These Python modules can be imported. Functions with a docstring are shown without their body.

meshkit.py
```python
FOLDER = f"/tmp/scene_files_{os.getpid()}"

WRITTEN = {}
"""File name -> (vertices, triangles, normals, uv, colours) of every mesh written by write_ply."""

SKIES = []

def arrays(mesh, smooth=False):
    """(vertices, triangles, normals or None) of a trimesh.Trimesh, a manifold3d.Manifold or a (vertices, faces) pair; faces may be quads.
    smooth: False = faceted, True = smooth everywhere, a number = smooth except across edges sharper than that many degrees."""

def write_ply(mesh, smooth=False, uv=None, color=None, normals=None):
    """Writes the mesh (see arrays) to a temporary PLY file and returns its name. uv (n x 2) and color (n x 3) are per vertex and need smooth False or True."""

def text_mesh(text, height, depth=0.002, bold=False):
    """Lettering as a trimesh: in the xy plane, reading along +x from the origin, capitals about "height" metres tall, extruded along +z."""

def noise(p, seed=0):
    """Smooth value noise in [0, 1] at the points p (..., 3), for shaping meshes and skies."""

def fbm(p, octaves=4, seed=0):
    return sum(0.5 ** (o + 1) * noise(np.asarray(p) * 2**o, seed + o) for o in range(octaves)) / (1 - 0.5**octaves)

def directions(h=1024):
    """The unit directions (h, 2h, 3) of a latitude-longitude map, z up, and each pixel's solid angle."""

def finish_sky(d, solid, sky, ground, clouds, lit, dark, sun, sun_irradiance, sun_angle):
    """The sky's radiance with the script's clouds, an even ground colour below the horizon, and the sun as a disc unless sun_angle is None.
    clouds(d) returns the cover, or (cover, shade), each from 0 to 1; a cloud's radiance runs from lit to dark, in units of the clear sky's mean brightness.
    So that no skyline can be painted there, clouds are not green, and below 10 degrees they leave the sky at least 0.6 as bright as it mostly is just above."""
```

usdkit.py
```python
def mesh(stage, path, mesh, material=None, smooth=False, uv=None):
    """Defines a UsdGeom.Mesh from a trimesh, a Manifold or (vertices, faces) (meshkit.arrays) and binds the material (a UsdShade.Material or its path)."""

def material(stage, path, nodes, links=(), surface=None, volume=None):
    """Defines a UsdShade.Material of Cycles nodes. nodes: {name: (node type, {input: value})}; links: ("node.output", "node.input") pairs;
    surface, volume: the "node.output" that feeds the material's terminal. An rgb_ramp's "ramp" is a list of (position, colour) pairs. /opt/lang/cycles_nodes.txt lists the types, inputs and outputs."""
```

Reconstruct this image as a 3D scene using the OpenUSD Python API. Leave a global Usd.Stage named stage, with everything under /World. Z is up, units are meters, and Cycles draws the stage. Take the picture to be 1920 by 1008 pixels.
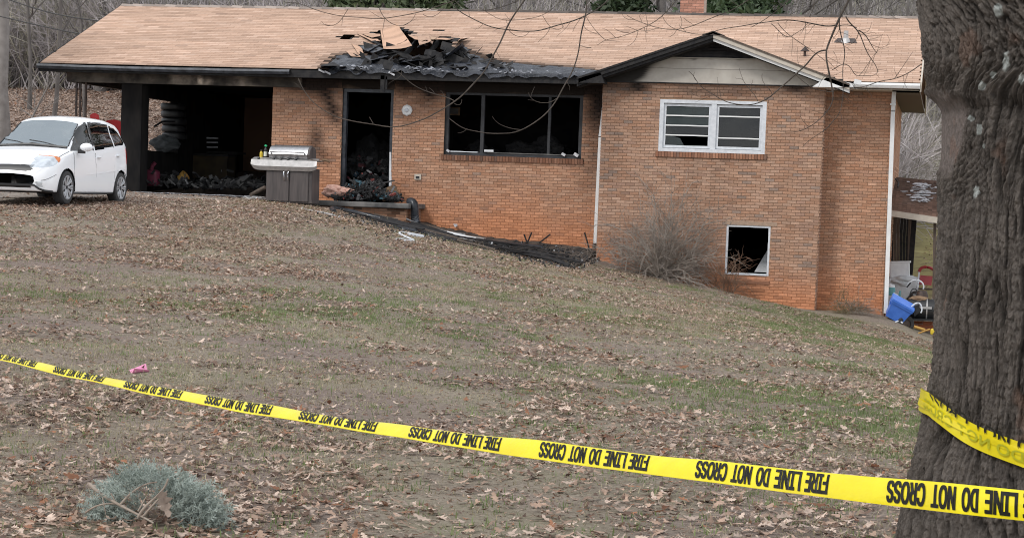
import math, random
import numpy as np, trimesh, usdkit, meshkit
from scipy.interpolate import RBFInterpolator
from pxr import Usd, UsdGeom, UsdLux, UsdShade, Sdf, Gf, Vt

rng = np.random.default_rng(7)
random.seed(7)
stage = Usd.Stage.CreateInMemory()
UsdGeom.SetStageUpAxis(stage, 'Z'); UsdGeom.SetStageMetersPerUnit(stage, 1.0)
stage.SetDefaultPrim(UsdGeom.Xform.Define(stage, '/World').GetPrim())

# ---------------------------------------------------------------- camera (eye at the origin; Y runs from the road to the house)
FPX, PX, PY = 2300.0, 600.0, 400.0
_a1, _a2, _v0, _s = (1110 - PX) / FPX, (255 - PY) / FPX, (120 - PY) / FPX, .026
_b = (_s - _v0 * _a1) / (1 + _v0 * _a2)
_Y = np.array([_a1, _a2, 1]); _Y /= np.linalg.norm(_Y)
_X = np.array([1, _b, -_a1 - _a2 * _b]); _X /= np.linalg.norm(_X)
_Z = np.cross(_X, _Y)
CAM = np.stack([_X, _Y, _Z], 1)                     # camera coordinates (right, down, forward) of the world axes
VIEW_W, VIEW_CX, VIEW_CY = 1200.0, 600.0, 1200.0 * 537 / 1024 / 2
MM = 36.0 / VIEW_W
cam = UsdGeom.Camera.Define(stage, '/World/camera')
cam.CreateHorizontalApertureAttr(36.0); cam.CreateVerticalApertureAttr(36.0 * 537 / 1024)
cam.CreateFocalLengthAttr(FPX * MM)
cam.CreateHorizontalApertureOffsetAttr((VIEW_CX - PX) * MM); cam.CreateVerticalApertureOffsetAttr((PY - VIEW_CY) * MM)
cam.CreateClippingRangeAttr(Gf.Vec2f(.1, 1000)); cam.CreateFocusDistanceAttr(40.0); cam.CreateFStopAttr(0.0)
_r, _u, _bk = CAM[0], -CAM[1], -CAM[2]
cam.AddTransformOp().Set(Gf.Matrix4d(*_r, 0, *_u, 0, *_bk, 0, 0, 0, 0, 1))
cam.CreateExposureAttr(0.55)

# ---------------------------------------------------------------- overcast daylight
SUN_EL, SUN_AZ = math.radians(48), math.radians(215)
sun_dir = np.array([math.sin(SUN_AZ) * math.cos(SUN_EL), math.cos(SUN_AZ) * math.cos(SUN_EL), math.sin(SUN_EL)])
dome = UsdLux.DomeLight.Define(stage, '/World/sky')
dome.GetPrim().SetCustomDataByKey('kind', 'structure')
skymat = usdkit.material(stage, '/World/Looks/sky', {
    'tc': ('texture_coordinate', {}),
    'sky': ('sky_texture', {'sky_type': 'single_scattering', 'sun_disc': False, 'sun_elevation': SUN_EL, 'sun_rotation': SUN_AZ}),
    'n': ('noise_texture', {'scale': 2.2, 'detail': 5.0, 'roughness': .55}),
    'r': ('rgb_ramp', {'ramp': [(0, (6.2, 6.6, 7.2)), (.45, (8.2, 8.5, 8.9)), (1, (10.5, 10.6, 10.7))]}),
    'm': ('mix_color', {'fac': .86}),
    'bg': ('background_shader', {'strength': .1})},
    [('tc.generated', 'n.vector'), ('n.fac', 'r.fac'), ('sky.color', 'm.a'), ('r.color', 'm.b'), ('m.result', 'bg.color')], surface='bg.background')
UsdShade.MaterialBindingAPI.Apply(dome.GetPrim()).Bind(skymat)
sun = UsdLux.DistantLight.Define(stage, '/World/sun')
sun.CreateNormalizeAttr(True); sun.CreateIntensityAttr(.36); sun.CreateAngleAttr(14.0); sun.CreateColorAttr(Gf.Vec3f(1, .97, .93))
_zc = Gf.Vec3d(*map(float, sun_dir)); _xc = Gf.Cross(Gf.Vec3d(0, 0, 1), _zc).GetNormalized(); _yc = Gf.Cross(_zc, _xc)
sun.AddTransformOp().Set(Gf.Matrix4d(*_xc, 0, *_yc, 0, *_zc, 0, 0, 0, 0, 1))

# ---------------------------------------------------------------- helpers
def W(u, v, Y):
    """World point at depth Y that the photograph shows at (u, v)."""
    d = CAM.T @ np.array([(u - PX) / FPX, (v - PY) / FPX, 1.0])
    return d * (Y / d[1])

def ray(u, v, d):
    """Point at optical depth d."""
    return CAM.T @ (np.array([(u - PX) / FPX, (v - PY) / FPX, 1.0]) * d)
def project(p):
    c = np.asarray(p, float) @ CAM.T; return PX + FPX * c[..., 0] / c[..., 2], PY + FPX * c[..., 1] / c[..., 2]

_names = {}
def numbered(parent, name):
    k = (parent, name); n = _names.get(k, 0); _names[k] = n + 1
    return f'{parent}/{name}' + (f'_{n:03d}' if n else '')

def tag(prim, label=None, cat=None, group=None, kind=None):
    prim = prim.GetPrim() if hasattr(prim, 'GetPrim') else prim
    for k, v in (('label', label), ('category', cat), ('group', group), ('kind', kind)):
        if v: prim.SetCustomDataByKey(k, v)
    return prim

def thing(name, label=None, cat=None, group=None, kind=None, loc=(0, 0, 0), rotz=0, scale=None, ref=None, mat4=None):
    x = UsdGeom.Xform.Define(stage, numbered('/World', name))
    if mat4 is not None:
        x.AddTransformOp().Set(Gf.Matrix4d(*[float(a) for a in np.asarray(mat4).T.ravel()]))
    else:
        x.AddTranslateOp().Set(Gf.Vec3d(*map(float, loc))); x.AddRotateZOp().Set(float(math.degrees(rotz)))
        if scale is not None: x.AddScaleOp().Set(Gf.Vec3f(*map(float, np.broadcast_to(scale, 3))))
    tag(x, label, cat, group, kind)
    if ref is not None:
        x.GetPrim().GetReferences().AddInternalReference(ref); x.GetPrim().SetInstanceable(True)
    return str(x.GetPath())

def put(parent, name, mesh, mat, smooth=False, tint=None, label=None, kind=None, cat=None, group=None):
    if isinstance(mesh, MB): tint = mesh.tints() if tint is None else tint; mesh = mesh.arrays()
    path = numbered(parent or '/World', name)
    m = usdkit.mesh(stage, path, mesh, mat, smooth)
    m.CreateDoubleSidedAttr(True)
    if tint is not None:
        UsdGeom.PrimvarsAPI(m).CreatePrimvar('tint', Sdf.ValueTypeNames.Color3fArray, 'vertex').Set(Vt.Vec3fArray.FromNumpy(np.asarray(tint, np.float32)))
    tag(m, label, cat, group, kind)
    return path

def rot(ax, deg):
    return trimesh.transformations.rotation_matrix(math.radians(deg), ax)[:3, :3]

BOXF = np.array([[0, 2, 1], [0, 3, 2], [4, 5, 6], [4, 6, 7], [0, 1, 5], [0, 5, 4], [1, 2, 6], [1, 6, 5], [2, 3, 7], [2, 7, 6], [3, 0, 4], [3, 4, 7]])
class MB:
    def __init__(s): s.v, s.f, s.t, s.n = [], [], [], 0
    def raw(s, v, f, tint=None):
        v = np.asarray(v, float); f = np.asarray(f, int)
        if f.shape[1] == 4: f = np.vstack([f[:, [0, 1, 2]], f[:, [0, 2, 3]]])
        s.v.append(v); s.f.append(f + s.n); s.n += len(v)
        if tint is not None: s.t.append(np.broadcast_to(np.asarray(tint, float), (len(v), 3)))
        return s
    def mm(s, a, b, tint=None):
        (x0, y0, z0), (x1, y1, z1) = np.minimum(a, b), np.maximum(a, b)
        return s.raw([[x0, y0, z0], [x1, y0, z0], [x1, y1, z0], [x0, y1, z0], [x0, y0, z1], [x1, y0, z1], [x1, y1, z1], [x0, y1, z1]], BOXF, tint)
    def box(s, c, size, R=None, tint=None):
        h = np.asarray(size, float) / 2
        v = np.array([[-1, -1, -1], [1, -1, -1], [1, 1, -1], [-1, 1, -1], [-1, -1, 1], [1, -1, 1], [1, 1, 1], [-1, 1, 1]]) * h
        if R is not None: v = v @ np.asarray(R).T
        return s.raw(v + np.asarray(c, float), BOXF, tint)
    def quad(s, a, b, c, d, tint=None): return s.raw([a, b, c, d], [[0, 1, 2, 3]], tint)
    def tube(s, p, r, n=6, tint=None, cap=True):
        p = np.asarray(p, float); m = len(p); r = np.broadcast_to(np.asarray(r, float), m)
        t = np.gradient(p, axis=0); t /= np.maximum(np.linalg.norm(t, axis=1, keepdims=True), 1e-9)
        a = np.array([0, 0, 1.0]) if abs(t[0][2]) < .9 else np.array([1.0, 0, 0])
        u = np.cross(t, a); u /= np.maximum(np.linalg.norm(u, axis=1, keepdims=True), 1e-9); w = np.cross(t, u)
        th = np.arange(n) / n * 2 * np.pi
        v = (p[:, None] + r[:, None, None] * (np.cos(th)[None, :, None] * u[:, None] + np.sin(th)[None, :, None] * w[:, None])).reshape(-1, 3)
        i, j = np.meshgrid(np.arange(m - 1), np.arange(n), indexing='ij'); k = (j + 1) % n
        f = np.stack([i * n + j, i * n + k, (i + 1) * n + k, (i + 1) * n + j], -1).reshape(-1, 4)
        f = np.vstack([f[:, [0, 1, 2]], f[:, [0, 2, 3]]])
        if cap:
            v = np.vstack([v, p[:1], p[-1:]]); c0 = m * n
            jj = np.arange(n); kk = (jj + 1) % n
            f = np.vstack([f, np.stack([kk, jj, np.full(n, c0)], 1), np.stack([(m - 1) * n + jj, (m - 1) * n + kk, np.full(n, c0 + 1)], 1)])
        return s.raw(v, f, tint)
    def tm(s, m, R=None, t=(0, 0, 0), tint=None):
        v = np.asarray(m.vertices, float)
        if R is not None: v = v @ np.asarray(R).T
        return s.raw(v + np.asarray(t, float), m.faces, tint)
    def grid(s, G, tint=None):
        a, b = G.shape[:2]; i, j = np.meshgrid(np.arange(a - 1), np.arange(b - 1), indexing='ij')
        f = np.stack([i * b + j, (i + 1) * b + j, (i + 1) * b + j + 1, i * b + j + 1], -1).reshape(-1, 4)
        return s.raw(G.reshape(-1, 3), f, None if tint is None else np.asarray(tint).reshape(-1, 3) if np.ndim(tint) > 1 else tint)
    def arrays(s): return np.vstack(s.v), np.vstack(s.f)
    def tints(s): return np.vstack(s.t) if s.t and sum(map(len, s.t)) == s.n else None
    def xform(s, M):
        M = np.asarray(M); s.v = [v @ M[:3, :3].T + M[:3, 3] for v in s.v]; return s

def lathe(prof, n=24):
    """Revolve (r, z) about z."""
    prof = np.asarray(prof, float); th = np.arange(n) / n * 2 * np.pi; m = len(prof)
    v = np.stack([prof[:, None, 0] * np.cos(th), prof[:, None, 0] * np.sin(th), np.broadcast_to(prof[:, None, 1], (m, n))], -1).reshape(-1, 3)
    i, j = np.meshgrid(np.arange(m - 1), np.arange(n), indexing='ij'); k = (j + 1) % n
    f = np.stack([i * n + j, i * n + k, (i + 1) * n + k, (i + 1) * n + j], -1).reshape(-1, 4)
    return trimesh.Trimesh(v, np.vstack([f[:, [0, 1, 2]], f[:, [0, 2, 3]]]), process=False)

def rbox(size, r=.02, seg=2):
    """A box with rounded edges."""
    import manifold3d as m3
    h = np.asarray(size, float) / 2 - r
    s = m3.Manifold.sphere(r, 4 * seg)
    hull = m3.Manifold.batch_hull([s.translate([float(sx * h[0]), float(sy * h[1]), float(sz * h[2])]) for sx in (-1, 1) for sy in (-1, 1) for sz in (-1, 1)])
    m = hull.to_mesh()
    return trimesh.Trimesh(m.vert_properties[:, :3], m.tri_verts, process=False)

def spline(p, n=8):
    p = np.asarray(p, float)
    if len(p) < 3: return p
    from scipy.interpolate import CubicSpline
    d = np.concatenate([[0], np.cumsum(np.linalg.norm(np.diff(p, axis=0), axis=1))])
    return CubicSpline(d, p)(np.linspace(0, d[-1], (len(p) - 1) * n + 1))

def lump(c, size, seed, amp=.35, sub_=3, freq=2.2):
    m = trimesh.creation.icosphere(sub_); v = m.vertices; d = 1 + amp * (meshkit.fbm(v * freq, 4, seed) - .5) * 2
    return trimesh.Trimesh(v * d[:, None] * np.asarray(size) + np.asarray(c), m.faces, process=False)

# ---------------------------------------------------------------- materials
def mat(name, col, rough=.7, col2=None, scale=6.0, detail=6.0, bump=0.0, bscale=None, metal=0.0, tint=False, lo=.35, hi=.65, spec=.5, vary=0.0, stretch=None, coat=0.0, bdist=.01, trans=0.0):
    nodes = {'p': ('principled_bsdf', {'base_color': col, 'roughness': rough, 'metallic': metal, 'specular_ior_level': spec, 'coat_weight': coat, 'coat_roughness': .05}), 'g': ('geometry', {})}
    links = []; src = 'g.position'
    if stretch is not None:
        nodes['mp'] = ('mapping', {'scale': stretch}); links += [('g.position', 'mp.vector')]; src = 'mp.vector'
    last = None
    if col2 is not None:
        nodes['n'] = ('noise_texture', {'scale': scale, 'detail': detail, 'roughness': .6})
        nodes['r'] = ('rgb_ramp', {'ramp': [(0, col), (lo, col), (hi, col2), (1, col2)]})
        links += [(src, 'n.vector'), ('n.fac', 'r.fac')]; last = 'r.color'
    if tint:
        nodes['a'] = ('attribute', {'attribute': 'tint'})
        if last:
            nodes['mx'] = ('mix_color', {'blend_type': 'multiply', 'fac': 1.0}); links += [(last, 'mx.a'), ('a.color', 'mx.b')]; last = 'mx.result'
        else: last = 'a.color'
    if vary:
        nodes['oi'] = ('object_info', {}); nodes['mr'] = ('map_range', {'to_min': 1 - vary, 'to_max': 1 + vary})
        nodes['hv'] = ('hsv', {'color': col}); links += [('oi.random', 'mr.value'), ('mr.result', 'hv.value')]
        if last: links += [(last, 'hv.color')]
        last = 'hv.color'
    if last: links += [(last, 'p.base_color')]
    if bump:
        nodes['bn'] = ('noise_texture', {'scale': bscale or scale * 4, 'detail': 5.0, 'roughness': .65})
        nodes['b'] = ('bump', {'strength': bump, 'distance': bdist}); links += [(src, 'bn.vector'), ('bn.fac', 'b.height'), ('b.normal', 'p.normal')]
    surf = 'p.BSDF'
    if trans:
        nodes['tr'] = ('translucent_bsdf', {'color': col}); nodes['ms'] = ('mix_closure', {'fac': trans})
        if last: links += [(last, 'tr.color')]
        links += [('p.BSDF', 'ms.closure1'), ('tr.BSDF', 'ms.closure2')]; surf = 'ms.closure'
    return usdkit.material(stage, f'/World/Looks/{name}', nodes, links, surface=surf)

def pane_mat(name, tintc=(.9, .92, .92), rough=.02, ior=1.5, soot=None, glint=(1, 1, 1)):
    nodes = {'t': ('transparent_bsdf', {'color': tintc}), 'gl': ('glossy_bsdf', {'color': glint, 'roughness': rough}),
             'fr': ('fresnel', {'IOR': ior}), 'm': ('mix_closure', {})}
    links = [('fr.fac', 'm.fac'), ('t.BSDF', 'm.closure1'), ('gl.BSDF', 'm.closure2')]; surf = 'm.closure'
    if soot:
        nodes |= {'g': ('geometry', {}), 'n': ('noise_texture', {'scale': 1.6, 'detail': 4.0}), 'mr': ('map_range', {'from_min': .42, 'from_max': .7, 'to_min': soot[0], 'to_max': soot[1], 'clamp': True}),
                  'd': ('diffuse_bsdf', {'color': soot[2]}), 'm2': ('mix_closure', {})}
        links += [('g.position', 'n.vector'), ('n.fac', 'mr.value'), ('mr.result', 'm2.fac'), ('m.closure', 'm2.closure1'), ('d.BSDF', 'm2.closure2')]; surf = 'm2.closure'
    return usdkit.material(stage, f'/World/Looks/{name}', nodes, links, surface=surf)

M_brick = mat('brick', (.86, .86, .86), .9, (1.12, 1.08, 1.05), 30, tint=True, bump=.35, bscale=160, spec=.2)
M_mortar = mat('mortar', (.85, .85, .85), .95, (1.1, 1.1, 1.1), 40, tint=True, bump=.3, bscale=200, spec=.1)
M_shingle = mat('asphalt_shingle', (.86, .86, .86), .95, (1.1, 1.1, 1.1), 55, tint=True, bump=.4, bscale=300, spec=.15)
M_char = mat('charred_wood', (.010, .010, .012), .8, (.028, .026, .025), 9, bump=.6, bscale=40, spec=.3)
M_charf = mat('blackened_frame', (.010, .010, .012), .6, (.035, .036, .04), 3, detail=8)
M_tar = mat('melted_shingle_tar', (.007, .008, .012), .36, (.03, .034, .046), 5, bump=1.0, bscale=14, spec=.5, bdist=.05)
M_ashg = mat('grey_ash', (.16, .165, .19), .9, (.34, .35, .38), 20, bump=.5, bscale=60)
M_ash = mat('ash', (.34, .34, .36), .95, (.6, .6, .62), 20, bump=.5, bscale=60)
M_soot = mat('sooty_plaster', (.006, .006, .007), .95, (.014, .013, .013), 3, spec=.1)
M_sootdeep = mat('soot_black_board', (.008, .008, .009), .95, (.02, .018, .017), 4, spec=.1, stretch=(1, 1, .3))
M_white = mat('white_trim_paint', (.62, .62, .62), .5, (.72, .72, .71), 5, bump=.05)
M_alum = mat('weathered_aluminium', (.5, .52, .55), .45, (.62, .64, .67), 12, spec=.5)
M_siding = mat('beige_siding_paint', (.36, .33, .29), .7, (.43, .40, .355), 4, tint=True, spec=.3)
M_trim = mat('tan_trim', (.42, .37, .31), .6, (.5, .45, .38), 8)
M_beam = mat('scorched_beam_paint', (.05, .044, .04), .8, (.2, .18, .16), 2.6, detail=8, lo=.40, hi=.62, tint=True)
M_gutterblk = mat('burnt_gutter', (.012, .013, .016), .35, (.05, .055, .065), 5, metal=.3)
M_iron = mat('black_iron', (.02, .015, .013), .6, (.06, .03, .02), 20)
M_conc = mat('wet_concrete', (.05, .05, .053), .35, (.22, .22, .225), 2.2, detail=8, bump=.15, bscale=40, stretch=(.5, 2.2, 1))
M_slab = mat('sooty_slab', (.05, .05, .05), .7, (.17, .16, .15), 3, bump=.2, bscale=30)
M_wood = mat('weathered_wood', (.06, .045, .035), .85, (.12, .09, .07), 6, stretch=(6, 6, .6))
M_black = mat('black_plastic', (.012, .012, .013), .45, spec=.5)
M_rubber = mat('rubber', (.016, .016, .017), .75, (.03, .03, .03), 20)
M_steel = mat('stainless_steel', (.34, .34, .35), .42, (.44, .44, .45), 8, metal=1.0)
M_steeld = mat('dulled_panel', (.36, .35, .34), .42, (.48, .46, .45), 10, metal=.6)
M_enamel = mat('dark_brown_enamel', (.045, .038, .037), .5, (.085, .07, .066), 3, stretch=(5, 5, .5))
M_pink = mat('insulation_pink', (.55, .30, .24), .95, (.68, .44, .35), 14, bump=.8, bscale=40, bdist=.03)
M_card = mat('scorched_cardboard', (.10, .06, .035), .9, (.22, .14, .08), 6)
M_debris = mat('fire_debris', (.012, .012, .013), .8, (.06, .06, .062), 7, tint=True, bump=.6, bscale=30)
M_green = mat('green_plastic', (.02, .42, .17), .35)
M_yellowp = mat('yellow_plastic', (.55, .40, .03), .4)
M_label = mat('pale_label', (.6, .6, .5), .5)
M_red = mat('red_enamel', (.28, .012, .018), .4, (.22, .01, .012), 8)
M_redd = mat('dusty_red_plastic', (.10, .012, .03), .6)
M_blue = mat('blue_tub_plastic', (.05, .16, .58), .42, (.07, .20, .66), 9, trans=.1)
M_teal = mat('teal_paint', (.10, .26, .27), .5)
M_ppl = mat('white_plastic', (.55, .56, .58), .5, (.68, .69, .7), 4, bump=.1)
M_fabric = mat('grey_white_sheet', (.42, .43, .44), .85, (.55, .56, .57), 5, bump=.4, bscale=12, bdist=.04)
M_orange = mat('red_clay_brick_pile', (.34, .10, .045), .9, (.42, .14, .07), 10, bump=.3)
M_planky = mat('yellow_wood', (.42, .25, .05), .7, (.34, .17, .04), 10)
M_paint = mat('white_car_paint', (.80, .81, .83), .35, coat=1.0, spec=.5)
M_chrome = mat('chrome', (.7, .7, .72), .12, metal=1.0)
M_rim = mat('wheel_cover_silver', (.42, .43, .45), .35, metal=.6)
M_lens = mat('clear_lamp_lens', (.42, .46, .5), .12, (.62, .66, .7), 9, coat=.8, metal=.4)
M_amber = mat('amber_lens', (.6, .18, .05), .2)
M_tail = mat('tail_lamp_red', (.45, .01, .015), .2)
M_cglass = pane_mat('car_glass', (.28, .32, .33), .02, 1.55)
M_wglass = pane_mat('windscreen_glass', (.6, .66, .7), .03, 4.2, None, (.86, .95, 1.0))
M_cabin = mat('dark_cabin', (.03, .03, .033), .8)
M_glassA = pane_mat('smoke_stained_glass', (.5, .52, .52), .04, 1.5, (.25, .8, (.035, .045, .045)))
M_glassB = pane_mat('window_glass', (.6, .6, .6), .03, 1.5, (.15, .5, (.02, .022, .024)))
M_twig = mat('grey_twig', (.20, .165, .135), .9, (.30, .26, .225), 3)
M_limb = mat('branch_bark', (.040, .031, .025), .9, (.085, .068, .056), 18, bump=.4, bscale=120)
M_trees = mat('wood_bark', (.105, .092, .084), .95, (.18, .163, .152), 1.5, vary=.35, bump=.3, bscale=30)
M_treepale = mat('pale_bark', (.17, .152, .14), .95, (.25, .228, .212), 3, bump=.3, bscale=30)
M_ever = mat('evergreen_leaf', (.022, .04, .016), .6, (.045, .075, .03), 4, vary=.3)
M_everl = mat('pine_green_leaf', (.07, .105, .045), .6, (.115, .15, .07), 4, vary=.3)
M_cedar = mat('cedar_needle', (.20, .235, .205), .8, (.40, .45, .41), 11)
M_cedarw = mat('cedar_stick', (.26, .20, .16), .9, (.36, .31, .26), 20)
M_tape = mat('yellow_tape', (.74, .61, .008), .27, (.84, .73, .012), 5, trans=.22, spec=.6, bump=.35, bscale=16, bdist=.012)
M_ink = mat('black_ink', (.02, .019, .014), .38, spec=.5)
M_inkthru = mat('ink_seen_through', (.58, .57, .03), .4)
M_pinkflag = mat('pink_scrap', (.72, .25, .42), .6)
M_blades = mat('grass_blade', (.10, .14, .045), .7, (.16, .20, .075), 1.2, vary=.3, trans=.25)
M_dry = mat('dry_grass_blade', (.235, .20, .12), .85, (.34, .30, .20), 1.2, vary=.3, trans=.15)
def leaf_mat(name, c): return mat(name, c, .75, tuple(x * .72 for x in c), 40, vary=.38, trans=.15, spec=.25)
M_leaf = [leaf_mat('leaf_tan', (.375, .26, .195)), leaf_mat('leaf_pale', (.50, .39, .32)), leaf_mat('leaf_rust', (.255, .12, .068)), leaf_mat('leaf_dark', (.14, .09, .067))]

# ---------------------------------------------------------------- terrain
def _cps():
    c = []
    for X in (-40, -25, -15, -8, 0, 8, 15, 30, 50):
        for Y in (-30, -8, 0, 6): c.append((X, Y, -1.62))
    c += [(-6, 12, -1.6), (2, 12, -1.75), (8, 12, -1.85), (-12, 12, -1.45), (-11, 20, -1.25), (-5, 20, -1.5), (0, 20, -1.85), (8, 20, -2.2), (-17, 30, -.62), (-13, 30, -.8),
          (-8, 30, -1.15), (0, 30, -2.15), (8, 30, -2.7), (-20, 34, -.36), (-16, 34, -.38), (-14.5, 36.5, -.36), (-12, 38, -.5), (-25, 34, -.3)]
    for u, v, Y in ((480, 262, 44.6), (530, 275, 44.7), (600, 288, 44.7), (690, 298, 44.7), (716, 312, 44.1), (800, 331, 44.1), (850, 341, 44.1), (900, 353, 44.1), (967, 366, 44.1), (1035, 369, 44.7),
                    (1090, 393, 44.7), (150, 225, 44.4), (320, 236, 44.2), (400, 248, 43), (440, 256, 43), (1085, 318, 53), (1085, 262, 74), (600, 300, 42.5), (1000, 385, 42)):
        c.append(tuple(W(u, v, Y)))
    c += [(-22, 45, .0), (-21, 48, .15), (-22, 52, .6), (-25.5, 57, 1.25), (-28, 66, 2.9), (-30, 80, 5.2), (-40, 60, 2.2), (-20, 60, 1.8), (-10, 60, .8), (-5, 47, -2.4), (-3, 47, -2.4), (-5, 52, -2.4),
          (-10, 48, -.7), (-10, 52, -.3), (-17, 49, -.15), (4, 44, -3.2), (10, 45, -3.6), (10, 60, -1.8), (4, 62, -1.0), (-15, 80, 4.6), (-5, 80, 2.8), (8, 80, 1.0), (25, 45, -3.8), (25, 80, .5), (40, 60, -2)]
    for X in (-60, -40, -20, 0, 20, 40): c += [(X, 105, 8.8), (X, 140, 19), (X, 175, 27)]
    return np.array(c)
_c = _cps(); _rbf = RBFInterpolator(_c[:, :2], _c[:, 2], kernel='thin_plate_spline', smoothing=.05)
def zg(X, Y):
    X, Y = np.broadcast_arrays(np.asarray(X, float), np.asarray(Y, float)); s = X.shape
    q = np.stack([X.ravel(), Y.ravel()], 1)
    z = _rbf(np.clip(q, [-60, -30], [50, 175])).reshape(s)
    p = np.stack([X, Y, 0 * X], -1)
    return z + .06 * (meshkit.fbm(p * .5, 3) - .5) + .03 * (meshkit.noise(p * 2.2, 5) - .5)
gx = np.concatenate([np.arange(-90, -30, 3), np.arange(-30, 8, .16), np.arange(8, 80, 3)])
gy = np.concatenate([np.arange(-60, 4, 2.5), np.arange(4, 48, .16), np.arange(48, 100, .8), np.arange(100, 260, 4)])
GX, GY = np.meshgrid(gx, gy, indexing='ij')
GZ = zg(GX, GY)
b = MB().grid(np.stack([GX, GY, GZ], -1))
GND = {
    'g': ('geometry', {}), 'xyz': ('separate_xyz', {}),
    'n1': ('noise_texture', {'scale': .55, 'detail': 6.0, 'roughness': .62}), 'n2': ('noise_texture', {'scale': 2.6, 'detail': 8.0, 'roughness': .7}), 'n3': ('noise_texture', {'scale': 28.0, 'detail': 5.0, 'roughness': .7}),
    'n4': ('noise_texture', {'scale': .9, 'detail': 6.0, 'roughness': .65, 'w': 3.0}),
    'soil': ('rgb_ramp', {'ramp': [(.2, (.12, .088, .072)), (.5, (.205, .16, .137)), (.8, (.33, .27, .235))]}),
    'dry': ('rgb_ramp', {'ramp': [(.25, (.14, .115, .08)), (.5, (.245, .207, .16)), (.78, (.36, .31, .25))]}),
    'grn': ('rgb_ramp', {'ramp': [(.25, (.09, .092, .045)), (.55, (.165, .17, .085)), (.8, (.26, .25, .15))]}),
    'f1': ('map_range', {'from_min': .43, 'from_max': .6, 'clamp': True}), 'f2': ('map_range', {'from_min': .50, 'from_max': .70, 'to_max': .32, 'clamp': True}),
    'gx': ('map_range', {'from_min': -14.0, 'from_max': 0.0, 'to_min': -.06, 'to_max': .08, 'clamp': True}), 'ad': ('math', {'math_type': 'add'}),
    'm1': ('mix_color', {}), 'm2': ('mix_color', {}), 'lf': ('rgb_ramp', {'ramp': [(.3, (.14, .105, .088)), (.5, (.28, .215, .18)), (.7, (.42, .33, .28))]}),
    'fy': ('map_range', {'from_min': 46.0, 'from_max': 52.0, 'clamp': True}), 'm3': ('mix_color', {}), 'rx': ('map_range', {'from_min': -3.0, 'from_max': -.5, 'to_min': 1.0, 'to_max': 0.0, 'clamp': True}), 'ry': ('map_range', {'from_min': 72.0, 'from_max': 82.0, 'clamp': True}), 'rm': ('math', {'math_type': 'maximum'}), 'rq': ('math', {'math_type': 'multiply'}), 'ylw': ('rgb_ramp', {'ramp': [(.3, (.17, .13, .075)), (.5, (.29, .25, .11)), (.72, (.36, .33, .15))]}), 'rz': ('math', {'math_type': 'subtract'}), 'm4': ('mix_color', {}),
    'p': ('principled_bsdf', {'roughness': .95, 'specular_ior_level': .15}), 'b': ('bump', {'strength': 1.0, 'distance': .04}), 'n5': ('noise_texture', {'scale': 75.0, 'detail': 4.0, 'roughness': .75}), 'h2': ('math', {'math_type': 'multiply_add', 'value2': .4})}
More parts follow.
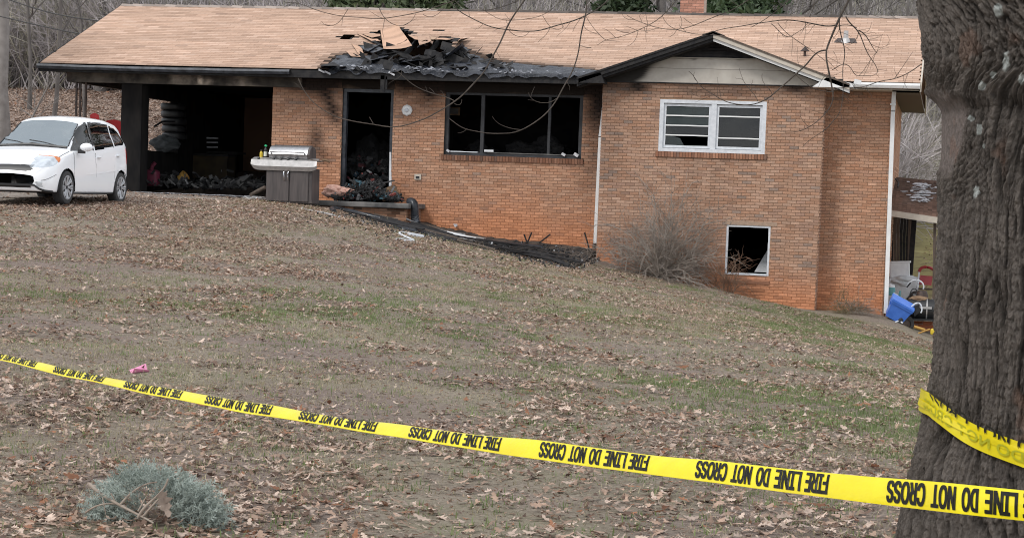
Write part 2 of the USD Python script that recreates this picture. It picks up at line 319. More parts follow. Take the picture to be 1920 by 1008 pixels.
M_ground = usdkit.material(stage, '/World/Looks/lawn_soil', GND, [('g.position', 'n1.vector'), ('g.position', 'n2.vector'), ('g.position', 'n3.vector'), ('g.position', 'n4.vector'), ('g.position', 'xyz.vector'),
    ('n3.fac', 'soil.fac'), ('n3.fac', 'dry.fac'), ('n3.fac', 'grn.fac'), ('n3.fac', 'lf.fac'), ('n1.fac', 'f1.value'), ('xyz.x', 'gx.value'), ('n4.fac', 'ad.value1'), ('gx.result', 'ad.value2'), ('ad.value', 'f2.value'),
    ('soil.color', 'm1.a'), ('dry.color', 'm1.b'), ('f1.result', 'm1.fac'), ('m1.result', 'm2.a'), ('grn.color', 'm2.b'), ('f2.result', 'm2.fac'),
    ('xyz.y', 'fy.value'), ('xyz.x', 'rx.value'), ('xyz.y', 'ry.value'), ('rx.result', 'rm.value1'), ('ry.result', 'rm.value2'), ('rm.value', 'rq.value1'), ('fy.result', 'rq.value2'), ('rq.value', 'm3.fac'), ('fy.result', 'rz.value1'), ('rq.value', 'rz.value2'), ('n2.fac', 'ylw.fac'), ('rz.value', 'm4.fac'), ('m3.result', 'm4.a'), ('ylw.color', 'm4.b'), ('m2.result', 'm3.a'), ('lf.color', 'm3.b'), ('m4.result', 'p.base_color'), ('g.position', 'n5.vector'), ('n5.fac', 'h2.value1'), ('n2.fac', 'h2.value3'), ('h2.value', 'b.height'), ('b.normal', 'p.normal')], surface='p.BSDF')
put(None, 'ground', b, M_ground, True, kind='structure', label='sloping front lawn of thin grass and bare soil rising to a leafy hillside')

# driveway in front of the carport
dx = np.arange(-27, -15.2, .2); dy = np.arange(32.9, 45.0, .2)
DX, DY = np.meshgrid(dx, dy, indexing='ij')
edge = 33.4 + .25 * (meshkit.noise(np.stack([DX * .8, 0 * DX, 0 * DX], -1), 3) - .5) + np.maximum(0, DX + 18.6) * 2.3
DYc = np.maximum(DY, np.minimum(edge, 44.9))
M_drive = mat('worn_gravel_drive', (.13, .105, .085), .9, (.23, .20, .175), 3, detail=9, bump=.5, bscale=50, spec=.2)
put(None, 'driveway', MB().grid(np.stack([DX, DYc, zg(DX, DYc) + .012], -1)), M_drive, True, kind='structure', label='worn gravel driveway under the white car and up to the carport')

# ---------------------------------------------------------------- the burnt brick house
YM, YG = 45.0, 44.4                       # faces of the long wall and of the projecting gable wall
XL, XA, XB, XR = -15.93, -7.8, -2.8, -1.33
ZT, ZG = 2.74, 2.81                        # tops of the brickwork
EY, EZ, RY, RZ = 44.3, 2.93, 49.1, 4.83    # eave and ridge
SL = math.hypot(RY - EY, RZ - EZ); CA, SA = (RY - EY) / SL, (RZ - EZ) / SL
RX0, RX1 = -21.65, -.73
DOOR, WIN1, WIN2, WIN3 = (-14.18, -12.92, .14, 2.54), (-11.66, -8.36, 1.05, 2.52), (-6.48, -4.07, 1.27, 2.44), (-4.85, -3.86, -1.45, -.30)
sm = lambda x, a, b: np.clip((np.asarray(x, float) - a) / (b - a), 0, 1) ** 2 * (3 - 2 * np.clip((np.asarray(x, float) - a) / (b - a), 0, 1))
blob = lambda X, Z, cx, cz, rx, rz: np.exp(-(((X - cx) / rx) ** 2 + ((Z - cz) / rz) ** 2))

def soot(X, Z, Y):
    """Smoke stain left by the fire, with painted shade in the projecting-wall corner, 0..1: over the openings, under the burnt eave, beside the door."""
    X, Z = np.broadcast_arrays(np.asarray(X, float), np.asarray(Z, float))
    n = meshkit.fbm(np.stack([X * 1.7, Z * 1.7, X * 0 + Y], -1), 4, 2)
    s = 0
    if Y > 44.7:
        top = sm(Z + .5 * (n - .5), 2.35, 2.68) * sm(X, -16.6, -15.4) * (1 - sm(X, -8.6, -7.4))
        s = .72 * top + 1.25 * blob(X, Z, -14.95, 2.66, .65, .30) + 1.15 * blob(X + .42 * (Z - 2.1), Z, -14.45, 2.1, .15, .50) + .72 * blob(X, Z, -14.82, 1.3, .2, .42) + .5 * blob(X, Z, -14.6, .9, .16, .2)
        s = s + .8 * blob(X, Z, -10.2, 2.72, 1.6, .2) + .4 * blob(X, Z, -8.1, 2.2, .3, .5) + .35 * blob(X, Z, -13.5, 2.75, .9, .22) + .45 * blob(X, Z, -12.1, 2.3, .35, .2) + .45 * sm(X, -8.55, -8.1) * sm(Z, -.2, 1.2) * (X < -7) + .5 * sm(X, -8.3, -7.9) * sm(Z, 1.8, 2.6) * (X < -7)  # strip beside the projecting wall is deep corner shade painted in, not smoke
        s = s + .35 * blob(X, Z, -12.75, .0, .45, .35)
    else:
        s = .85 * blob(X, Z, -7.0, 2.74, .24, .18) + .95 * blob(X, Z, -3.45, 2.78, .33, .14) + .62 * blob(X, Z, -5.25, 2.66, 1.5, .16) + .5 * blob(X, Z, -7.55, 2.72, .4, .14)
        for cx, w, a in ((-5.62, .05, .35), (-5.18, .07, .3), (-4.95, .05, .2)): s = s + a * np.exp(-((X - cx) / w) ** 2) * sm(Z, -.1, .5) * (1 - sm(Z, 1.0, 1.3))
        s = s + .25 * sm(-X, 7.0, 7.7) * (Z > .5)
    return np.clip(s * (.55 + .9 * n), 0, .96)

def wall_tone(X, Z, Y):
    g = zg(X, np.full(np.shape(X), Y - .2)) if np.ndim(X) else zg(X, Y - .2)
    n = meshkit.fbm(np.stack(np.broadcast_arrays(np.asarray(X) * .9, np.asarray(Z) * .9, 0 * np.asarray(X) + Y), -1), 3, 9)
    return soot(X, Z, Y), np.clip(1.15 - (Z - g + .9 * (n - .5)) / (1.15 if Y > 44.7 else .75), 0, 1)

def tone(base, s, clay, clayc=(.38, .16, .08)):
    c = np.asarray(base) * np.ones((len(np.atleast_1d(s)), 3)); k = np.atleast_1d(clay)[:, None] * .8
    c = c * (1 - k) + np.asarray(clayc) * k * (.75 + .5 * c[:, :1] / .4)
    return c * (1 - np.atleast_1d(s)[:, None]) + np.array([.012, .011, .011]) * np.atleast_1d(s)[:, None]

def wall_core(x0, x1, z0, z1, Y, holes, th=.22, step=.12):
    """A wall with real openings: face, back, reveals."""
    def axis(a, b, cuts):
        c = sorted({a, b, *[q for q in cuts if a < q < b]}); o = []
        for p, q in zip(c[:-1], c[1:]): o += list(np.linspace(p, q, max(2, int((q - p) / step) + 2))[:-1])
        return np.array(o + [b])
    xs, zs = axis(x0, x1, [h[i] for h in holes for i in (0, 1)]), axis(z0, z1, [h[i] for h in holes for i in (2, 3)])
    XX, ZZ = np.meshgrid(xs, zs, indexing='ij'); nx, nz = XX.shape
    s, c = wall_tone(XX.ravel(), ZZ.ravel(), Y); t = tone((.31, .205, .14), s, c)
    front = np.stack([XX, 0 * XX + Y, ZZ], -1).reshape(-1, 3); back = front + [0, th, 0]
    cx, cz = (xs[:-1] + xs[1:]) / 2, (zs[:-1] + zs[1:]) / 2
    keep = np.ones((nx - 1, nz - 1), bool)
    for h in holes: keep &= ~((cx[:, None] > h[0]) & (cx[:, None] < h[1]) & (cz[None] > h[2]) & (cz[None] < h[3]))
    i, j = np.nonzero(keep); q = np.stack([i * nz + j, (i + 1) * nz + j, (i + 1) * nz + j + 1, i * nz + j + 1], 1)
    m = MB().raw(np.vstack([front, back]), np.vstack([q, q[:, ::-1] + nx * nz]), np.vstack([t, np.full_like(t, .012)]))
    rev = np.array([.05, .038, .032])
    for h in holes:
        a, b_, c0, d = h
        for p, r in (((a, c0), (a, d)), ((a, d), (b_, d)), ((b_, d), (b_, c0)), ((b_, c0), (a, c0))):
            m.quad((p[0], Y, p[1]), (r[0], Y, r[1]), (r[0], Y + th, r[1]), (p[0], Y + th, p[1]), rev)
    for X in (x0, x1): m.quad((X, Y, z0), (X, Y + th, z0), (X, Y + th, z1), (X, Y, z1), (.22, .12, .08))
    return m

BW, BH, PWx, PH, PROUD = .194, .0575, .204, .0672, .013
def brick_tone(n, side=0):
    k = rng.random(n); v = rng.normal(1, .075, n)[:, None]
    pal = np.array([(.395, .228, .150), (.37, .200, .126), (.42, .255, .175), (.35, .205, .142), (.285, .195, .150)]) * (np.array([.93, 1.0, 1.06]) if side else np.array([1.03, 1.03, 1.03]))
    w = [.36, .27, .2, .14, .03] if not side else [.33, .22, .26, .14, .05]
    return np.clip(pal[rng.choice(5, n, p=w)] * v, .03, .6)

def bricks(x0, x1, Y, holes, zlow, ztop=ZT, gable=False, axis='x', sgn=1):
    """List of (a0, a1, z0, z1, tint) for running-bond brickwork with openings cut out."""
    out = []; k = 0; z = ztop - BH
    while z > zlow:
        cuts = sorted([(h[0], h[1]) for h in holes if h[2] < z + BH - .012 and h[3] > z + .012])
        spans, a = [], x0
        for c0, c1 in cuts: spans.append((a, c0)); a = c1
        spans.append((a, x1))
        for a, b_ in spans:
            p = math.floor((a - x0) / PWx - 1) * PWx + x0 + (PWx / 2 if k % 2 else 0)
            while p < b_:
                l, r = max(p, a), min(p + BW, b_)
                if r - l > .03: out.append((l, r, z, z + BH))
                p += PWx
        z -= PH; k += 1
    return np.array(out)

def brick_mesh(B, Y, tints):
    n = len(B); j = rng.normal(0, .0016, n)
    V = np.zeros((n, 8, 3)); yf = Y - PROUD + j; tilt = rng.normal(0, .0012, n)
    for q, (i0, i1, back) in enumerate([(0, 2, 0), (1, 2, 0), (1, 2, 1), (0, 2, 1), (0, 3, 0), (1, 3, 0), (1, 3, 1), (0, 3, 1)]):
        V[:, q, 0] = B[:, i0]; V[:, q, 2] = B[:, i1]; V[:, q, 1] = np.where(back, Y + .002, yf + (tilt if i0 else -tilt))
    F = (BOXF[[0, 1, 2, 3, 4, 5, 6, 7, 10, 11]][None] + 8 * np.arange(n)[:, None, None]).reshape(-1, 3)
    if np.ndim(tints) == 3: tt = tints[:, [0, 1, 1, 0, 0, 1, 1, 0]].reshape(-1, 3)
    else: tt = np.repeat(tints, 8, 0)
    return V.reshape(-1, 3), F, tt

house = thing('brick_house', 'long fire-damaged orange brick house with a tan shingle roof burnt through above its door', 'house')
ground_low = -3.2
def build_wall(name, x0, x1, Y, holes, zlow, parts=0, label=None):
    w = put(house, name, wall_core(x0, x1, zlow, (ZT + .02 if Y > 44.7 else ZG), Y, holes), M_mortar, label=label)
    B = bricks(x0, x1, Y, holes, zlow, ZT if Y > 44.7 else ZG)
    cx, cz = (B[:, 0] + B[:, 1]) / 2, (B[:, 2] + B[:, 3]) / 2
    B = B[cz > zg(cx, np.full(len(cx), Y - .1)) - .12]
    cx, cz = (B[:, 0] + B[:, 1]) / 2, (B[:, 2] + B[:, 3]) / 2
    base = brick_tone(len(B), Y < 44.7); lum = base.mean(1, keepdims=True) / .21; col = []
    for e in (0, 1):
        s, c = wall_tone(B[:, e], cz, Y); k = (c * .80)[:, None]
        q = base * (1 - k) + np.array([.42, .175, .085]) * lum * k
        col.append(q * (1 - s[:, None]) + np.array([.014, .012, .012]) * s[:, None])
    col = np.stack(col, 1)
    full = np.nonzero(B[:, 1] - B[:, 0] > BW - .01)[0]
    order = full[np.argsort(np.hypot(cx[full], cz[full] - 0.6))][:parts]
    rest = np.setdiff1d(np.arange(len(B)), order)
    v, f, tt = brick_mesh(B[rest], Y, col[rest]); put(w, 'brickwork', (v, f), M_brick, tint=tt, kind='stuff')
    for i in order:
        v, f, tt = brick_mesh(B[i:i + 1], Y, col[i:i + 1]); put(w, 'brick', (v, f), M_brick, tint=tt)
    return w
def header(h, zt, dark):
    xs = np.linspace(h[0] - .02, h[1] + .02, 60); zz = np.linspace(h[3], zt, 8); X_, Z_ = np.meshgrid(xs, zz, indexing='ij')
    t = tone((.30, .215, .155), np.clip(soot(X_.ravel(), Z_.ravel(), YM) * dark + .32, 0, .96), 0 * X_.ravel())
    m = MB().grid(np.stack([X_, 0 * X_ + YM - .022, Z_], -1), t); m.mm((h[0] - .02, YM - .020, h[3]), (h[1] + .02, YM + .05, zt), (.2, .15, .11)); put(house, 'header_panel', m, M_mortar)
def sill_pad(h): return (h[0] - .06, h[1] + .06, h[2] - .125, h[2])
H1 = [DOOR, WIN1, sill_pad(WIN1)]
wall_main = build_wall('front_wall', XL, XA + .02, YM, H1, -1.6, label='long front wall stained with soot above and red clay below')
header(DOOR, ZT, .9); header(WIN1, ZT, 1.0)
wall_gab = build_wall('gable_wall', XA, XB, YG, [WIN2, WIN3, sill_pad(WIN2)], ground_low, 290, label='projecting two-storey brick wall under the gable')
wall_right = build_wall('end_wall', XB, XR, YM, [], ground_low, label='narrow brick wall set back at the right corner')
# returns of the projecting wall, side and back walls
b = MB()
for X, sg in ((XA, -1), (XB, 1)):
    for zz in np.arange(ZT - BH, ground_low, -PH):
        k = int(round((ZT - zz) / PH))
        for a, c in (((YG, YG + .28), (YG + .29, YM)) if k % 2 else ((YG, YG + .19), (YG + .2, YG + .39), (YG + .4, YM))):
            b.mm((X, a, zz), (X + sg * .012, c, zz + BH), brick_tone(1, 1)[0])
put(wall_gab, 'return_brickwork', b, M_brick, kind='stuff')
b = MB(); side = bricks(YM, 53.2, XR, [], ground_low)
v, f, tt = brick_mesh(side, XR, brick_tone(len(side)))
v = np.stack([2 * XR - v[:, 1], v[:, 0], v[:, 2]], 1)
sw = put(house, 'side_wall', MB().mm((XR - .22, YM + .22, ground_low), (XR, 53.2, ZT), (.30, .22, .165)), M_mortar)
put(sw, 'brickwork', (v, f[:, ::-1]), M_brick, tint=tt, kind='stuff')
gz = MB(); gz.raw([[XR, YM, ZT], [XR, 53.2, ZT], [XR, RY, RZ - .1], [XR - .1, YM, ZT], [XR - .1, 53.2, ZT], [XR - .1, RY, RZ - .1]], [[0, 1, 2], [5, 4, 3], [0, 2, 5], [0, 5, 3], [1, 4, 5], [1, 5, 2]])
put(house, 'gable_end', gz, M_trim)
bk = MB(); bk.mm((XL - 4.0, 53.0, ground_low), (XR - .22, 53.2, ZT), (.2, .12, .08)); put(house, 'back_wall', bk, M_mortar, tint=bk.tints())

# rowlock sills, steel lintels
def rowlock(parent, h, Y, dark):
    x0, x1 = h[0] - .055, h[1] + .055; n = int((x1 - x0) / .0672); p = (x1 - x0) / n
    for i in range(n):
        c = brick_tone(1, 1)[0] * dark * (1.0 if i % 3 else .85); c = c * np.array([1.0, .82, .75])
        bb = MB().box((x0 + (i + .5) * p, Y + .0, h[2] - .061), (p - .009, .11 + rng.normal(0, .003), .112), rot((1, 0, 0), 8), c)
        put(parent, 'sill_brick', bb, M_brick)
    put(parent, 'sill_bed', MB().mm((x0, Y - .03, h[2] - .12), (x1, Y + .08, h[2] - .018), (.10, .06, .045)), M_mortar)
rowlock(wall_main, WIN1, YM, .62); rowlock(wall_gab, WIN2, YG, .9)

# interior: sooty rooms behind the openings, carport shell
b = MB()
b.mm((XL + .05, 46, .06), (XR - .25, 53, .14)); put(house, 'floor', b, M_sootdeep)
put(house, 'ceiling', MB().mm((-20.6, 45.25, ZT - .08), (XR - .25, 53, ZT - .02)), M_sootdeep)
put(house, 'partition', MB().mm((-12.4, 45.25, .14), (-12.3, 53, ZT - .08)), M_sootdeep)
put(house, 'partition', MB().mm((-7.9, 45.25, -2.4), (-7.75, 53, ZT - .08)), M_sootdeep)
put(house, 'partition', MB().mm((XL - .02, 45.22, -.1), (XL + .1, 53, ZT - .08)), M_sootdeep)
put(house, 'partition', MB().mm((-15.8, 48.4, .14), (-7.8, 48.5, ZT - .08)), M_soot)
put(house, 'partition', MB().mm((-7.75, 48.6, -2.4), (XR - .25, 48.7, ZT - .08)), M_soot)
put(house, 'basement_floor', MB().mm((-7.55, 44.65, -2.45), (-3.05, 53, -2.35)), M_soot)
put(house, 'floor', MB().mm((-7.75, 45.25, .0), (XR - .25, 53, .14)).mm((-7.55, 44.65, .0), (-3.05, 45.25, .14)), M_sootdeep)
# carport: left wall behind an opening, front pier, side header, slab
put(house, 'carport_wall', MB().mm((-19.85, 48.15, -.3), (-19.6, 53.0, ZT)), M_sootdeep)
put(house, 'carport_pier', MB().mm((-19.80, 44.95, -.4), (-19.27, 45.4, 2.62)), M_sootdeep, label='black scorched pier at the left of the carport')
put(house, 'carport_header', MB().mm((-19.84, 45.4, 2.26), (-19.62, 48.15, ZT)), M_sootdeep)
put(house, 'carport_low_wall', MB().mm((-19.84, 45.4, -.4), (-19.62, 48.15, .95)), M_sootdeep)
put(house, 'carport_slab', MB().mm((-19.9, 44.2, -.6), (XL, 53, -.105)), M_conc)

# beam over the carport, with peeled paint
def pxbox(u0, v0, u1, v1, Y, dy):
    a, c = W(u0, v0, Y), W(u1, v1, Y); return (a[0], Y, a[2]), (c[0], Y + dy, c[2])
xb0, xb1 = W(84, 80, 44.9)[0], W(353, 98, 44.9)[0]
xs = np.linspace(xb0, xb1, 90); zs = np.linspace(2.53, 2.86, 9)
XX, ZZ = np.meshgrid(xs, zs, indexing='ij')
n = meshkit.fbm(np.stack([XX * 1.6, ZZ * 3, 0 * XX], -1), 5, 4)
pale = np.clip((n - .52) * 6, 0, 1) * sm(XX, -19.6, -18.4) * (1 - .0 * ZZ)
bare = blob(XX, ZZ, -17.55, 2.60, .22, .12) + blob(XX, ZZ, -17.75, 2.68, .07, .12)
tt = np.stack([.55 + 1.6 * pale] * 3, -1) * (1 + 5 * np.clip(bare * 1.6 - .6, 0, 1))[..., None] * np.where(XX < -19.4, 1.25, .75)[..., None]
tt = tt * np.array([1.0, .95, .88])
b = MB().grid(np.stack([XX, 44.9 + 0 * XX, ZZ], -1), tt)
b.mm((xb0, 44.905, 2.53), (xb1, 45.05, 2.86), (.4, .4, .4))
put(house, 'carport_beam', b, M_beam)
put(house, 'carport_beam', MB().mm((xb0 - .12, 44.9, 2.53), (xb0 - .002, 49.0, 2.84), (.5, .42, .4)), M_beam)
for u in (90.0, 94.6, 101.0):
    p = W(u, 95, 45.0); g = float(zg(p[0], 45.0))
    q = put(house, 'carport_post', MB().mm((p[0] - .022, 44.98, g - .05), (p[0] + .022, 45.02, 2.53)), M_iron)
    if u == 90.0:
        zz = np.linspace(g, 2.5, 40); put(q, 'scroll', MB().tube(np.stack([p[0] + .11 + .05 * np.sin(zz * 7), 45 + 0 * zz, zz], 1), .009, 5), M_iron)

# soffit and fascia
put(house, 'soffit', MB().mm((RX0 + .1, EY + .02, ZT + .02), (-8.3, YM + .2, ZT + .035)), M_char)
put(house, 'soffit', MB().mm((-2.2, EY + .02, ZT + .02), (RX1 - .02, YM + .1, ZT + .035)), M_trim)
put(house, 'fascia', MB().mm((RX0, EY - .02, EZ - .2), (-8.2, EY + .0, EZ - .03)), M_char)
gs = np.linspace(RX0 - .02, -15.25, 60); sag = .03 * np.sin((gs - RX0) * .45) + .012 * (meshkit.noise(np.stack([gs * 2, 0 * gs, 0 * gs], 1), 3) - .5)
prof = np.array([(0, 0), (-.11, .01), (-.125, -.04), (-.09, -.10), (0, -.11)])
G = np.stack([np.stack([gs, EY - .02 + p[0] + 0 * gs, EZ - .035 + p[1] - sag * .6], 1) for p in prof], 1)
put(house, 'gutter', MB().grid(G), M_gutterblk, smooth=40, label='buckled black gutter above the carport')
gs = np.array([-2.15, RX1 + .0]); G = np.stack([np.stack([gs, EY - .02 + p[0] + 0 * gs, EZ - .03 + p[1] + 0 * gs], 1) for p in prof], 1)
gr_ = MB().grid(G); gr_.mm((RX1 - .004, EY - .13, EZ - .14), (RX1, EY - .02, EZ - .025))
put(house, 'gutter', gr_, M_white, label='white gutter at the right corner')

# roof: shingle tabs on a deck with a hole burnt through
def roofp(X, t, h=0.0): return np.stack(np.broadcast_arrays(X, EY - .03 + np.asarray(t) * CA - np.asarray(h) * SA, EZ + np.asarray(t) * SA + np.asarray(h) * CA), -1)
def roof_xt(u, v):
    """Roof coordinates (along, up the slope) of a photographed point."""
    d = W(u, v, 1.0); k = (SA * (EY - .03) - CA * EZ) / (SA * d[1] - CA * d[2]); p = d * k
    return p[0], (p[1] - EY + .03) / CA
from shapely.geometry import Polygon, Point
from shapely import contains_xy
def roof_poly(pts): return Polygon([roof_xt(u, v) for u, v in pts])
HOLES = [roof_poly([(391, 45), (411, 38), (419, 41), (414, 46)]), roof_poly([(438, 36), (452, 33), (468, 32), (484, 40), (498, 46), (512, 43), (536, 44), (533, 56), (526, 66), (508, 73), (488, 72), (470, 70), (452, 74), (440, 66), (424, 62), (421, 54), (436, 52), (446, 47)]),
         roof_poly([(503, 35), (518, 35), (516, 38)]), roof_poly([(546, 45), (562, 45.5), (560, 46.5)]), roof_poly([(524, 50), (530, 52), (529, 55), (524, 54)])]
CHAR = roof_poly([(385, 79), (396, 66), (412, 63), (425, 68), (440, 66), (452, 72), (476, 66), (497, 52), (503, 58), (520, 62), (545, 57), (553, 64), (570, 70), (600, 75), (640, 78), (670, 80), (700, 84), (712, 92), (690, 96), (600, 94), (480, 92), (400, 86)])
tabs, tcol = [], []
row = 0; EXP, TW = .1405, .305
while row * EXP < SL - .02:
    t0 = row * EXP; off = (.0, .1525)[row % 2] + rng.normal(0, .01); rtone = rng.normal(1, .05)
    X = RX0 - off
    while X < RX1:
        a, c = max(X + .0025, RX0), min(X + TW - .0025, RX1); X += TW
        if c - a < .04: continue
        m_ = Point((a + c) / 2, t0 + .07)
        if any(h.contains(m_) for h in HOLES) or CHAR.contains(m_) or abs(m_.x + 5.29) < 2.83 * (1 - m_.y * CA / 2.55): continue
        tabs.append((a, c, t0, min(t0 + EXP + .03, SL)))
        k = rng.random(); base = np.array([.465, .318, .238]) if k < .55 else np.array([.43, .29, .215]) if k < .82 else np.array([.51, .358, .275]) if k < .97 else np.array([.36, .245, .185])
        tcol.append(base * rtone * rng.normal(1, .045))
    row += 1
tabs, tcol = np.array(tabs), np.clip(np.array(tcol), .03, .8)
mx_, mt_ = (tabs[:, 0] + tabs[:, 1]) / 2, (tabs[:, 2] + tabs[:, 3]) / 2
dirt = meshkit.fbm(np.stack([mx_ * .6, mt_ * .6, 0 * mx_], 1), 4, 11)
dch = np.array([CHAR.distance(Point(x, t)) for x, t in zip(mx_, mt_)])
sk = .80 * np.exp(-(dch / .20) ** 2) + .28 * np.exp(-(dch / .55) ** 2) + .30 * np.exp(-((mx_ - RX0) / 1.4) ** 2) * (1 - sm(mt_, .2, 3.2)) + .75 * np.exp(-((SL - mt_) / .10) ** 2) * (mx_ > -12) + .16 * np.clip(dirt - .45, 0, 1) * 2
sk += .35 * np.exp(-(mt_ / .12) ** 2) * (mx_ < -15)
tcol = tcol * (1 - np.clip(sk, 0, .9))[:, None]
def tab_mesh(T, C):
    n = len(T); lift = .007 + rng.random(n) * .004
    ps = [roofp(T[:, 0], T[:, 2], 0), roofp(T[:, 1], T[:, 2], 0), roofp(T[:, 1], T[:, 3], -.002), roofp(T[:, 0], T[:, 3], -.002), roofp(T[:, 0], T[:, 2], lift), roofp(T[:, 1], T[:, 2], lift), roofp(T[:, 1], T[:, 3], .001), roofp(T[:, 0], T[:, 3], .001)]
    V = np.stack(ps, 1); F = (BOXF[[2, 3, 4, 5, 6, 7, 10, 11]][None] + 8 * np.arange(n)[:, None, None]).reshape(-1, 3)
    return V.reshape(-1, 3), F, np.repeat(C, 8, 0)
# deck in small cells so that the hole is a real hole
dxs, dts = np.arange(RX0, RX1 + .01, .12), np.linspace(0, SL, 52)
b = MB(); DXg, DTg = np.meshgrid(dxs, dts, indexing='ij'); nd = len(dts)
cxg, ctg = np.meshgrid((dxs[:-1] + dxs[1:]) / 2, (dts[:-1] + dts[1:]) / 2, indexing='ij')
keep = ~np.any([contains_xy(h, cxg, ctg) for h in HOLES], axis=0) & ~(np.abs(cxg + 5.29) < 2.83 * (1 - ctg * CA / 2.55) - .1)
i, j = np.nonzero(keep); q = np.stack([i * nd + j, (i + 1) * nd + j, (i + 1) * nd + j + 1, i * nd + j + 1], 1)
b.raw(np.vstack([roofp(DXg, DTg, -.008).reshape(-1, 3), roofp(DXg, DTg, -.04).reshape(-1, 3)]), np.vstack([q, q[:, ::-1] + len(dxs) * nd]))
roof = put(house, 'roof', b, M_char)
order = np.argsort(np.abs(mx_ + 4.5) + mt_ * .8)[:300]; rest = np.setdiff1d(np.arange(len(tabs)), order)
v, f, tt = tab_mesh(tabs[rest], tcol[rest]); put(roof, 'shingles', (v, f), M_shingle, tint=tt, kind='stuff')
for k in order:
    v, f, tt = tab_mesh(tabs[k:k + 1], tcol[k:k + 1]); put(roof, 'shingle', (v, f), M_shingle, tint=tt)
put(house, 'back_roof', MB().raw([[RX0, RY, RZ], [RX1, RY, RZ], [RX1, 53.9, EZ], [RX0, 53.9, EZ], [RX0, RY, RZ - .05], [RX1, RY, RZ - .05], [RX1, 53.9, EZ - .05], [RX0, 53.9, EZ - .05]], BOXF), M_shingle, tint=np.full((8, 3), (.4, .26, .19)))
# ridge caps
xr = RX0
while xr < RX1 - .05:
    x2 = min(xr + .33, RX1); dk = .05 if xr > -13 and xr < -3 else .14
    c = np.array([.3, .25, .22]) * rng.uniform(.6, 1.2) * (dk / .14)
    bb = MB(); y = RY - .03; h = .018 + .006 * rng.random()
    bb.raw([[xr, y - .15, RZ - .045], [x2, y - .15, RZ - .055], [x2, y, RZ + h - .01], [xr, y, RZ + h + .008], [x2, y + .15, RZ - .055], [xr, y + .15, RZ - .045]], [[0, 1, 2, 3], [3, 2, 4, 5]], c)
    put(roof, 'ridge_cap', bb, M_shingle); xr += .31
# rake boards
for X, mt, nm in ((RX0 - .03, M_char, 'rake_board'), (RX1 + .002, M_trim, 'rake_board')):
    bb = MB()
    for y0, z0, y1, z1 in ((EY - .05, EZ, RY, RZ), (RY, RZ, 53.95, EZ)):
        bb.raw([[X, y0, z0 - .2], [X + .03, y0, z0 - .2], [X + .03, y1, z1 - .2], [X, y1, z1 - .2], [X, y0, z0 + .012], [X + .03, y0, z0 + .012], [X + .03, y1, z1 + .012], [X, y1, z1 + .012]], BOXF)
    put(house, nm, bb, mt)
put(house, 'rake_soffit', MB().raw([[XR, YM - .65, ZT + .02], [RX1, YM - .65, ZT + .02], [RX1, 53.8, ZT + .02], [XR, 53.8, ZT + .02], [XR, 44.4, ZT + .06], [RX1, 44.4, ZT + .06], [RX1, 53.8, ZT + .06], [XR, 53.8, ZT + .06]], BOXF), M_wood)
put(house, 'corner_trim', MB().mm((XR + .016, YM + .05, 2.35), (XR + .05, YM + .45, ZT)), M_white)
put(house, 'corner_trim', MB().mm((XR + .016, YM + .1, .55), (XR + .045, YM + .75, 2.35)), M_trim)

# charred, melted shingles along the eave and bent sheets round the hole
minx, mint, maxx, maxt = CHAR.bounds
gxs, gts = np.arange(minx, maxx, .05), np.arange(-.06, maxt, .05)
CX, CT = np.meshgrid(gxs, gts, indexing='ij')
P3 = np.stack([CX * 3.0, CT * 5.0, 0 * CX], -1)
dd = np.abs(meshkit.fbm(P3, 5, 21) - .5) * 2
hh = .010 + .30 * np.maximum(meshkit.fbm(P3 * .7, 4, 31) - .25, 0) * (.14 + .8 * np.exp(-((CX + 12.7) / 1.4) ** 2)) - .12 * dd * (.3 + .7 * np.exp(-((CX + 12.7) / 1.5) ** 2))
hh -= .14 * np.exp(-((CT + .06) / .05) ** 2) * meshkit.noise(np.stack([CX * 9, CT * 0, CX * 0], -1), 3)
ok = contains_xy(CHAR.buffer(.03), (CX[:-1, :-1] + CX[1:, 1:]) / 2, np.maximum((CT[:-1, :-1] + CT[1:, 1:]) / 2, .02)) & ~contains_xy(HOLES[1].buffer(.06), (CX[:-1, :-1] + CX[1:, 1:]) / 2, (CT[:-1, :-1] + CT[1:, 1:]) / 2)
i, j = np.nonzero(ok); nt = len(gts); q = np.stack([i * nt + j, (i + 1) * nt + j, (i + 1) * nt + j + 1, i * nt + j + 1], 1)
put(roof, 'melted_shingles', MB().raw(roofp(CX, CT, hh).reshape(-1, 3), q), M_tar, smooth=50, label='black melted shingles sagging along the burnt eave')
b = MB()
for k in range(85):
    u = rng.choice([rng.uniform(400, 706), rng.normal(500, 14), rng.normal(600, 20), rng.normal(420, 12)]); x, t = roof_xt(u, 82 + (u - 400) * .035 - abs(rng.normal(0, 2.2))); L = rng.uniform(.02, .11)
    p = roofp(x, max(t, -.05), rng.uniform(.03, .1)); b.box(p, (L, rng.uniform(.015, .06), rng.uniform(.004, .02)), rot((0, 0, 1), rng.normal(0, 40)) @ rot((0, 1, 0), rng.normal(0, 18)) @ rot((1, 0, 0), rng.normal(20, 20)))
put(roof, 'ash_flakes', b, M_ashg, kind='stuff')
